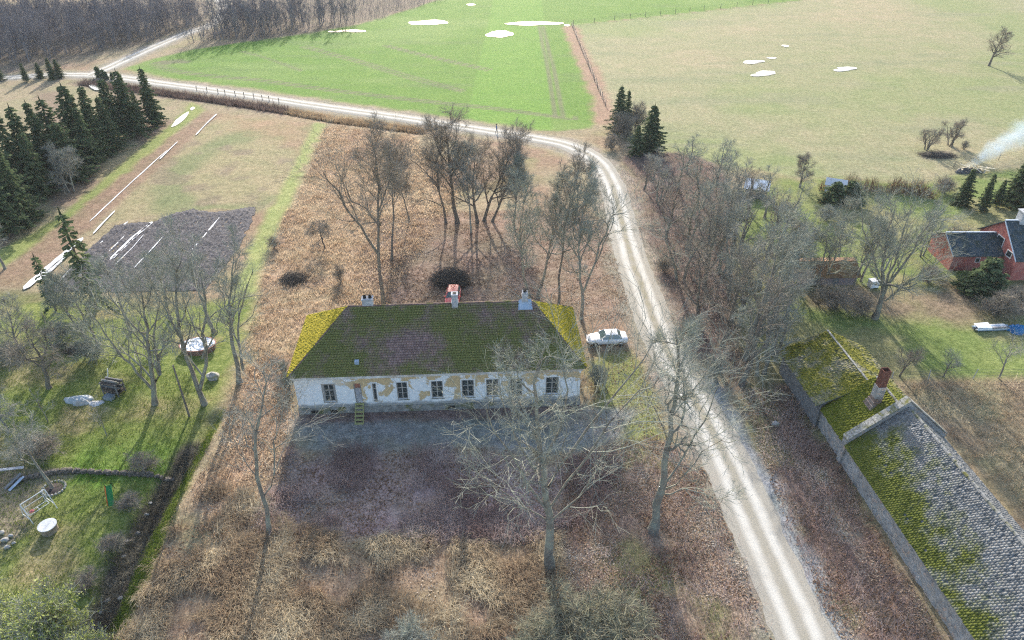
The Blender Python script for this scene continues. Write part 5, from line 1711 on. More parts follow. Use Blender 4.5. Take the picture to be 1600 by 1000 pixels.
for i, (x, y, h_, w, lab, kd) in enumerate([
        (900, 990, 3.2, 6.5, "large grey-green shrub at the bottom edge before the big bare tree", "olive"), (965, 1010, 3.2, 6.5, "olive-grey shrub right of the bottom-edge shrub", "olive"), (845, 1015, 2.6, 5.5, "low olive-grey shrub at the bottom edge's middle", "olive"),
        (640, 1015, 2.2, 3.6, "low pale shrub at the bottom edge below the brambles", "grey"), (172, 858, 1.5, 2.6, "bare shrub over the ditch beside the left lawn", "brown"), (205, 790, 1.4, 2.4, "bare shrub at the upper ditch bank", "brown"),
        (140, 912, 1.4, 2.4, "bare shrub at the lower ditch bank", "brown"), (60, 712, 2.4, 4.6, "purplish bare shrub by the left garden's low wall", "brown"), (225, 735, 1.8, 3.0, "thin shrub at the right end of the low wall", "brown"),
        (1300, 482, 3.0, 6.0, "wide brown shrub in front of the rusty shed", "brown"), (1345, 488, 2.4, 4.0, "low brown shrub at the fan-shaped tree's foot", "brown"), (1560, 492, 3.0, 5.0, "rounded pale shrub before the red house", "brown"),
        (1590, 478, 2.6, 4.0, "pale shrub at the right edge before the red house", "brown"), (1475, 300, 2.6, 4.5, "hazy shrub at the hedge's right end", "brown"), (1290, 345, 2.4, 4.0, "grey shrub under the dark thujas", "grey"), (1230, 335, 2.0, 3.6, "shrub by the garden's left hedge", "brown"),
        (1250, 368, 2.0, 3.4, "shrub midway down the garden's left hedge", "brown"), (955, 232, 2.6, 4.0, "shrub at the inside of the road bend", "brown"), (976, 216, 5.0, 5.5, "tall bare shrub beside the spruces at the bend", "brown"), (992, 205, 5.5, 5.0, "tall bare shrub behind the spruces at the bend", "brown"),
        (452, 610, 2.2, 2.0, "yellowish shrub against the manor's left wall", "grey"), (446, 585, 1.8, 1.6, "small shrub at the manor's left rear corner", "grey"), (930, 600, 2.6, 2.6, "shrub against the manor's right wall", "grey"), (428, 388, 1.8, 2.2, "low bare shrub on the mown strip's edge", "brown"),
        (533, 440, 2.4, 1.8, "thin upright shrub in the straw behind the manor", "brown"), (1036, 425, 2.2, 3.4, "brushy shrub at the road's right verge, upper", "brown"), (1078, 520, 2.4, 3.6, "brushy shrub at the road's right verge, lower", "brown"),
        (1118, 590, 2.4, 3.6, "brushy shrub beside the road before the thicket's near end", "grey"), (1495, 385, 3.0, 4.0, "bare shrub beside the red house's wing", "brown"), (1450, 440, 2.2, 4.0, "low bare shrub between fan-shaped tree and red house", "brown"), (1505, 233, 1.6, 1.6, "small dark bush by the bonfire", "brown"), (15, 560, 2.4, 4.5, "grey shrub at the left edge beside the apple tree", "grey"), (100, 540, 3.0, 5.0, "grey-green shrub between the apple tree and bare trees", "grey"), (150, 560, 2.6, 4.5, "grey shrub behind the garden cart", "grey")]):
    shrub_of(kd, x, y, h_, w, lab, None, i)

# ---- conifers
M = Mat("spruce_needles")
rnd = M.n("Attribute", attribute_name="rnd").outputs["Fac"]
geo = M.n("NewGeometry").outputs["Position"]
col = M.ramp(M.math('ADD', M.math('MULTIPLY', rnd, 0.6), M.math('MULTIPLY', M.noise(geo, 0.6, 3), 0.4)), [(0.15, (0.055, 0.08, 0.04)), (0.5, (0.10, 0.135, 0.065)), (0.9, (0.175, 0.21, 0.10))])
MAT_NEEDLE = M.leafy(col, 0.3)


def conifer(seed, h, R, whorls=24, per=9, sparse=1.0, low=0.06, droop=0.30):
    rg = np.random.default_rng(seed)
    tr = [(np.array([[0, 0, -.3], [0, 0, h * 0.5], [0, 0, h]]), np.array([h * 0.017, h * 0.010, 0.015]))]
    quads, rn = [], []
    for w in range(whorls):
        t = low + (1 - low) * (w / whorls) ** 0.9
        z = h * t
        rr = R * ((1 - t) ** 0.85) * rg.uniform(0.85, 1.12) + 0.12
        k = max(4, int(per * (0.5 + 0.5 * (1 - t)) * sparse))
        for j in range(k):
            a = 6.28 * j / k + rg.random() * 1.2
            L = rr * rg.uniform(0.5, 1.25) * (1 + 0.22 * math.sin(a * 2 + seed) + 0.15 * math.sin(w * 1.7 + seed))
            d = np.array([math.cos(a), math.sin(a), 0])
            side = np.array([-d[1], d[0], 0])
            dr = droop * rg.uniform(0.6, 1.4)
            p0 = np.array([0, 0, z])
            n = max(3, int(L / 0.22))
            pts = [p0 + d * (L * s / n) + np.array([0, 0, 0.10 * L * s / n - dr * L * (s / n) ** 1.6 + 0.10 * L * (s / n) ** 4]) for s in range(n + 1)]
            tr.append((np.array([pts[0], pts[n // 2], pts[-1]]), np.array([0.03, 0.02, 0.008])))
            for s in range(1, n + 1):
                p = pts[s]
                q = 0.2 + 0.25 * (1 - s / n)
                for sg_ in (-1, 1):
                    if rg.random() > 0.92 * min(1, sparse + 0.15):
                        continue
                    fl = (0.34 + 0.42 * (1 - s / n)) * rg.uniform(0.7, 1.3) * (0.7 + 0.12 * R)
                    e = p + d * fl * 0.55 + side * sg_ * fl * 0.75 + np.array([0, 0, -fl * rg.uniform(0.15, 0.65)])
                    wv = (d * rg.uniform(0.3, 1) - side * sg_ * 0.5 + np.array([0, 0, rg.uniform(-.5, .5)])) * 0.22 * rg.uniform(0.8, 1.5)
                    quads.append((p - wv * 0.6, p + wv * 0.6, e + wv, e - wv * 0.4))
                    rn.append(rg.random())
                if s == n:
                    e = p + d * 0.3 + np.array([0, 0, -.08])
                    quads.append((p - side * .1, p + side * .1, e + side * .03, e - side * .03))
                    rn.append(rg.random())
    for j in range(6):
        a = j * 1.05
        d = np.array([math.cos(a), math.sin(a), 0]) * 0.12
        quads.append((np.array([0, 0, h * 0.95]) - d, np.array([0, 0, h * 0.95]) + d, np.array([0, 0, h * 1.03]) + d * .2, np.array([0, 0, h * 1.03]) - d * .2))
        rn.append(rg.random())
    V = np.array(quads).reshape(-1, 3)
    me = fast_mesh("crown", V, np.full(len(quads), 4), np.arange(len(V)), attrs={"rnd": np.repeat(rn, 4)})
    return tubes_mesh("trunk", tr, 4), me


CONI = [(conifer(400, 12, 3.1, 26, 12), 12), (conifer(401, 13, 3.6, 30, 12, 0.9), 13), (conifer(402, 11, 2.6, 24, 12, 0.85, 0.12), 11), (conifer(403, 12, 3.4, 24, 11, 0.8, 0.1, 0.4), 12), (conifer(404, 12, 2.6, 28, 12), 12)]
EVERGREEN = (MAT_BARK_DARK, MAT_NEEDLE)


def spruce(bx, by, ty, label, i, wid=1.0, group=None, pr_=None, name="spruce_tree"):
    p_, ph = pr_ or CONI[i % 5]
    h_ = height_at(bx, by, ty)
    t = put_tree(name, p_, gp(bx, by), label, "spruce" if name == "spruce_tree" else "evergreen", group, (bx * 3.7) % 6.28, 1.0, EVERGREEN)
    t.scale = (h_ / ph * wid, h_ / ph * wid, h_ / ph)
    return t


GS = "spruces of the row left of the field plot"
for i, (bx, by, ty, lab) in enumerate([(243, 196, 105, "rightmost spruce of the row, with a sharp tip"), (210, 212, 109, "second spruce from the row's right end"), (186, 218, 122, "third spruce from the row's right end"), (222, 200, 140, "lower spruce between the row's two rightmost spruces"),
                                       (160, 245, 133, "broad spruce at the middle of the row"), (132, 242, 131, "spruce left of the row's broad middle spruce"), (178, 236, 150, "lower spruce before the row's third spruce"), (148, 262, 165, "low spruce in front of the row's middle"),
                                       (102, 268, 152, "spruce just left of the row's middle gap"), (84, 280, 158, "sharp-tipped spruce in the row's left half"), (62, 292, 164, "tall spruce in the row's left half"), (116, 282, 190, "lower spruce in front of the row's left half"), (42, 302, 178, "spruce near the row's left end"),
                                       (70, 308, 205, "low spruce in front of the row's left end"), (24, 340, 200, "large spruce at the row's left end, nearest the edge"), (4, 335, 215, "spruce cut by the left edge of the picture"), (40, 350, 235, "low spruce at the near end of the row"), (12, 372, 258, "nearest spruce of the row at the left edge")]):
    spruce(bx, by, ty, lab, i, (0.95, 1.15, 0.85)[i % 3 - 1], GS)
for i, (bx, by, ty, lab, w) in enumerate([(1016, 236, 163, "broad dark spruce beside the road bend", 1.25), (966, 206, 133, "spruce by the fence end at the road bend", 0.9), (978, 202, 140, "second spruce by the fence end, behind the first", 0.8), (994, 242, 195, "low spruce under the broad spruce at the bend", 1.2),
                                          (1502, 320, 262, "blue-green spruce before the bonfire", 1.1), (1534, 328, 270, "slim spruce right of the one before the bonfire", 0.8), (1580, 318, 246, "tall spruce behind the red house", 1.2), (1556, 322, 280, "low spruce between the slim and the tall spruce", 1.0), (1598, 326, 262, "spruce at the right edge behind the red house", 1.1),
                                          (83, 124, 90, "small dark spruce beside the road junction", 1.2), (94, 122, 92, "small spruce nearest the road junction", 1.2), (64, 122, 97, "pale green small spruce left of the junction", 1.2), (42, 128, 98, "small spruce among bare bushes at the upper left", 1.1), (2, 126, 98, "small spruce at the upper left edge", 1.2)]):
    spruce(bx, by, ty, lab, i, w)
CONI_S = (conifer(410, 12, 2.2, 13, 6, 0.75, 0.15, 0.55), 12)
spruce(150, 482, 328, "thin drooping spruce in front of the ploughed plot", 0, 1.15, None, CONI_S)
spruce(88, 486, 398, "ragged low spruce left of the thin drooping one", 1, 1.1, None, CONI_S)
# dark thujas and a brownish yew
THUJA = (conifer(420, 4.2, 1.5, 18, 12, 1.0, 0.03, 0.05), 4.2)
for bx, by, ty, lab, w in ((1302, 318, 284, "left of two dark rounded thujas in the garden", 1.4), (1326, 318, 283, "right of two dark rounded thujas in the garden", 1.4), (1536, 452, 404, "brownish yew in front of the red house", 1.5), (1520, 458, 424, "low dark juniper at the brown yew's left foot", 1.7), (1232, 400, 358, "dark evergreen at the thicket's garden edge", 0.9)):
    spruce(bx, by, ty, lab, 0, w, None, THUJA, "evergreen_bush")

# budding yellow-green bushes at the lower left corner
M = Mat("young_leaves")
rnd = M.n("Attribute", attribute_name="rnd").outputs["Fac"]
MAT_BUDS = M.leafy(M.ramp(rnd, [(0.0, (0.26, 0.32, 0.08)), (0.5, (0.40, 0.45, 0.14)), (1.0, (0.56, 0.60, 0.27))]), 0.5)


def leaf_cloud(crown_me, n, size, seed):
    rg = np.random.default_rng(seed)
    co = np.empty(len(crown_me.vertices) * 3, np.float32)
    crown_me.vertices.foreach_get("co", co)
    co = co.reshape(-1, 3)
    co = co[co[:, 2] > 0.5]
    p = co[rg.integers(0, len(co), n)] + rg.normal(0, 0.05, (n, 3))
    a = rg.normal(0, 1, (n, 3))
    a /= np.linalg.norm(a, axis=1)[:, None]
    b = np.cross(a, rg.normal(0, 1, (n, 3)))
    b /= np.linalg.norm(b, axis=1)[:, None]
    s = size * rg.uniform(0.6, 1.4, (n, 1))
    V = np.stack([p - a * s, p + b * s * .5, p + a * s, p - b * s * .5], 1).reshape(-1, 3)
    return fast_mesh("leaves", V, np.full(n, 4), np.arange(4 * n), attrs={"rnd": np.repeat(rg.random(n), 4)})


for i, (bx, by, w, h_, lab) in enumerate([(85, 1010, 5.6, 5.4, "bright yellow-green budding bush at the bottom left corner"), (128, 1040, 4.5, 4.2, "budding bush right of the corner bush beside the ditch"), (-5, 1000, 4.6, 4.6, "budding bush cut off by the bottom left edge")]):
    t = shrub_of("grey", bx, by, h_, w, lab, None, i)
    t.name = "budding_bush"
    cr = [c for c in t.children if c.name.startswith("crown")][0]
    lv = link("leaves", leaf_cloud(cr.data, 6000, 0.065, 50 + i), MAT_BUDS, t)

# ---- the far wood: birches and alders one by one
FAR = []
for i, (st, h_, sp) in enumerate([(1, 10, 0.22), (2, 9.5, 0.26), (1, 11, 0.2), (3, 8.5, 0.3), (1, 9, 0.3)]):
    FAR.append((bare_tree(500 + i, h_ * 1.15, sp * 1.5, stems=st, trunk_r=0.13, n1=14, n2=6, n3=4, n4=1, fork=0.12, tip=0.017, lift=0.14), h_))
rgf = random.Random(77)
placed = 0
tries = 0
FP = [tuple(p) for p in R_FOREST]
fx = [p[0] for p in FP]
fy = [p[1] for p in FP]
spots = []
pool_x = np.array([rgf.uniform(-190, 5) for _ in range(9000)])
pool_y = np.array([rgf.uniform(150, 330) for _ in range(9000)])
R_WOOD = region((-60, 112), (0, 100), (60, 96), (95, 90), (110, 82), (180, 76), (240, 64), (262, 52), (290, 46), (345, 44), (300, 68), (345, 64), (405, 58), (480, 48), (560, 35), (640, 12), (690, 0), (640, -6), (430, -8), (330, 2), (200, 6), (0, 14), (-80, 25))
ok = poly_sd(pool_x, pool_y, R_WOOD) > 0
ok &= line_dist(pool_x, pool_y, SIDE) > 3.2
for x, y in zip(pool_x[ok], pool_y[ok]):
    if all((x - a) ** 2 + (y - b) ** 2 > 5.4 for a, b in spots):
        spots.append((float(x), float(y)))
spots.sort(key=lambda s: s[1])
spots = spots[:300]
FARMATS = (MAT_BIRCH, MAT_TWIG_FAR)
for i, (x, y) in enumerate(spots):
    pr_, ph = FAR[rgf.randrange(5)]
    k = rgf.uniform(0.55, 0.95)
    put_tree("birch_tree", pr_, (x, y, gz(x, y)), "leafless birch standing in the far wood at the upper left", "tree", "birches of the far wood", rgf.uniform(0, 6.28), k, FARMATS, sz=k * rgf.uniform(0.9, 1.15))
# low brush under and before the wood
brush = []
rgn = np.random.default_rng(9)
bx_, by_ = rgn.uniform(-190, 5, 16000), rgn.uniform(150, 330, 16000)
ok = (poly_sd(bx_, by_, R_WOOD) > -2.0) & (line_dist(bx_, by_, SIDE) > 3.0)
bx_, by_ = bx_[ok][:4200], by_[ok][:4200]
bz_ = ground_h(bx_, by_)
for x, y, z_ in zip(bx_, by_, bz_):
    L = rgn.uniform(1.0, 3.6)
    d = np.array([rgn.normal(0, .28), rgn.normal(0, .28), 1.0])
    p0 = np.array([x, y, z_])
    brush.append((np.array([p0, p0 + d * L + rgn.normal(0, .2, 3)]), np.array([.028, .014])))
    for _ in range(3):
        t = rgn.uniform(.25, .9)
        e = rgn.normal(0, .5, 3) + np.array([0, 0, .6])
        q = p0 + d * L * t
        brush.append((np.array([q, q + e * L * .3]), np.array([.018, .012])))
tag(link("wood_undergrowth", tubes_mesh("wood_undergrowth", brush, 3), MAT_TWIG_FAR), "bare brushwood beneath the far birches", "undergrowth", kind="stuff")

# ------------------------------------------------------------------ vehicles
Mt = Mat("tyre_rubber")
MAT_TYRE = Mt.bsdf(Mt.ramp(Mt.noise(Mt.coords(), 9, 3), [(0.3, (0.02, 0.02, 0.02)), (0.7, (0.045, 0.045, 0.045))]), 0.85)
MAT_RIM = plain("wheel_rim", (0.45, 0.45, 0.46), 0.35, 0.6)
MAT_LAMP = plain("lamp_glass", (0.7, 0.7, 0.68), 0.15, 0.0, 0.8)
MAT_TAIL = plain("tail_lamp", (0.30, 0.02, 0.02), 0.2, 0.0, 0.8)
Mg2 = Mat("car_glass")
MAT_CARGLASS = Mg2.bsdf((0.06, 0.10, 0.10), 0.06, Mg2.bump(Mg2.noise(Mg2.coords(), 1.5, 2), 0.02, 0.02), spec=1.0)


def paint_mat(name, c):
    M = Mat(name)
    f = M.noise(M.coords(), 2.5, 5)
    return M.bsdf(M.mix(M.maprange(f, 0.45, 0.75, 0, 0.35), c, tuple(v * 0.6 + 0.03 for v in c)), 0.3, None, 0.0, 0.6, **{"Coat Weight": 0.4})


def car(name, loc, rz, colour, label, hatch=False):
    c = empty(name, loc, rz, label, "car")
    L = 4.0 if hatch else 4.5
    # stations: x, half width, sill z, shoulder z, top z
    st = [(0.0, 0.58, 0.42, 0.52, 0.58), (0.12, 0.74, 0.30, 0.60, 0.66), (0.5, 0.83, 0.24, 0.68, 0.76), (1.0, 0.86, 0.24, 0.76, 0.84), (1.4, 0.87, 0.24, 0.84, 0.91), (2.2, 0.87, 0.24, 0.88, 0.94), (3.2, 0.87, 0.24, 0.90, 0.95)]
    st += [(3.7, 0.86, 0.26, 0.90, 0.95), (3.92, 0.80, 0.34, 0.82, 0.90), (4.0, 0.70, 0.45, 0.70, 0.78)] if hatch else [(3.9, 0.85, 0.26, 0.88, 0.96), (4.3, 0.80, 0.30, 0.86, 0.93), (4.45, 0.72, 0.38, 0.74, 0.84), (4.5, 0.62, 0.46, 0.62, 0.70)]
    m = MB()
    n = len(st)
    V = []
    for x, w, z0, z1, z2 in st:
        half = [(w * 0.80, z0), (w * 0.97, z0 + 0.10), (w * 1.0, (z0 + z1) / 2), (w * 0.985, z1), (w * 0.90, z2 - 0.02), (w * 0.5, z2 + 0.015), (0, z2 + 0.03)]
        V += [(x, -y, z) for y, z in half] + [(x, y, z) for y, z in half[-2::-1]]
    k = 13
    Fc = []
    for i in range(n - 1):
        for j in range(k - 1):
            Fc.append((i * k + j, i * k + j + 1, (i + 1) * k + j + 1, (i + 1) * k + j))
        Fc.append((i * k + k - 1, i * k, (i + 1) * k, (i + 1) * k + k - 1))
    Fc += [tuple(range(k)), tuple(reversed(range((n - 1) * k, n * k)))]
    m.add(V, Fc)
    mat = paint_mat(name + "_paint", colour)
    m.build("body", mat, c, True)
    xa, xb, xr0, xr1 = (1.32, 3.95, 1.95, 3.55) if hatch else (1.35, 3.85, 2.05, 3.25)
    zb, zt, wb, wt = 0.90, 1.40, 0.80, 0.58
    A = [Vector(v) for v in ((xa, -wb, zb), (xb, -wb, zb + .02), (xb, wb, zb + .02), (xa, wb, zb))]
    T = [Vector(v) for v in ((xr0, -wt, zt), (xr1, -wt, zt), (xr1, wt, zt), (xr0, wt, zt))]
    glass = {"windscreen": (A[3], A[0], T[0], T[3]), "rear_window": (A[1], A[2], T[2], T[1]), "side_window": None}
    MB().quad(A[0], A[3], T[3], T[0]).build("windscreen", MAT_CARGLASS, c)
    MB().quad(A[2], A[1], T[1], T[2]).build("rear_window", MAT_CARGLASS, c)
    for s in (0, 1):
        a0, a1, t0, t1 = (A[0], A[1], T[0], T[1]) if s == 0 else (A[3], A[2], T[3], T[2])
        mid_a, mid_t = (a0 + a1) / 2, (t0 + t1) / 2
        MB().quad(a0, mid_a, mid_t, t0).build("side_window", MAT_CARGLASS, c)
        MB().quad(mid_a, a1, t1, mid_t).build("side_window", MAT_CARGLASS, c)
        pm = MB()
        pm.tube([mid_a, mid_t], 0.045, 4)
        pm.build("pillar", mat, c)
    for a, t in zip(A, T):
        MB().tube([a, t], 0.04, 5).build("pillar", mat, c)
    m = MB()
    nx_ = 5
    V, Fc = [], []
    for i in range(nx_ + 1):
        x = xr0 - 0.06 + (xr1 - xr0 + 0.12) * i / nx_
        zc = zt + 0.07 * math.sin(math.pi * (0.12 + 0.76 * i / nx_))
        V += [(x, -wt - .02, zt - .02), (x, -wt * .6, zc - .015), (x, 0, zc), (x, wt * .6, zc - .015), (x, wt + .02, zt - .02)]
    for i in range(nx_):
        for j in range(4):
            Fc.append((i * 5 + j, (i + 1) * 5 + j, (i + 1) * 5 + j + 1, i * 5 + j + 1))
    m.add(V, Fc)
    m.build("roof", mat, c, True)
    for x in (0.82, L - 0.85):
        for s in (-1, 1):
            Mx = Matrix.Translation((x, s * 0.80, 0.31)) @ Matrix.Rotation(math.pi / 2, 4, 'X')
            w = MB().lathe([(0.19, -0.10), (0.29, -0.10), (0.31, -0.05), (0.31, 0.05), (0.29, 0.10), (0.19, 0.10), (0.19, -0.10)], 18, Mx).build("wheel", MAT_TYRE, c, True)
            MB().lathe([(0.001, -0.085), (0.19, -0.07), (0.19, 0.07), (0.001, 0.085)], 14, Mx).build("rim", MAT_RIM, w, True)
    for s in (-1, 1):
        MB().box(0.03, 0.10, s * 0.55 - 0.15, s * 0.55 + 0.15, 0.56, 0.66).build("headlight", MAT_LAMP, c)
        MB().box(L - 0.06, L + 0.004, s * 0.52 - 0.12, s * 0.52 + 0.12, 0.62, 0.74).build("tail_light", MAT_TAIL, c)
        MB().box(1.5, 1.62, s * 0.95 - 0.09, s * 0.95 + 0.07, 0.92, 1.03).build("mirror", mat, c)
    MB().box(-0.03, 0.10, -0.55, 0.55, 0.36, 0.48).build("bumper", plain(name + "_bumper", (0.16, 0.16, 0.17), 0.6), c)
    return c


p = gp(918, 540)
car("white_car", (p.x - 0.05, p.y + 0.55, p.z), math.radians(4), (0.78, 0.78, 0.80), "white saloon car parked beside the manor's right end")
p = at(707.5, 455, 1.0)
car("red_car", (p.x - 0.05, p.y - 2.6, gz(p.x, p.y)), math.radians(88), (0.50, 0.035, 0.04), "red hatchback parked behind the manor's middle chimney", True)

# ---- person walking on the far road
pp = gp(776, 209)
pm = bpy.data.meshes.new("person")
J = [((0, 0, 0.98), 0.15), ((0, 0, 1.18), 0.15), ((0, 0, 1.40), 0.17), ((0, 0, 1.52), 0.075), ((0, 0.02, 1.60), 0.085), ((0, 0.02, 1.70), 0.105), ((0, 0.01, 1.78), 0.06),      # spine, head 0..6
     ((0.10, 0.0, 0.92), 0.10), ((0.11, 0.14, 0.50), 0.07), ((0.11, 0.10, 0.09), 0.05), ((0.11, 0.24, 0.04), 0.045),       # leg 7..10
     ((-0.10, 0.0, 0.92), 0.10), ((-0.11, -0.02, 0.50), 0.07), ((-0.11, -0.26, 0.13), 0.05), ((-0.11, -0.14, 0.04), 0.045),  # leg 11..14
     ((0.20, 0, 1.40), 0.075), ((0.25, -0.10, 1.14), 0.058), ((0.24, 0.02, 0.92), 0.042), ((0.24, 0.05, 0.84), 0.034),      # arm 15..18
     ((-0.20, 0, 1.40), 0.075), ((-0.25, 0.06, 1.14), 0.058), ((-0.23, 0.22, 0.95), 0.042), ((-0.23, 0.27, 0.88), 0.034)]   # arm 19..22
Ed = [(0, 1), (1, 2), (2, 3), (3, 4), (4, 5), (5, 6), (0, 7), (7, 8), (8, 9), (9, 10), (0, 11), (11, 12), (12, 13), (13, 14), (2, 15), (15, 16), (16, 17), (17, 18), (2, 19), (19, 20), (20, 21), (21, 22)]
for hand, sx_ in ((18, 1), (22, -1)):
    hx_, hy_, hz_ = J[hand][0]
    for q, (dy, ln) in enumerate(((0.030, 0.075), (0.010, 0.085), (-0.010, 0.08), (-0.030, 0.065))):
        J.append(((hx_, hy_ + dy, hz_ - 0.045), 0.0095))
        J.append(((hx_ - sx_ * 0.012, hy_ + dy + 0.012, hz_ - 0.045 - ln), 0.008))
        Ed += [(hand, len(J) - 2), (len(J) - 2, len(J) - 1)]
    J.append(((hx_ - sx_ * 0.02, hy_ + 0.055, hz_ - 0.03), 0.010))
    J.append(((hx_ - sx_ * 0.03, hy_ + 0.07, hz_ - 0.075), 0.009))
    Ed += [(hand, len(J) - 2), (len(J) - 2, len(J) - 1)]
pm.from_pydata([j[0] for j in J], Ed, [])
Mp = Mat("walker_clothes")
zc = Mp.sep(Mp.coords())
skin, coat, trs, boot = (0.42, 0.27, 0.21), (0.10, 0.17, 0.34), (0.26, 0.24, 0.21), (0.05, 0.045, 0.04)
fz = Mp.noise(Mp.coords(), 12, 3)
colp = Mp.mix(Mp.math('GREATER_THAN', zc[2], 0.12), boot, trs)
colp = Mp.mix(Mp.math('GREATER_THAN', zc[2], 0.90), colp, coat)
colp = Mp.mix(Mp.math('GREATER_THAN', zc[2], 1.52), colp, skin)
colp = Mp.mix(Mp.math('MULTIPLY', Mp.math('GREATER_THAN', Mp.math('ABSOLUTE', zc[0]), 0.185), Mp.math('LESS_THAN', zc[2], 0.90)), colp, skin)
colp = Mp.mix(Mp.maprange(fz, 0.4, 0.7, 0, 0.25), colp, (0.03, 0.03, 0.04))
MAT_WALKER = Mp.bsdf(colp, 0.85)
person = link("person", pm, MAT_WALKER)
sk = person.modifiers.new("Skin", 'SKIN')
sk.use_smooth_shade = True
ly = pm.skin_vertices[0] if pm.skin_vertices else None
if ly is None:
    bm = bmesh.new()
    bm.from_mesh(pm)
    bm.verts.layers.skin.verify()
    bm.to_mesh(pm)
    bm.free()
    ly = pm.skin_vertices[0]
for i, (co, r) in enumerate(J):
    ly.data[i].radius = (r, r * (0.72 if i in (0, 1, 2) else 1.0))
    ly.data[i].use_root = (i == 0)
ss = person.modifiers.new("Subdivision", 'SUBSURF')
ss.levels = ss.render_levels = 1
person.location = (pp.x, pp.y, pp.z + 0.08)
person.rotation_euler = (0, 0, math.radians(-80))
tag(person, "person in a blue jacket walking along the road past the green field", "person")
hat = MB().lathe([(0.001, 1.83), (0.07, 1.815), (0.115, 1.76), (0.12, 1.70), (0.125, 1.66), (0.10, 1.64)], 12, Matrix.Translation((0, -0.005, 0.0))).build("hair", plain("dark_hair", (0.03, 0.03, 0.05), 0.9), person, True)
MB().box(-0.018, 0.018, 0.115, 0.145, 1.655, 1.695).build("nose", plain("nose_skin", (0.42, 0.27, 0.21), 0.7), person)
for s in (-1, 1):
    MB().box(s * 0.04 - 0.012, s * 0.04 + 0.012, 0.112, 0.122, 1.70, 1.715).build("eye", MAT_BLACK, person)
    MB().box(s * 0.108 - 0.012, s * 0.108 + 0.012, -0.01, 0.04, 1.655, 1.71).build("ear", plain("ear_skin", (0.40, 0.25, 0.20), 0.7), person)
MB().box(-0.028, 0.028, 0.108, 0.118, 1.63, 1.64).build("mouth", plain("lip", (0.28, 0.12, 0.10), 0.7), person)

# ------------------------------------------------------------------ things in the gardens
def sticks(n, rx, ry, h, seed, lmin=0.8, lmax=2.2, r=0.018):
    rg = np.random.default_rng(seed)
    br = []
    for _ in range(n):
        a, u = rg.random() * 6.28, rg.random() ** 0.6
        x, y = rx * u * math.cos(a), ry * u * math.sin(a)
        top = h * math.sqrt(max(0.02, 1 - u * u))
        z = rg.uniform(0.0, top)
        L = rg.uniform(lmin, lmax)
        b = rg.random() * 6.28
        sl = rg.normal(-0.05, 0.22)
        d = np.array([math.cos(b), math.sin(b), sl])
        p0 = np.array([x, y, z]) - d * L / 2
        p1 = np.array([x, y, z]) + d * L / 2
        p0[2], p1[2] = max(0, p0[2]), max(0, p1[2])
        rr = r * rg.uniform(0.5, 1.6)
        mid = (p0 + p1) / 2 + rg.normal(0, 0.07, 3)
        br.append((np.array([p0, mid, p1]), np.array([rr, rr * 0.8, rr * 0.4])))
    return tubes_mesh("sticks", br, 4)


MAT_BRUSH = two_tone("dead_brush", (0.055, 0.045, 0.038), (0.16, 0.135, 0.11), 3.0)
MAT_MOUND = two_tone("pile_core", (0.03, 0.026, 0.022), (0.07, 0.06, 0.05), 2.0)


def pile(px, py, rx, ry, h, n, seed, label, name="brush_pile", mat=None):
    e = empty(name, gp(px, py), 0, label, "brush pile")
    M0 = Matrix.Diagonal((rx * .8, ry * .8, h * .8, 1))
    MB().lathe([(math.cos(a), math.sin(a)) for a in np.linspace(-0.2, 1.5, 6)], 14, M0).build("core", MAT_MOUND, e, True)
    tag(link("sticks", sticks(n, rx, ry, h, seed), mat or MAT_BRUSH, e), kind="stuff")
    return e


pile(706, 440, 2.4, 2.0, 1.9, 900, 1, "big dark brush pile between the tree clump and the red car")
pile(458, 438, 1.6, 1.3, 0.9, 420, 2, "small dark brush heap in the straw left of the manor")
pile(1465, 243, 3.2, 1.6, 0.6, 260, 3, "heap of earth and branches under the two pasture trees")
pile(118, 548, 1.2, 1.0, 0.5, 160, 4, "small twig heap beside the grey garden shrub")

# pool under a crumpled cover
MAT_COVER = two_tone("white_cover", (0.62, 0.66, 0.72), (0.80, 0.82, 0.84), 1.4, rough=0.5, bump=0.6, bdist=0.15, lo=0.4, hi=0.6)
b = gp(311, 546)
e = empty("covered_pool", b, math.radians(3), "low oval pool under a crumpled white cover in the left garden", "pool")
Msc = Matrix.Diagonal((1.9, 1.35, 1, 1))
MB().lathe([(0.94, -0.05), (0.97, 0.5), (0.98, 0.62)], 28, Msc).build("wall", two_tone("brown_pool_wall", (0.14, 0.08, 0.07), (0.26, 0.16, 0.13), 2.0), e, True)
MB().lathe([(0.97, 0.60), (1.04, 0.60), (1.04, 0.68), (0.97, 0.68)], 28, Msc).build("rim", two_tone("red_brown_rim", (0.30, 0.14, 0.11), (0.42, 0.24, 0.19), 2.0), e)
rg = np.random.default_rng(3)
m = MB()
kk, rings = 28, 7
V = [(0, 0, 0.66)]
for i in range(1, rings + 1):
    for j in range(kk):
        a = 6.283 * j / kk
        V.append((1.85 * i / rings * math.cos(a), 1.31 * i / rings * math.sin(a), 0.66 + (0.0 if i == rings else float(rg.normal(0, 0.055)))))
Fq = [(0, 1 + j, 1 + (j + 1) % kk) for j in range(kk)]
for i in range(rings - 1):
    for j in range(kk):
        q = 1 + i * kk
        Fq.append((q + j, q + kk + j, q + kk + (j + 1) % kk, q + (j + 1) % kk))
m.add(V, Fq)
m.build("cover", MAT_COVER, e)
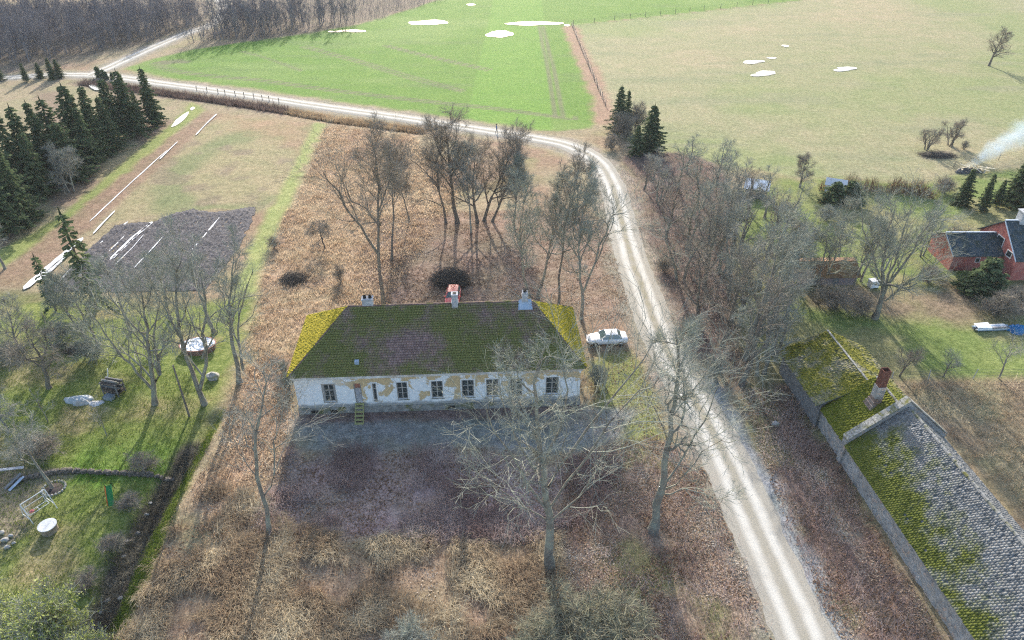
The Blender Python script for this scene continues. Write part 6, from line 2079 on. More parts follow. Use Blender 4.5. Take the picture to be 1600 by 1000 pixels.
# rack of old timber with a white pipe
b = gp(180, 614)
e = empty("timber_rack", b, math.radians(-14), "dark timber rack with a white pipe beside the twin-trunked tree", "rack")
for x in (-0.85, 0.85):
    for y in (-0.5, 0.5):
        MB().box(x - .05, x + .05, y - .05, y + .05, -.1, 1.55).build("post", MAT_GREYWOOD, e)
for z_ in (0.35, 0.85, 1.4):
    MB().box(-1.0, 1.0, -.56, .56, z_, z_ + .05).build("shelf", MAT_BRUSH, e)
rgq = random.Random(4)
for q in range(16):
    x0, z_ = -.95, (0.41, 0.91, 1.46)[q % 3] + 0.08 * (q // 6)
    y0 = -.5 + 0.16 * (q % 6)
    MB().box(x0 + rgq.uniform(-.1, .1), .95 + rgq.uniform(-.15, .15), y0, y0 + .13, z_, z_ + .06).build("board", (MAT_BRUSH, MAT_GREYWOOD, MAT_PLINTH)[q % 3], e)
MB().box(-.35, .6, -1.25, -.62, 0, .42).build("crate", two_tone("slate_blue_box", (0.16, 0.19, 0.21), (0.26, 0.30, 0.32), 3.0), e)
MB().tube([(-.95, .3, 1.0), (-.45, .35, 1.9), (-.25, .4, 2.7)], [.04, .05, .06], 8).build("pipe", MAT_WHITE, e)
# grey tarpaulin heap


def heap(name, px, py, rx, ry, h, seed, mat, label, cat, rz=0.0, rough=0.25):
    rg = np.random.default_rng(seed)
    m = MB()
    kk, rings = 22, 7
    V = [(0, 0, h)]
    for i in range(1, rings + 1):
        u = i / rings
        for j in range(kk):
            a = 6.283 * j / kk
            w = 1 + 0.16 * math.sin(3 * a + seed) + 0.08 * math.sin(7 * a)
            V.append((rx * u * w * math.cos(a), ry * u * w * math.sin(a), max(-.15, h * (1 - u ** 2.2) + float(rg.normal(0, h * rough * 0.4)) * (u < .95) - (0.12 if i == rings else 0))))
    Fq = [(0, 1 + j, 1 + (j + 1) % kk) for j in range(kk)]
    for i in range(rings - 1):
        for j in range(kk):
            q = 1 + i * kk
            Fq.append((q + j, q + kk + j, q + kk + (j + 1) % kk, q + (j + 1) % kk))
    m.add(V, Fq)
    o = m.build(name, mat)
    o.location = gp(px, py)
    o.rotation_euler = (0, 0, rz)
    return tag(o, label, cat)


MAT_TARP = two_tone("grey_tarp", (0.32, 0.37, 0.40), (0.50, 0.54, 0.57), 1.2, rough=0.55, c3=(0.36, 0.33, 0.28), s3=0.8)
MAT_BLUETARP = two_tone("blue_tarp", (0.01, 0.11, 0.30), (0.02, 0.22, 0.45), 1.5, rough=0.4, bump=0.6, bdist=0.1)
heap("tarp_heap", 124, 626, 1.5, 0.8, 0.5, 5, MAT_TARP, "low heap under a grey-blue tarpaulin on the left lawn", "tarpaulin")
heap("ash_heap", 150, 630, 0.9, 0.5, 0.15, 6, two_tone("pale_ash", (0.42, 0.42, 0.43), (0.6, 0.6, 0.6), 3.0), "flat pale ash patch right of the grey tarpaulin heap", "ash")
heap("blue_tarp", 1588, 518, 1.2, 0.8, 0.8, 7, MAT_BLUETARP, "bright blue tarpaulin mound at the right edge of the garden", "tarpaulin")
b = gp(1546, 514)
e = empty("timber_stack", b, math.radians(4), "long low stack of pale sheets and planks beside the blue tarpaulin", "stack")
rgq = random.Random(6)
for q in range(14):
    y0, z_ = -.55 + 0.2 * (q % 5), 0.05 + 0.13 * (q // 5)
    MB().box(-1.9 + rgq.uniform(-.25, .25), 1.75 + rgq.uniform(-.3, .3), y0, y0 + .17, z_, z_ + .1).build("plank", (MAT_SHEET, MAT_WHITE, MAT_GREYWOOD, MAT_CHIM)[q % 4], e)
MB().add([(-1.9, -.5, .50), (-.2, -.55, .46), (-.1, .5, .52), (-1.8, .45, .47), (-1.9, -.6, .2), (-.2, -.62, .2)], [(0, 1, 2, 3), (4, 5, 1, 0)]).build("sheet", MAT_COVER, e)
# leaning pole
b = gp(296, 651)
m = MB().tube([(0, 0, -.4), (-.05, .1, 3), (-.1, .2, 6.1)], [.11, .095, .08], 8)
o = m.build("leaning_pole", MAT_BARK_DARK)
o.location = b
tag(o, "bare dark pole standing left of the tall garden tree", "pole")


def stone(name, px, py, r, seed, label, mat, group=None, cat="stone", sq=0.7):
    rg = np.random.default_rng(seed)
    bm = bmesh.new()
    bmesh.ops.create_icosphere(bm, subdivisions=2 if r > 0.3 else 1, radius=r)
    for v in bm.verts:
        k = 1 + float(rg.normal(0, 0.13))
        v.co = Vector((v.co.x * k * 1.15, v.co.y * k, v.co.z * k * sq))
    me = bpy.data.meshes.new(name)
    bm.to_mesh(me)
    bm.free()
    o = link(name, me, mat)
    p = gp(px, py)
    o.location = (p.x, p.y, p.z + r * sq * 0.55)
    return tag(o, label, cat, group)


MAT_ROCK = two_tone("pale_rock", (0.24, 0.235, 0.225), (0.42, 0.415, 0.40), 3.0, bump=0.8, c3=(0.2, 0.2, 0.12), s3=2.0)
stone("boulder", 333, 592, 0.55, 1, "pale boulder on the lawn right of the pole", MAT_ROCK, cat="boulder", sq=0.9)
stone("boulder", 1211, 664, 0.32, 2, "pale boulder lying left of the barn's board shed", MAT_ROCK, cat="boulder")
for i, (x, y, r) in enumerate([(233, 780, .16), (226, 797, .2), (212, 826, .22), (190, 862, .2), (176, 900, .15), (163, 930, .25), (185, 928, .22), (153, 948, .18), (168, 908, .12), (196, 840, .14)]):
    stone("ditch_stone", x, y, r, 10 + i, "pale stone lying in the dark ditch beside the left lawn", MAT_ROCK, "stones in the ditch")
for i, (x, y, r) in enumerate([(8, 845, .26), (17, 838, .2), (3, 833, .28), (12, 856, .22), (22, 849, .16)]):
    stone("rockery_stone", x, y, r, 30 + i, "grey rockery stone at the left edge of the lawn", MAT_ROCK, "stones of the left-edge rockery")

# garden swing
b = gp(63, 800)
e = empty("garden_swing", b, math.radians(58), "white tubular garden swing frame on the left lawn", "swing")
sw, sd_, sh = 1.0, 0.75, 1.85
for s in (-1, 1):
    m = MB()
    m.tube([(s * sw, -sd_, 0), (s * sw, 0, sh)], .035, 6)
    MB().tube([(s * sw, -sd_, 0), (s * sw, 0, sh)], .035, 6).build("leg", MAT_WHITE, e)
    MB().tube([(s * sw, sd_, 0), (s * sw, 0, sh)], .035, 6).build("leg", MAT_WHITE, e)
    MB().tube([(s * sw, -sd_ * .75, .45), (s * sw, sd_ * .75, .45)], .025, 6).build("brace", MAT_WHITE, e)
    MB().tube([(s * .78, 0, sh), (s * .78, -.25, .55)], .012, 5).build("hanger", MAT_WHITE, e)
    MB().tube([(s * .78, 0, sh), (s * .78, .3, .95)], .012, 5).build("hanger", MAT_WHITE, e)
MB().tube([(-sw, 0, sh), (sw, 0, sh)], .04, 6).build("top_bar", MAT_WHITE, e)
m = MB()
for a, c_ in (((-.8, -.25, .55), (.8, -.25, .55)), ((-.8, .25, .5), (.8, .25, .5)), ((-.8, -.25, .55), (-.8, .25, .5)), ((.8, -.25, .55), (.8, .25, .5)), ((0, -.25, .55), (0, .25, .5))):
    m.tube([a, c_], .025, 5)
m.build("seat", MAT_WHITE, e)
m = MB()
for a, c_ in (((-.8, .25, .5), (-.8, .42, 1.0)), ((.8, .25, .5), (.8, .42, 1.0)), ((-.8, .42, 1.0), (.8, .42, 1.0))):
    m.tube([a, c_], .025, 5)
m.build("backrest", MAT_WHITE, e)
MB().lathe([(0.001, .74), (.16, .70), (.2, .63), (.14, .58), (0.001, .57)], 10, Matrix.Translation((-.5, -.02, 0))).build("cushion", plain("pink_cushion", (0.55, 0.16, 0.16), 0.9), e, True)
# well ring
b = gp(78, 829)
e = empty("well_ring", b, 0.5, "round concrete well ring with a pale lid on the left lawn", "well")
MB().lathe([(.62, -.1), (.63, .58), (.66, .6), (.66, .66)], 26).build("ring", two_tone("tan_concrete", (0.24, 0.20, 0.165), (0.40, 0.345, 0.29), 3.0), e, True)
for s in (0, 1):
    m = MB()
    n_ = 12
    ang_ = [math.pi * (s + j / n_) for j in range(n_ + 1)]
    V = [(.70 * math.cos(a), .70 * math.sin(a) + (.008 if s == 0 else -.008), z_) for z_ in (.662, .72) for a in ang_]
    k_ = n_ + 1
    m.add(V, [tuple(range(k_, 2 * k_)), tuple(reversed(range(k_)))] + [(j, j + 1, k_ + j + 1, k_ + j) for j in range(n_)] + [(n_, 0, k_, k_ + n_)])
    m.build("lid_half", two_tone("pale_lid", (0.46, 0.48, 0.50), (0.64, 0.66, 0.67), 2.0), e)
# stone-edged bed
b = gp(84, 763)
e = empty("flower_bed", b, 0, "small stone-edged flower bed around a tree near the swing", "flower bed")
MB().lathe([(0.001, .1), (.6, .08), (.85, -.05)], 16).build("soil", two_tone("bed_soil", (0.03, 0.025, 0.025), (0.08, 0.065, 0.06), 3.0), e, True)
sm = None
for i in range(20):
    a = 6.283 * i / 20
    if sm is None:
        bm = bmesh.new()
        bmesh.ops.create_icosphere(bm, subdivisions=1, radius=.13)
        sm = bpy.data.meshes.new("edging_stone")
        for v in bm.verts:
            v.co *= random.Random(int(v.co.x * 1000)).uniform(.8, 1.2)
        bm.to_mesh(sm)
        bm.free()
        sm.materials.append(MAT_ROCK)
    o = bpy.data.objects.new("edging_stone", sm)
    COL.objects.link(o)
    o.parent = e
    o.location = (.92 * math.cos(a), .86 * math.sin(a), .04)
    o.rotation_euler = (a * 3, a, a * 5)
# low dry-stone edging across the lawn
e = empty("low_stone_wall", gp(150, 742), 0, "low dark dry-stone wall crossing the left lawn", "wall")
bm = bmesh.new()
bmesh.ops.create_cube(bm, size=1)
bmesh.ops.bevel(bm, geom=bm.edges[:], offset=.18, segments=1, affect='EDGES')
wm = bpy.data.meshes.new("wall_stone")
bm.to_mesh(wm)
bm.free()
wm.materials.append(two_tone("mossy_wall_stone", (0.08, 0.07, 0.06), (0.20, 0.175, 0.15), 3.0))
wl = smooth_line([at(*q) for q in ((22, 752), (60, 745), (100, 738), (150, 740), (210, 742), (268, 744))], 14)
rgq = random.Random(12)
for i, (x, y) in enumerate(wl):
    for layer in range(2 if i % 3 else 1):
        o = bpy.data.objects.new("wall_stone", wm)
        COL.objects.link(o)
        o.parent = e
        s = rgq.uniform(.26, .42)
        o.location = (x - e.location.x + rgq.uniform(-.06, .06), y - e.location.y + rgq.uniform(-.08, .08), gz(x, y) - e.location.z + .1 + layer * .2)
        o.scale = (s, s * .9, s * .62)
        o.rotation_euler = (rgq.uniform(-.2, .2), rgq.uniform(-.2, .2), rgq.uniform(0, 6))
# weathered boards at the left edge
e = empty("board_pile", gp(14, 757), math.radians(20), "leaning blue-grey boards at the left edge above the rockery", "board pile")
for q, (x0, y0, z0, x1, y1, z1, w) in enumerate(((-1.6, -1.0, .1, -1.0, .9, 1.3, .35), (-1.1, .8, 1.25, 1.2, 1.0, .7, .3), (-.2, -.6, .1, 1.0, .5, .5, .3), (.2, -.9, .05, 1.2, .2, .35, .28), (-1.9, -.6, .1, -1.4, 1.0, 1.2, .3))):
    d_ = Vector((x1 - x0, y1 - y0, z1 - z0)).normalized()
    sd_v = d_.cross(Vector((0, 0, 1))).normalized() * w / 2
    up_v = sd_v.cross(d_).normalized() * .04
    A, B_ = Vector((x0, y0, z0)), Vector((x1, y1, z1))
    vs_ = [A - sd_v, A + sd_v, B_ + sd_v, B_ - sd_v]
    MB().add([v for v in vs_] + [v + up_v for v in vs_], [(3, 2, 1, 0), (4, 5, 6, 7), (0, 1, 5, 4), (1, 2, 6, 5), (2, 3, 7, 6), (3, 0, 4, 7)]).build("board", (MAT_SHEET, MAT_CHIM, MAT_GREYWOOD)[q % 3], e)
# child's slide
b = gp(174, 772)
e = empty("garden_slide", b, math.radians(25), "small green child's slide with orange rail near the low wall", "slide")
MAT_SGREEN = plain("slide_green", (0.02, 0.22, 0.05), 0.5)
m = MB()
m.add([(-.22, 0, 1.0), (.22, 0, 1.0), (.22, -1.5, .1), (-.22, -1.5, .1), (-.22, 0, .95), (.22, 0, .95), (.22, -1.5, .05), (-.22, -1.5, .05)], [(0, 3, 2, 1), (4, 5, 6, 7), (0, 1, 5, 4), (3, 7, 6, 2), (0, 4, 7, 3), (1, 2, 6, 5)])
m.build("chute", MAT_SGREEN, e)
for s in (-1, 1):
    MB().tube([(s * .24, 0, 1.05), (s * .24, -1.5, .18)], .04, 6).build("side_rail", plain("slide_orange", (0.55, 0.14, 0.02), 0.5) if s < 0 else MAT_SGREEN, e)
    MB().tube([(s * .24, .02, 1.25), (s * .26, .7, 0)], .03, 6).build("ladder_leg", MAT_BLACK, e)
for k in range(4):
    MB().tube([(-.25, .14 + .14 * k, .95 - .24 * k), (.25, .14 + .14 * k, .95 - .24 * k)], .02, 5).build("rung", MAT_SGREEN, e)

# glasshouse, tin hut, water butt
b = gp(1303, 300)
e = empty("greenhouse", b, math.radians(-24), "small white-roofed greenhouse by the hedge behind the thujas", "greenhouse")
MB().box(-1.4, 1.4, -1.0, 1.0, -.1, 1.5).build("wall", MAT_COVER, e)
m = MB()
for s in (-1, 1):
    m.add([(-1.6, s * 1.2, 1.4), (1.6, s * 1.2, 1.4), (1.6, 0, 2.2), (-1.6, 0, 2.2)], [(0, 1, 2, 3)])
    MB().add([(-1.6, s * 1.2, 1.45), (1.6, s * 1.2, 1.45), (1.6, 0, 2.25), (-1.6, 0, 2.25), (-1.6, s * 1.2, 1.40), (1.6, s * 1.2, 1.40), (1.6, 0, 2.2), (-1.6, 0, 2.2)], [(0, 1, 2, 3), (7, 6, 5, 4), (0, 4, 5, 1), (1, 5, 6, 2), (3, 7, 4, 0)]).build("roof_panel", MAT_WHITE, e)
b = gp(1180, 306)
e = empty("tin_hut", b, math.radians(-20), "small hut with grey sheet roof behind the roadside thicket", "hut")
MB().box(-1.6, 1.6, -1.1, 1.1, -.1, 1.7).build("wall", MAT_GREYWOOD, e)
MB().add([(-1.9, -1.4, 1.65), (1.9, -1.4, 1.65), (1.9, 1.4, 2.3), (-1.9, 1.4, 2.3), (-1.9, -1.4, 1.58), (1.9, -1.4, 1.58), (1.9, 1.4, 2.23), (-1.9, 1.4, 2.23)], [(0, 1, 2, 3), (7, 6, 5, 4), (0, 4, 5, 1), (1, 5, 6, 2), (2, 6, 7, 3), (3, 7, 4, 0)]).build("roof", MAT_SHEET, e)
b = gp(1363, 449)
e = empty("water_tank", b, 0.2, "small pale water tank right of the rusty garden shed", "tank")
MB().box(-.55, .55, -.4, .4, .12, 1.0).build("body", MAT_COVER, e)
MB().box(-.6, .6, -.45, .45, 1.002, 1.08).build("lid", MAT_WHITE, e)
for x in (-.45, .45):
    MB().box(x - .06, x + .06, -.38, .38, -.05, .118).build("skid", MAT_GREYWOOD, e)

# bonfire with smoke
e = empty("bonfire", gp(1512, 268), 0, "smouldering bonfire of boards and ash at the pasture edge", "bonfire")
ash_o = heap("ash", 1512, 268, 2.6, 1.1, .4, 9, two_tone("bonfire_ash", (0.03, 0.028, 0.026), (0.20, 0.19, 0.18), 1.5), None, None, 0.1, .9)
ash_o.parent = e
ash_o.location = (0, 0, 0)
rgq = random.Random(5)
for q in range(16):
    x0, a = rgq.uniform(-1.2, 3.2), rgq.uniform(0, 3.14)
    Mx = Matrix.Translation((x0, rgq.uniform(-.8, .8), rgq.uniform(.3, .75))) @ Matrix.Rotation(a, 4, 'Z') @ Matrix.Rotation(rgq.uniform(-.5, .5), 4, 'Y')
    MB().box(-.9, .9, -.1, .1, -.03, .03, 0, Mx).build("board", two_tone("pale_scrap%d" % q, (0.46, 0.40, 0.28), (0.66, 0.60, 0.46), 3.0) if q == 0 else bpy.data.materials["pale_scrap0"], e)
A = gp(1507, 264) + Vector((0, 0, .4))
B_ = at_depth(1650, 178, A.y + 14)
ax = (B_ - A)
LS = ax.length
Ms = Mat("smoke_volume")
co = Ms.coords()
sx = Ms.sep(co)
rad_ = Ms.math('SQRT', Ms.math('ADD', Ms.math('MULTIPLY', sx[1], sx[1]), Ms.math('MULTIPLY', sx[2], sx[2])))
R_ = Ms.math('MULTIPLY', Ms.math('ADD', Ms.math('MULTIPLY', sx[0], 0.15), 0.7), Ms.maprange(Ms.noise(co, 0.22, 3), 0.3, 0.7, 0.45, 1.25))
fall = Ms.maprange(Ms.math('DIVIDE', rad_, R_), 0.15, 1.0, 1.0, 0.0)
nz_ = Ms.maprange(Ms.noise(co, 0.32, 6, 0.62, 1.2), 0.44, 0.66, 0.0, 1.0)
den = Ms.math('MULTIPLY', Ms.math('MULTIPLY', fall, nz_), Ms.maprange(sx[0], 0.0, LS, 0.9, 0.07))
vp = Ms.n("VolumePrincipled", {"Color": (0.62, 0.80, 0.97), "Density": den, "Anisotropy": 0.3})
Ms.t.links.new(vp.outputs[0], Ms.out.inputs["Volume"])
m = MB()
m.tube([(LS * t, 0, 0) for t in np.linspace(0, 1, 10)], [1.2 + 0.19 * LS * t for t in np.linspace(0, 1, 10)], 12)
smoke = m.build("smoke", Ms.m)
smoke.location = A
smoke.rotation_euler = ax.to_track_quat('X', 'Z').to_euler()
tag(smoke, "blue-white smoke drifting right from the bonfire", "smoke", kind="stuff")

# ------------------------------------------------------------------ fences, stakes, hedge
MAT_POST = two_tone("grey_post", (0.09, 0.08, 0.07), (0.20, 0.18, 0.16), 4.0)
MAT_WIRE = plain("fence_wire", (0.12, 0.12, 0.12), 0.6)


def fence(name, line_px, step, h, label, r=0.06, seed=1, wires=(0.4, 0.8, 1.15), shared=True, mat=None):
    pts = [gp(*q) for q in line_px]
    e = empty(name, pts[0], 0, label, "fence")
    rgq = random.Random(seed)
    m0 = MB().tube([(0, 0, -.4), (0, 0, h)], [r, r * .85], 6)
    me = m0.mesh("post")
    me.materials.append(mat or MAT_POST)
    W = [[] for _ in wires]
    for a, b in zip(pts[:-1], pts[1:]):
        n = max(1, int((b - a).length / step))
        for i in range(n):
            q = a.lerp(b, i / n)
            z_ = gz(q.x, q.y)
            o = bpy.data.objects.new("post", me)
            COL.objects.link(o)
            o.parent = e
            o.location = (q.x - pts[0].x, q.y - pts[0].y, z_ - pts[0].z)
            o.rotation_euler = (rgq.uniform(-.06, .06), rgq.uniform(-.06, .06), 0)
            o.scale = (1, 1, rgq.uniform(.9, 1.12))
            for k, wz in enumerate(wires):
                W[k].append((q.x - pts[0].x, q.y - pts[0].y, z_ - pts[0].z + wz))
    for w in W:
        MB().tube(w, 0.012, 3, False).build("wire", MAT_WIRE, e)
    return e


fence("pasture_fence", [(893, 40), (906, 72), (921, 108), (938, 148), (949, 172)], 2.6, 1.35, "dark post fence running from the field's far corner to the spruces", 0.09, 2)
fence("field_fence", [(896, 39), (960, 31), (1100, 16), (1200, 5), (1268, -3)], 5.5, 1.4, "thin post fence along the top of the pasture", 0.08, 3)
fence("garden_fence", [(1392, 596), (1450, 593), (1520, 592), (1600, 592), (1700, 592)], 3.0, 1.25, "wire garden fence with pale posts behind the barn", 0.045, 4, mat=MAT_CHIM)
fence("pasture_track_fence", [(1490, 262), (1560, 250), (1600, 243), (1680, 235)], 6.0, 1.1, "thin wire fence behind the bonfire", 0.05, 5)
rgq = random.Random(31)
for i, (x, y) in enumerate([(308, 141), (324, 143), (341, 145.5), (352, 147), (368, 149), (382, 151), (397, 153), (410, 155.5), (421, 157), (436, 160)]):
    q = gp(x, y + 1.5)
    e = empty("road_stake", q, 0, "short stake along the far road's near verge", "stake", "stakes beside the far road")
    MB().tube([(0, 0, -.2), (rgq.uniform(-.06, .06), 0, 1.1)], [.09, .07], 5).build("stake", MAT_POST, e)
    MB().lathe([(.1, .9), (.11, 1.1), (.001, 1.18)], 6).build("cap", MAT_BRUSH, e)
MINI = (conifer(430, 2.4, .6, 10, 7, 1.0, .05, .2), 2.4)
for i, (x, y, k) in enumerate([(155, 121, 1.1), (163, 122.5, .9), (167, 124, .8), (189, 126, .7), (176, 124, .7)]):
    put_tree("young_spruce", MINI[0], gp(x, y), ("tallest" if i == 0 else ["", "second", "third", "rightmost", "fourth"][i]) + " young spruce on the verge just right of the road junction", "spruce", "young spruces at the junction", i, k, EVERGREEN)
# hedge of upright shoots between garden and pasture
rg = np.random.default_rng(4)
br = []
hl = np.array(smooth_line([at(*q) for q in ((1285, 297), (1330, 297), (1380, 300), (1420, 303), (1455, 308))], 30))
for i in range(1500):
    p0 = hl[rg.integers(0, len(hl))] + rg.normal(0, .5, 2)
    k = 0.5 + 0.5 * math.sin(p0[0] * 1.9) + 0.4 * math.sin(p0[0] * 0.8 + 2)
    L = max(.7, rg.uniform(1.2, 2.9) * (0.62 + 0.38 * k))
    b0 = np.array([p0[0], p0[1], 0.0])
    d = np.array([rg.normal(0, .12), rg.normal(0, .12), 1])
    br.append((np.array([b0, b0 + d * L * .5, b0 + d * L]), np.array([.022, .018, .010])))
M = Mat("hedge_shoots")
MAT_HEDGE = M.bsdf(M.ramp(M.n("Attribute", attribute_name="rnd").outputs["Fac"], [(0, (0.19, 0.13, 0.09)), (1, (0.36, 0.25, 0.15))]), 0.9)
hd = link("hedge", tubes_mesh("hedge", br, 3), MAT_HEDGE)
tag(hd, "row of upright brown hedge shoots between garden and pasture", "hedge")

# ------------------------------------------------------------------ ground cover that nobody could count
def scatter(n, R, seed, thr=0.0, edge=0.0):
    rg = np.random.default_rng(seed)
    xs = [p[0] for p in R]
    ys = [p[1] for p in R]
    out_x, out_y = [], []
    got = 0
    while got < n:
        x = rg.uniform(min(xs), max(xs), n * 2)
        y = rg.uniform(min(ys), max(ys), n * 2)
        sd = poly_sd(x, y, R) + (fbm(x, y, 3, 3, seed) - .5) * edge
        k = sd > thr
        k &= line_dist(x, y, ROAD) > 2.2 + (fbm(x, y, 1.5, 2, 5) - .5) * 1.2
        # keep clear of the buildings
        lx = (x - h_org.x) * hx_dir.x + (y - h_org.y) * hx_dir.y
        lyy = -(x - h_org.x) * hx_dir.y + (y - h_org.y) * hx_dir.x
        k &= ~((lx > -.3) & (lx < HOUSE_L + .3) & (lyy > -.3) & (lyy < HOUSE_D + .3))
        out_x.append(x[k])
        out_y.append(y[k])
        got += int(k.sum())
        if len(out_x) > 40:
            break
    return np.concatenate(out_x)[:n], np.concatenate(out_y)[:n]


def blades(name, x, y, seed, lmin, lmax, width, lean, per=8, clump=0.25, flat=0.5, flow=0.0):
    """ribbons bent over in clumps"""
    rg = np.random.default_rng(seed)
    n = len(x)
    N = n * per
    ang0 = np.repeat(rg.random(n) * 6.28, per)
    if flow:
        ang0 = ang0 * (1 - flow) + flow * np.repeat(fbm(x, y, 7, 2, seed) * 12, per)
    px = np.repeat(x, per) + rg.normal(0, clump, N)
    py = np.repeat(y, per) + rg.normal(0, clump, N)
    pz = ground_h(px, py)
    a = ang0 + rg.normal(0, 0.9, N)
    L = rg.uniform(lmin, lmax, N)
    le = np.clip(rg.normal(lean, 0.25, N), 0.05, 1.5)
    dx, dy = np.cos(a), np.sin(a)
    m1 = np.stack([px + dx * L * .45 * np.sin(le * .6), py + dy * L * .45 * np.sin(le * .6), pz + L * .5 * np.cos(le * .6)], 1)
    hz_ = np.maximum(pz + 0.03, m1[:, 2] + L * .5 * np.cos(np.minimum(le * 1.7, 2.4)))
    m2 = np.stack([m1[:, 0] + dx * L * .5 * np.abs(np.sin(le * 1.5)), m1[:, 1] + dy * L * .5 * np.abs(np.sin(le * 1.5)), hz_], 1)
    sx_, sy_ = -dy * width, dx * width
    b0 = np.stack([px - sx_, py - sy_, pz - .03], 1)
    b1 = np.stack([px + sx_, py + sy_, pz - .03], 1)
    c0 = m1 - np.stack([sx_ * .8, sy_ * .8, 0 * sx_], 1)
    c1 = m1 + np.stack([sx_ * .8, sy_ * .8, 0 * sx_], 1)
    V = np.stack([b0, b1, c1, c0, m2], 1).reshape(-1, 3)
    base = np.arange(N)[:, None] * 5
    quads = base + np.array([0, 1, 2, 3])
    tris = base + np.array([3, 2, 4])
    loops = np.concatenate([quads, tris], 1).ravel()
    fn_ = np.tile([4, 3], N)
    patch = np.clip((fbm(px, py, 2.6, 3, seed + 3) - .5) * 2.6 + .5, 0, 1)
    rnd = np.clip(patch * .5 + np.repeat(rg.random(n), per) * .3 + rg.random(N) * .25 - .03, 0, 1)
    return fast_mesh(name, V, fn_, loops, attrs={"rnd": np.repeat(rnd, 5)})


def blade_mat(name, stops, trans=0.3):
    M = Mat(name)
    return M.leafy(M.ramp(M.n("Attribute", attribute_name="rnd").outputs["Fac"], stops), trans)


MAT_STRAW = blade_mat("straw_blades", [(0, (0.28, 0.195, 0.135)), (.4, (0.42, 0.33, 0.225)), (.75, (0.60, 0.51, 0.36)), (1, (0.76, 0.69, 0.51))], .45)
MAT_STRAW_PALE = blade_mat("pale_straw", [(0, (0.34, 0.23, 0.15)), (.5, (0.55, 0.42, 0.29)), (1, (0.68, 0.57, 0.42))], .45)
MAT_BRAMBLE = blade_mat("bramble_stems", [(0, (0.20, 0.13, 0.12)), (.5, (0.38, 0.28, 0.255)), (1, (0.62, 0.53, 0.49))], .4)
MAT_REED = blade_mat("reeds", [(0, (0.26, 0.18, 0.115)), (.5, (0.42, 0.315, 0.20)), (1, (0.55, 0.45, 0.31))])
MAT_DITCH = blade_mat("ditch_stalks", [(0, (0.06, 0.055, 0.045)), (.5, (0.13, 0.12, 0.095)), (1, (0.30, 0.28, 0.22))])
MAT_REEDDARK = blade_mat("dark_reeds", [(0, (0.08, 0.055, 0.05)), (.5, (0.16, 0.115, 0.10)), (1, (0.26, 0.20, 0.16))])
MAT_LEAF = blade_mat("fallen_leaves", [(0, (0.17, 0.10, 0.062)), (.4, (0.31, 0.205, 0.135)), (.8, (0.48, 0.375, 0.275)), (1, (0.66, 0.59, 0.49))], .3)
MAT_TURF = blade_mat("turf_blades", [(0, (0.09, 0.145, 0.02)), (.55, (0.17, 0.225, 0.04)), (1, (0.30, 0.29, 0.11))])

R_SOUTH = region((240, 850), (330, 760), (425, 800), (445, 830), (545, 850), (790, 850), (868, 845), (880, 960), (850, 1100), (100, 1100), (175, 1000))
x, y = scatter(7000, R_SOUTH, 1, -0.4, 2)
keep = fbm(x, y, 3.2, 3, 55) + 0.16 * np.random.default_rng(2).random(len(x)) > 0.55
x, y = x[keep], y[keep]
tag(link("dry_grass", blades("dry_grass", x, y, 3, .7, 1.6, .017, 1.05, 13, .2, flow=.75), MAT_STRAW), "long lodged straw-coloured grass along the bottom of the picture", "dry grass", kind="stuff")
R_STRAW = region((512, 196), (640, 212), (720, 300), (660, 380), (600, 475), (480, 490), (455, 590), (440, 660), (425, 830), (300, 850), (330, 740), (372, 610), (400, 500), (420, 420), (470, 300))
x, y = scatter(9000, R_STRAW, 4, -.3, 2)
tag(link("straw_grass", blades("straw_grass", x, y, 5, .25, .7, .026, .8, 6, .3, flow=.4), MAT_STRAW_PALE), "flattened pale straw left of and behind the manor", "dry grass", kind="stuff")
x, y = scatter(4200, R_BRAMBLE, 6, -1.2, 4)
k_ = fbm(x, y, 3.5, 3, 66) > .44
x, y = x[k_], y[k_]
tag(link("brambles", blades("brambles", x, y, 7, .7, 1.7, .012, .75, 7, .3), MAT_BRAMBLE), "maroon bramble thicket in the manor's shadow", "brambles", kind="stuff")
R_BRUSH_E = region((1160, 610), (1235, 606), (1300, 700), (1350, 800), (1430, 920), (1500, 1050), (1360, 1090), (1290, 950), (1230, 820), (1185, 700))
xa, ya = scatter(1000, R_BRUSH_E, 8, .0, 1.5)
xb, yb = scatter(1300, R_LITTER_S, 9, .2, 1.5)
xc, yc = scatter(2600, R_THICKET, 10, .2, 1.5)
tag(link("dead_weeds", blades("dead_weeds", np.concatenate([xa, xb, xc]), np.concatenate([ya, yb, yc]), 11, .35, 1.0, .014, .7, 6, .35), MAT_BRAMBLE), "dead weed stalks on both sides of the road", "weeds", kind="stuff")
x, y = scatter(2600, R_WEEDS, 12, 0, 1.5)
tag(link("field_weeds", blades("field_weeds", x, y, 13, .35, .9, .018, .75, 6, .35), MAT_STRAW), "brown dead weeds behind the barn", "weeds", kind="stuff")
# reeds in the roadside ditch
rg = np.random.default_rng(15)


def along(line, n, w, rg):
    pts = np.array(line)
    s = np.concatenate([[0], np.cumsum(np.hypot(*np.diff(pts, axis=0).T))])
    t = rg.uniform(0, s[-1], n)
    return np.interp(t, s, pts[:, 0]) + rg.normal(0, w * .4, n), np.interp(t, s, pts[:, 1]) + rg.normal(0, w, n)


x, y = along(ROAD_DITCH[5:], 2200, .6, rg)
tag(link("tan_reeds", blades("tan_reeds", x, y, 16, .5, 1.3, .03, .4, 7, .3), MAT_REED), "tan reeds in the ditch below the far road", "reeds", kind="stuff")
x, y = along(ROAD_DITCH[:6], 3000, .8, rg)
tag(link("dark_reeds", blades("dark_reeds", x, y, 17, .6, 1.4, .03, .4, 6, .3), MAT_REEDDARK), "dark dead stalks in the ditch left of the tan reeds", "reeds", kind="stuff")
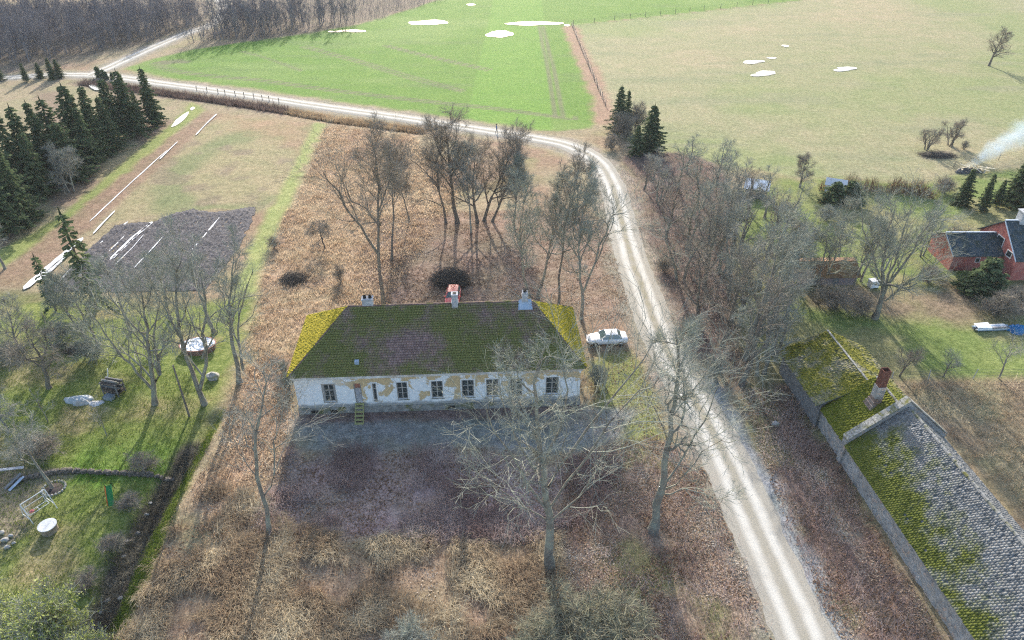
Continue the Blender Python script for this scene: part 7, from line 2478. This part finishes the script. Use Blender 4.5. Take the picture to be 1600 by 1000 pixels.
# turf of the near left lawn and the ditch bank
R_NEARLAWN = region((-60, 560), (240, 560), (340, 600), (300, 690), (268, 745), (213, 842), (158, 955), (120, 1060), (-60, 1060))
xa, ya = scatter(6000, R_NEARLAWN, 18, .2, 1)
xb, yb = scatter(2200, R_DITCHGRASS, 19, 0, .4)
tag(link("turf", blades("turf", np.concatenate([xa, xb]), np.concatenate([ya, yb]), 20, .08, .24, .02, .6, 5, .25), MAT_TURF), "short green turf of the left lawn", "grass", kind="stuff")
x, y = along(DITCH[1:], 900, .8, rg)
tag(link("ditch_weeds", blades("ditch_weeds", x, y, 21, .4, 1.0, .014, .7, 6, .3), MAT_DITCH), "dark weeds in the ditch beside the left lawn", "weeds", kind="stuff")


def leaf_sheet(name, parts, seed, label):
    rg = np.random.default_rng(seed)
    X_, Y_ = np.concatenate([p[0] for p in parts]), np.concatenate([p[1] for p in parts])
    kp = fbm(X_, Y_, 2.4, 3, seed + 7) + .22 * rg.random(len(X_)) > .52          # drifts with thin ground between
    X_, Y_ = X_[kp], Y_[kp]
    n = len(X_)
    z = ground_h(X_, Y_) + rg.uniform(.02, .09, n)
    a = rg.random(n) * 6.28
    s = rg.uniform(.04, .095, n)
    tl = rg.normal(0, .35, n)
    dx, dy = np.cos(a) * s, np.sin(a) * s
    P0 = np.stack([X_, Y_, z], 1)
    d = np.stack([dx, dy, s * tl], 1)
    e = np.stack([-dy * .6, dx * .6, rg.normal(0, .3, n) * s], 1)
    V = np.stack([P0 - d, P0 + e, P0 + d, P0 - e], 1).reshape(-1, 3)
    me = fast_mesh(name, V, np.full(n, 4), np.arange(4 * n), attrs={"rnd": np.repeat(np.clip(rg.random(n) * .7 + (fbm(X_, Y_, 3, 3, seed) - .5) * 1.6 + .15, 0, 1), 4)})
    tag(link(name, me, MAT_LEAF), label, "leaves", kind="stuff")


leaf_sheet("fallen_leaves", [scatter(36000, R_LITTER_S, 22, -.3, 2), scatter(12000, R_SOUTH, 33, 0, 2), scatter(9000, R_LITTER_W, 23, -.3, 1.5), scatter(16000, R_BRUSH_E, 24, -.2, 1.5), scatter(2500, R_SIDEGRASS, 27, -1.5, 2), scatter(14000, R_BRAMBLE, 28, -.5, 2)], 25, "brown fallen leaves before the manor and along the road")
leaf_sheet("leaf_litter", [scatter(40000, R_LITTER_N, 26, -1, 3)], 29, "reddish leaf litter under the trees behind the manor")

# ------------------------------------------------------------------ thin spring haze
Mh = Mat("haze_air")
vh = Mh.n("VolumePrincipled", {"Color": (0.86, 0.93, 1.0), "Density": 0.00013, "Anisotropy": 0.1})
Mh.t.links.new(vh.outputs[0], Mh.out.inputs["Volume"])
haze = MB().box(-420, 420, -40, 640, -2.5, 62).build("haze", Mh.m)
tag(haze, kind="stuff")
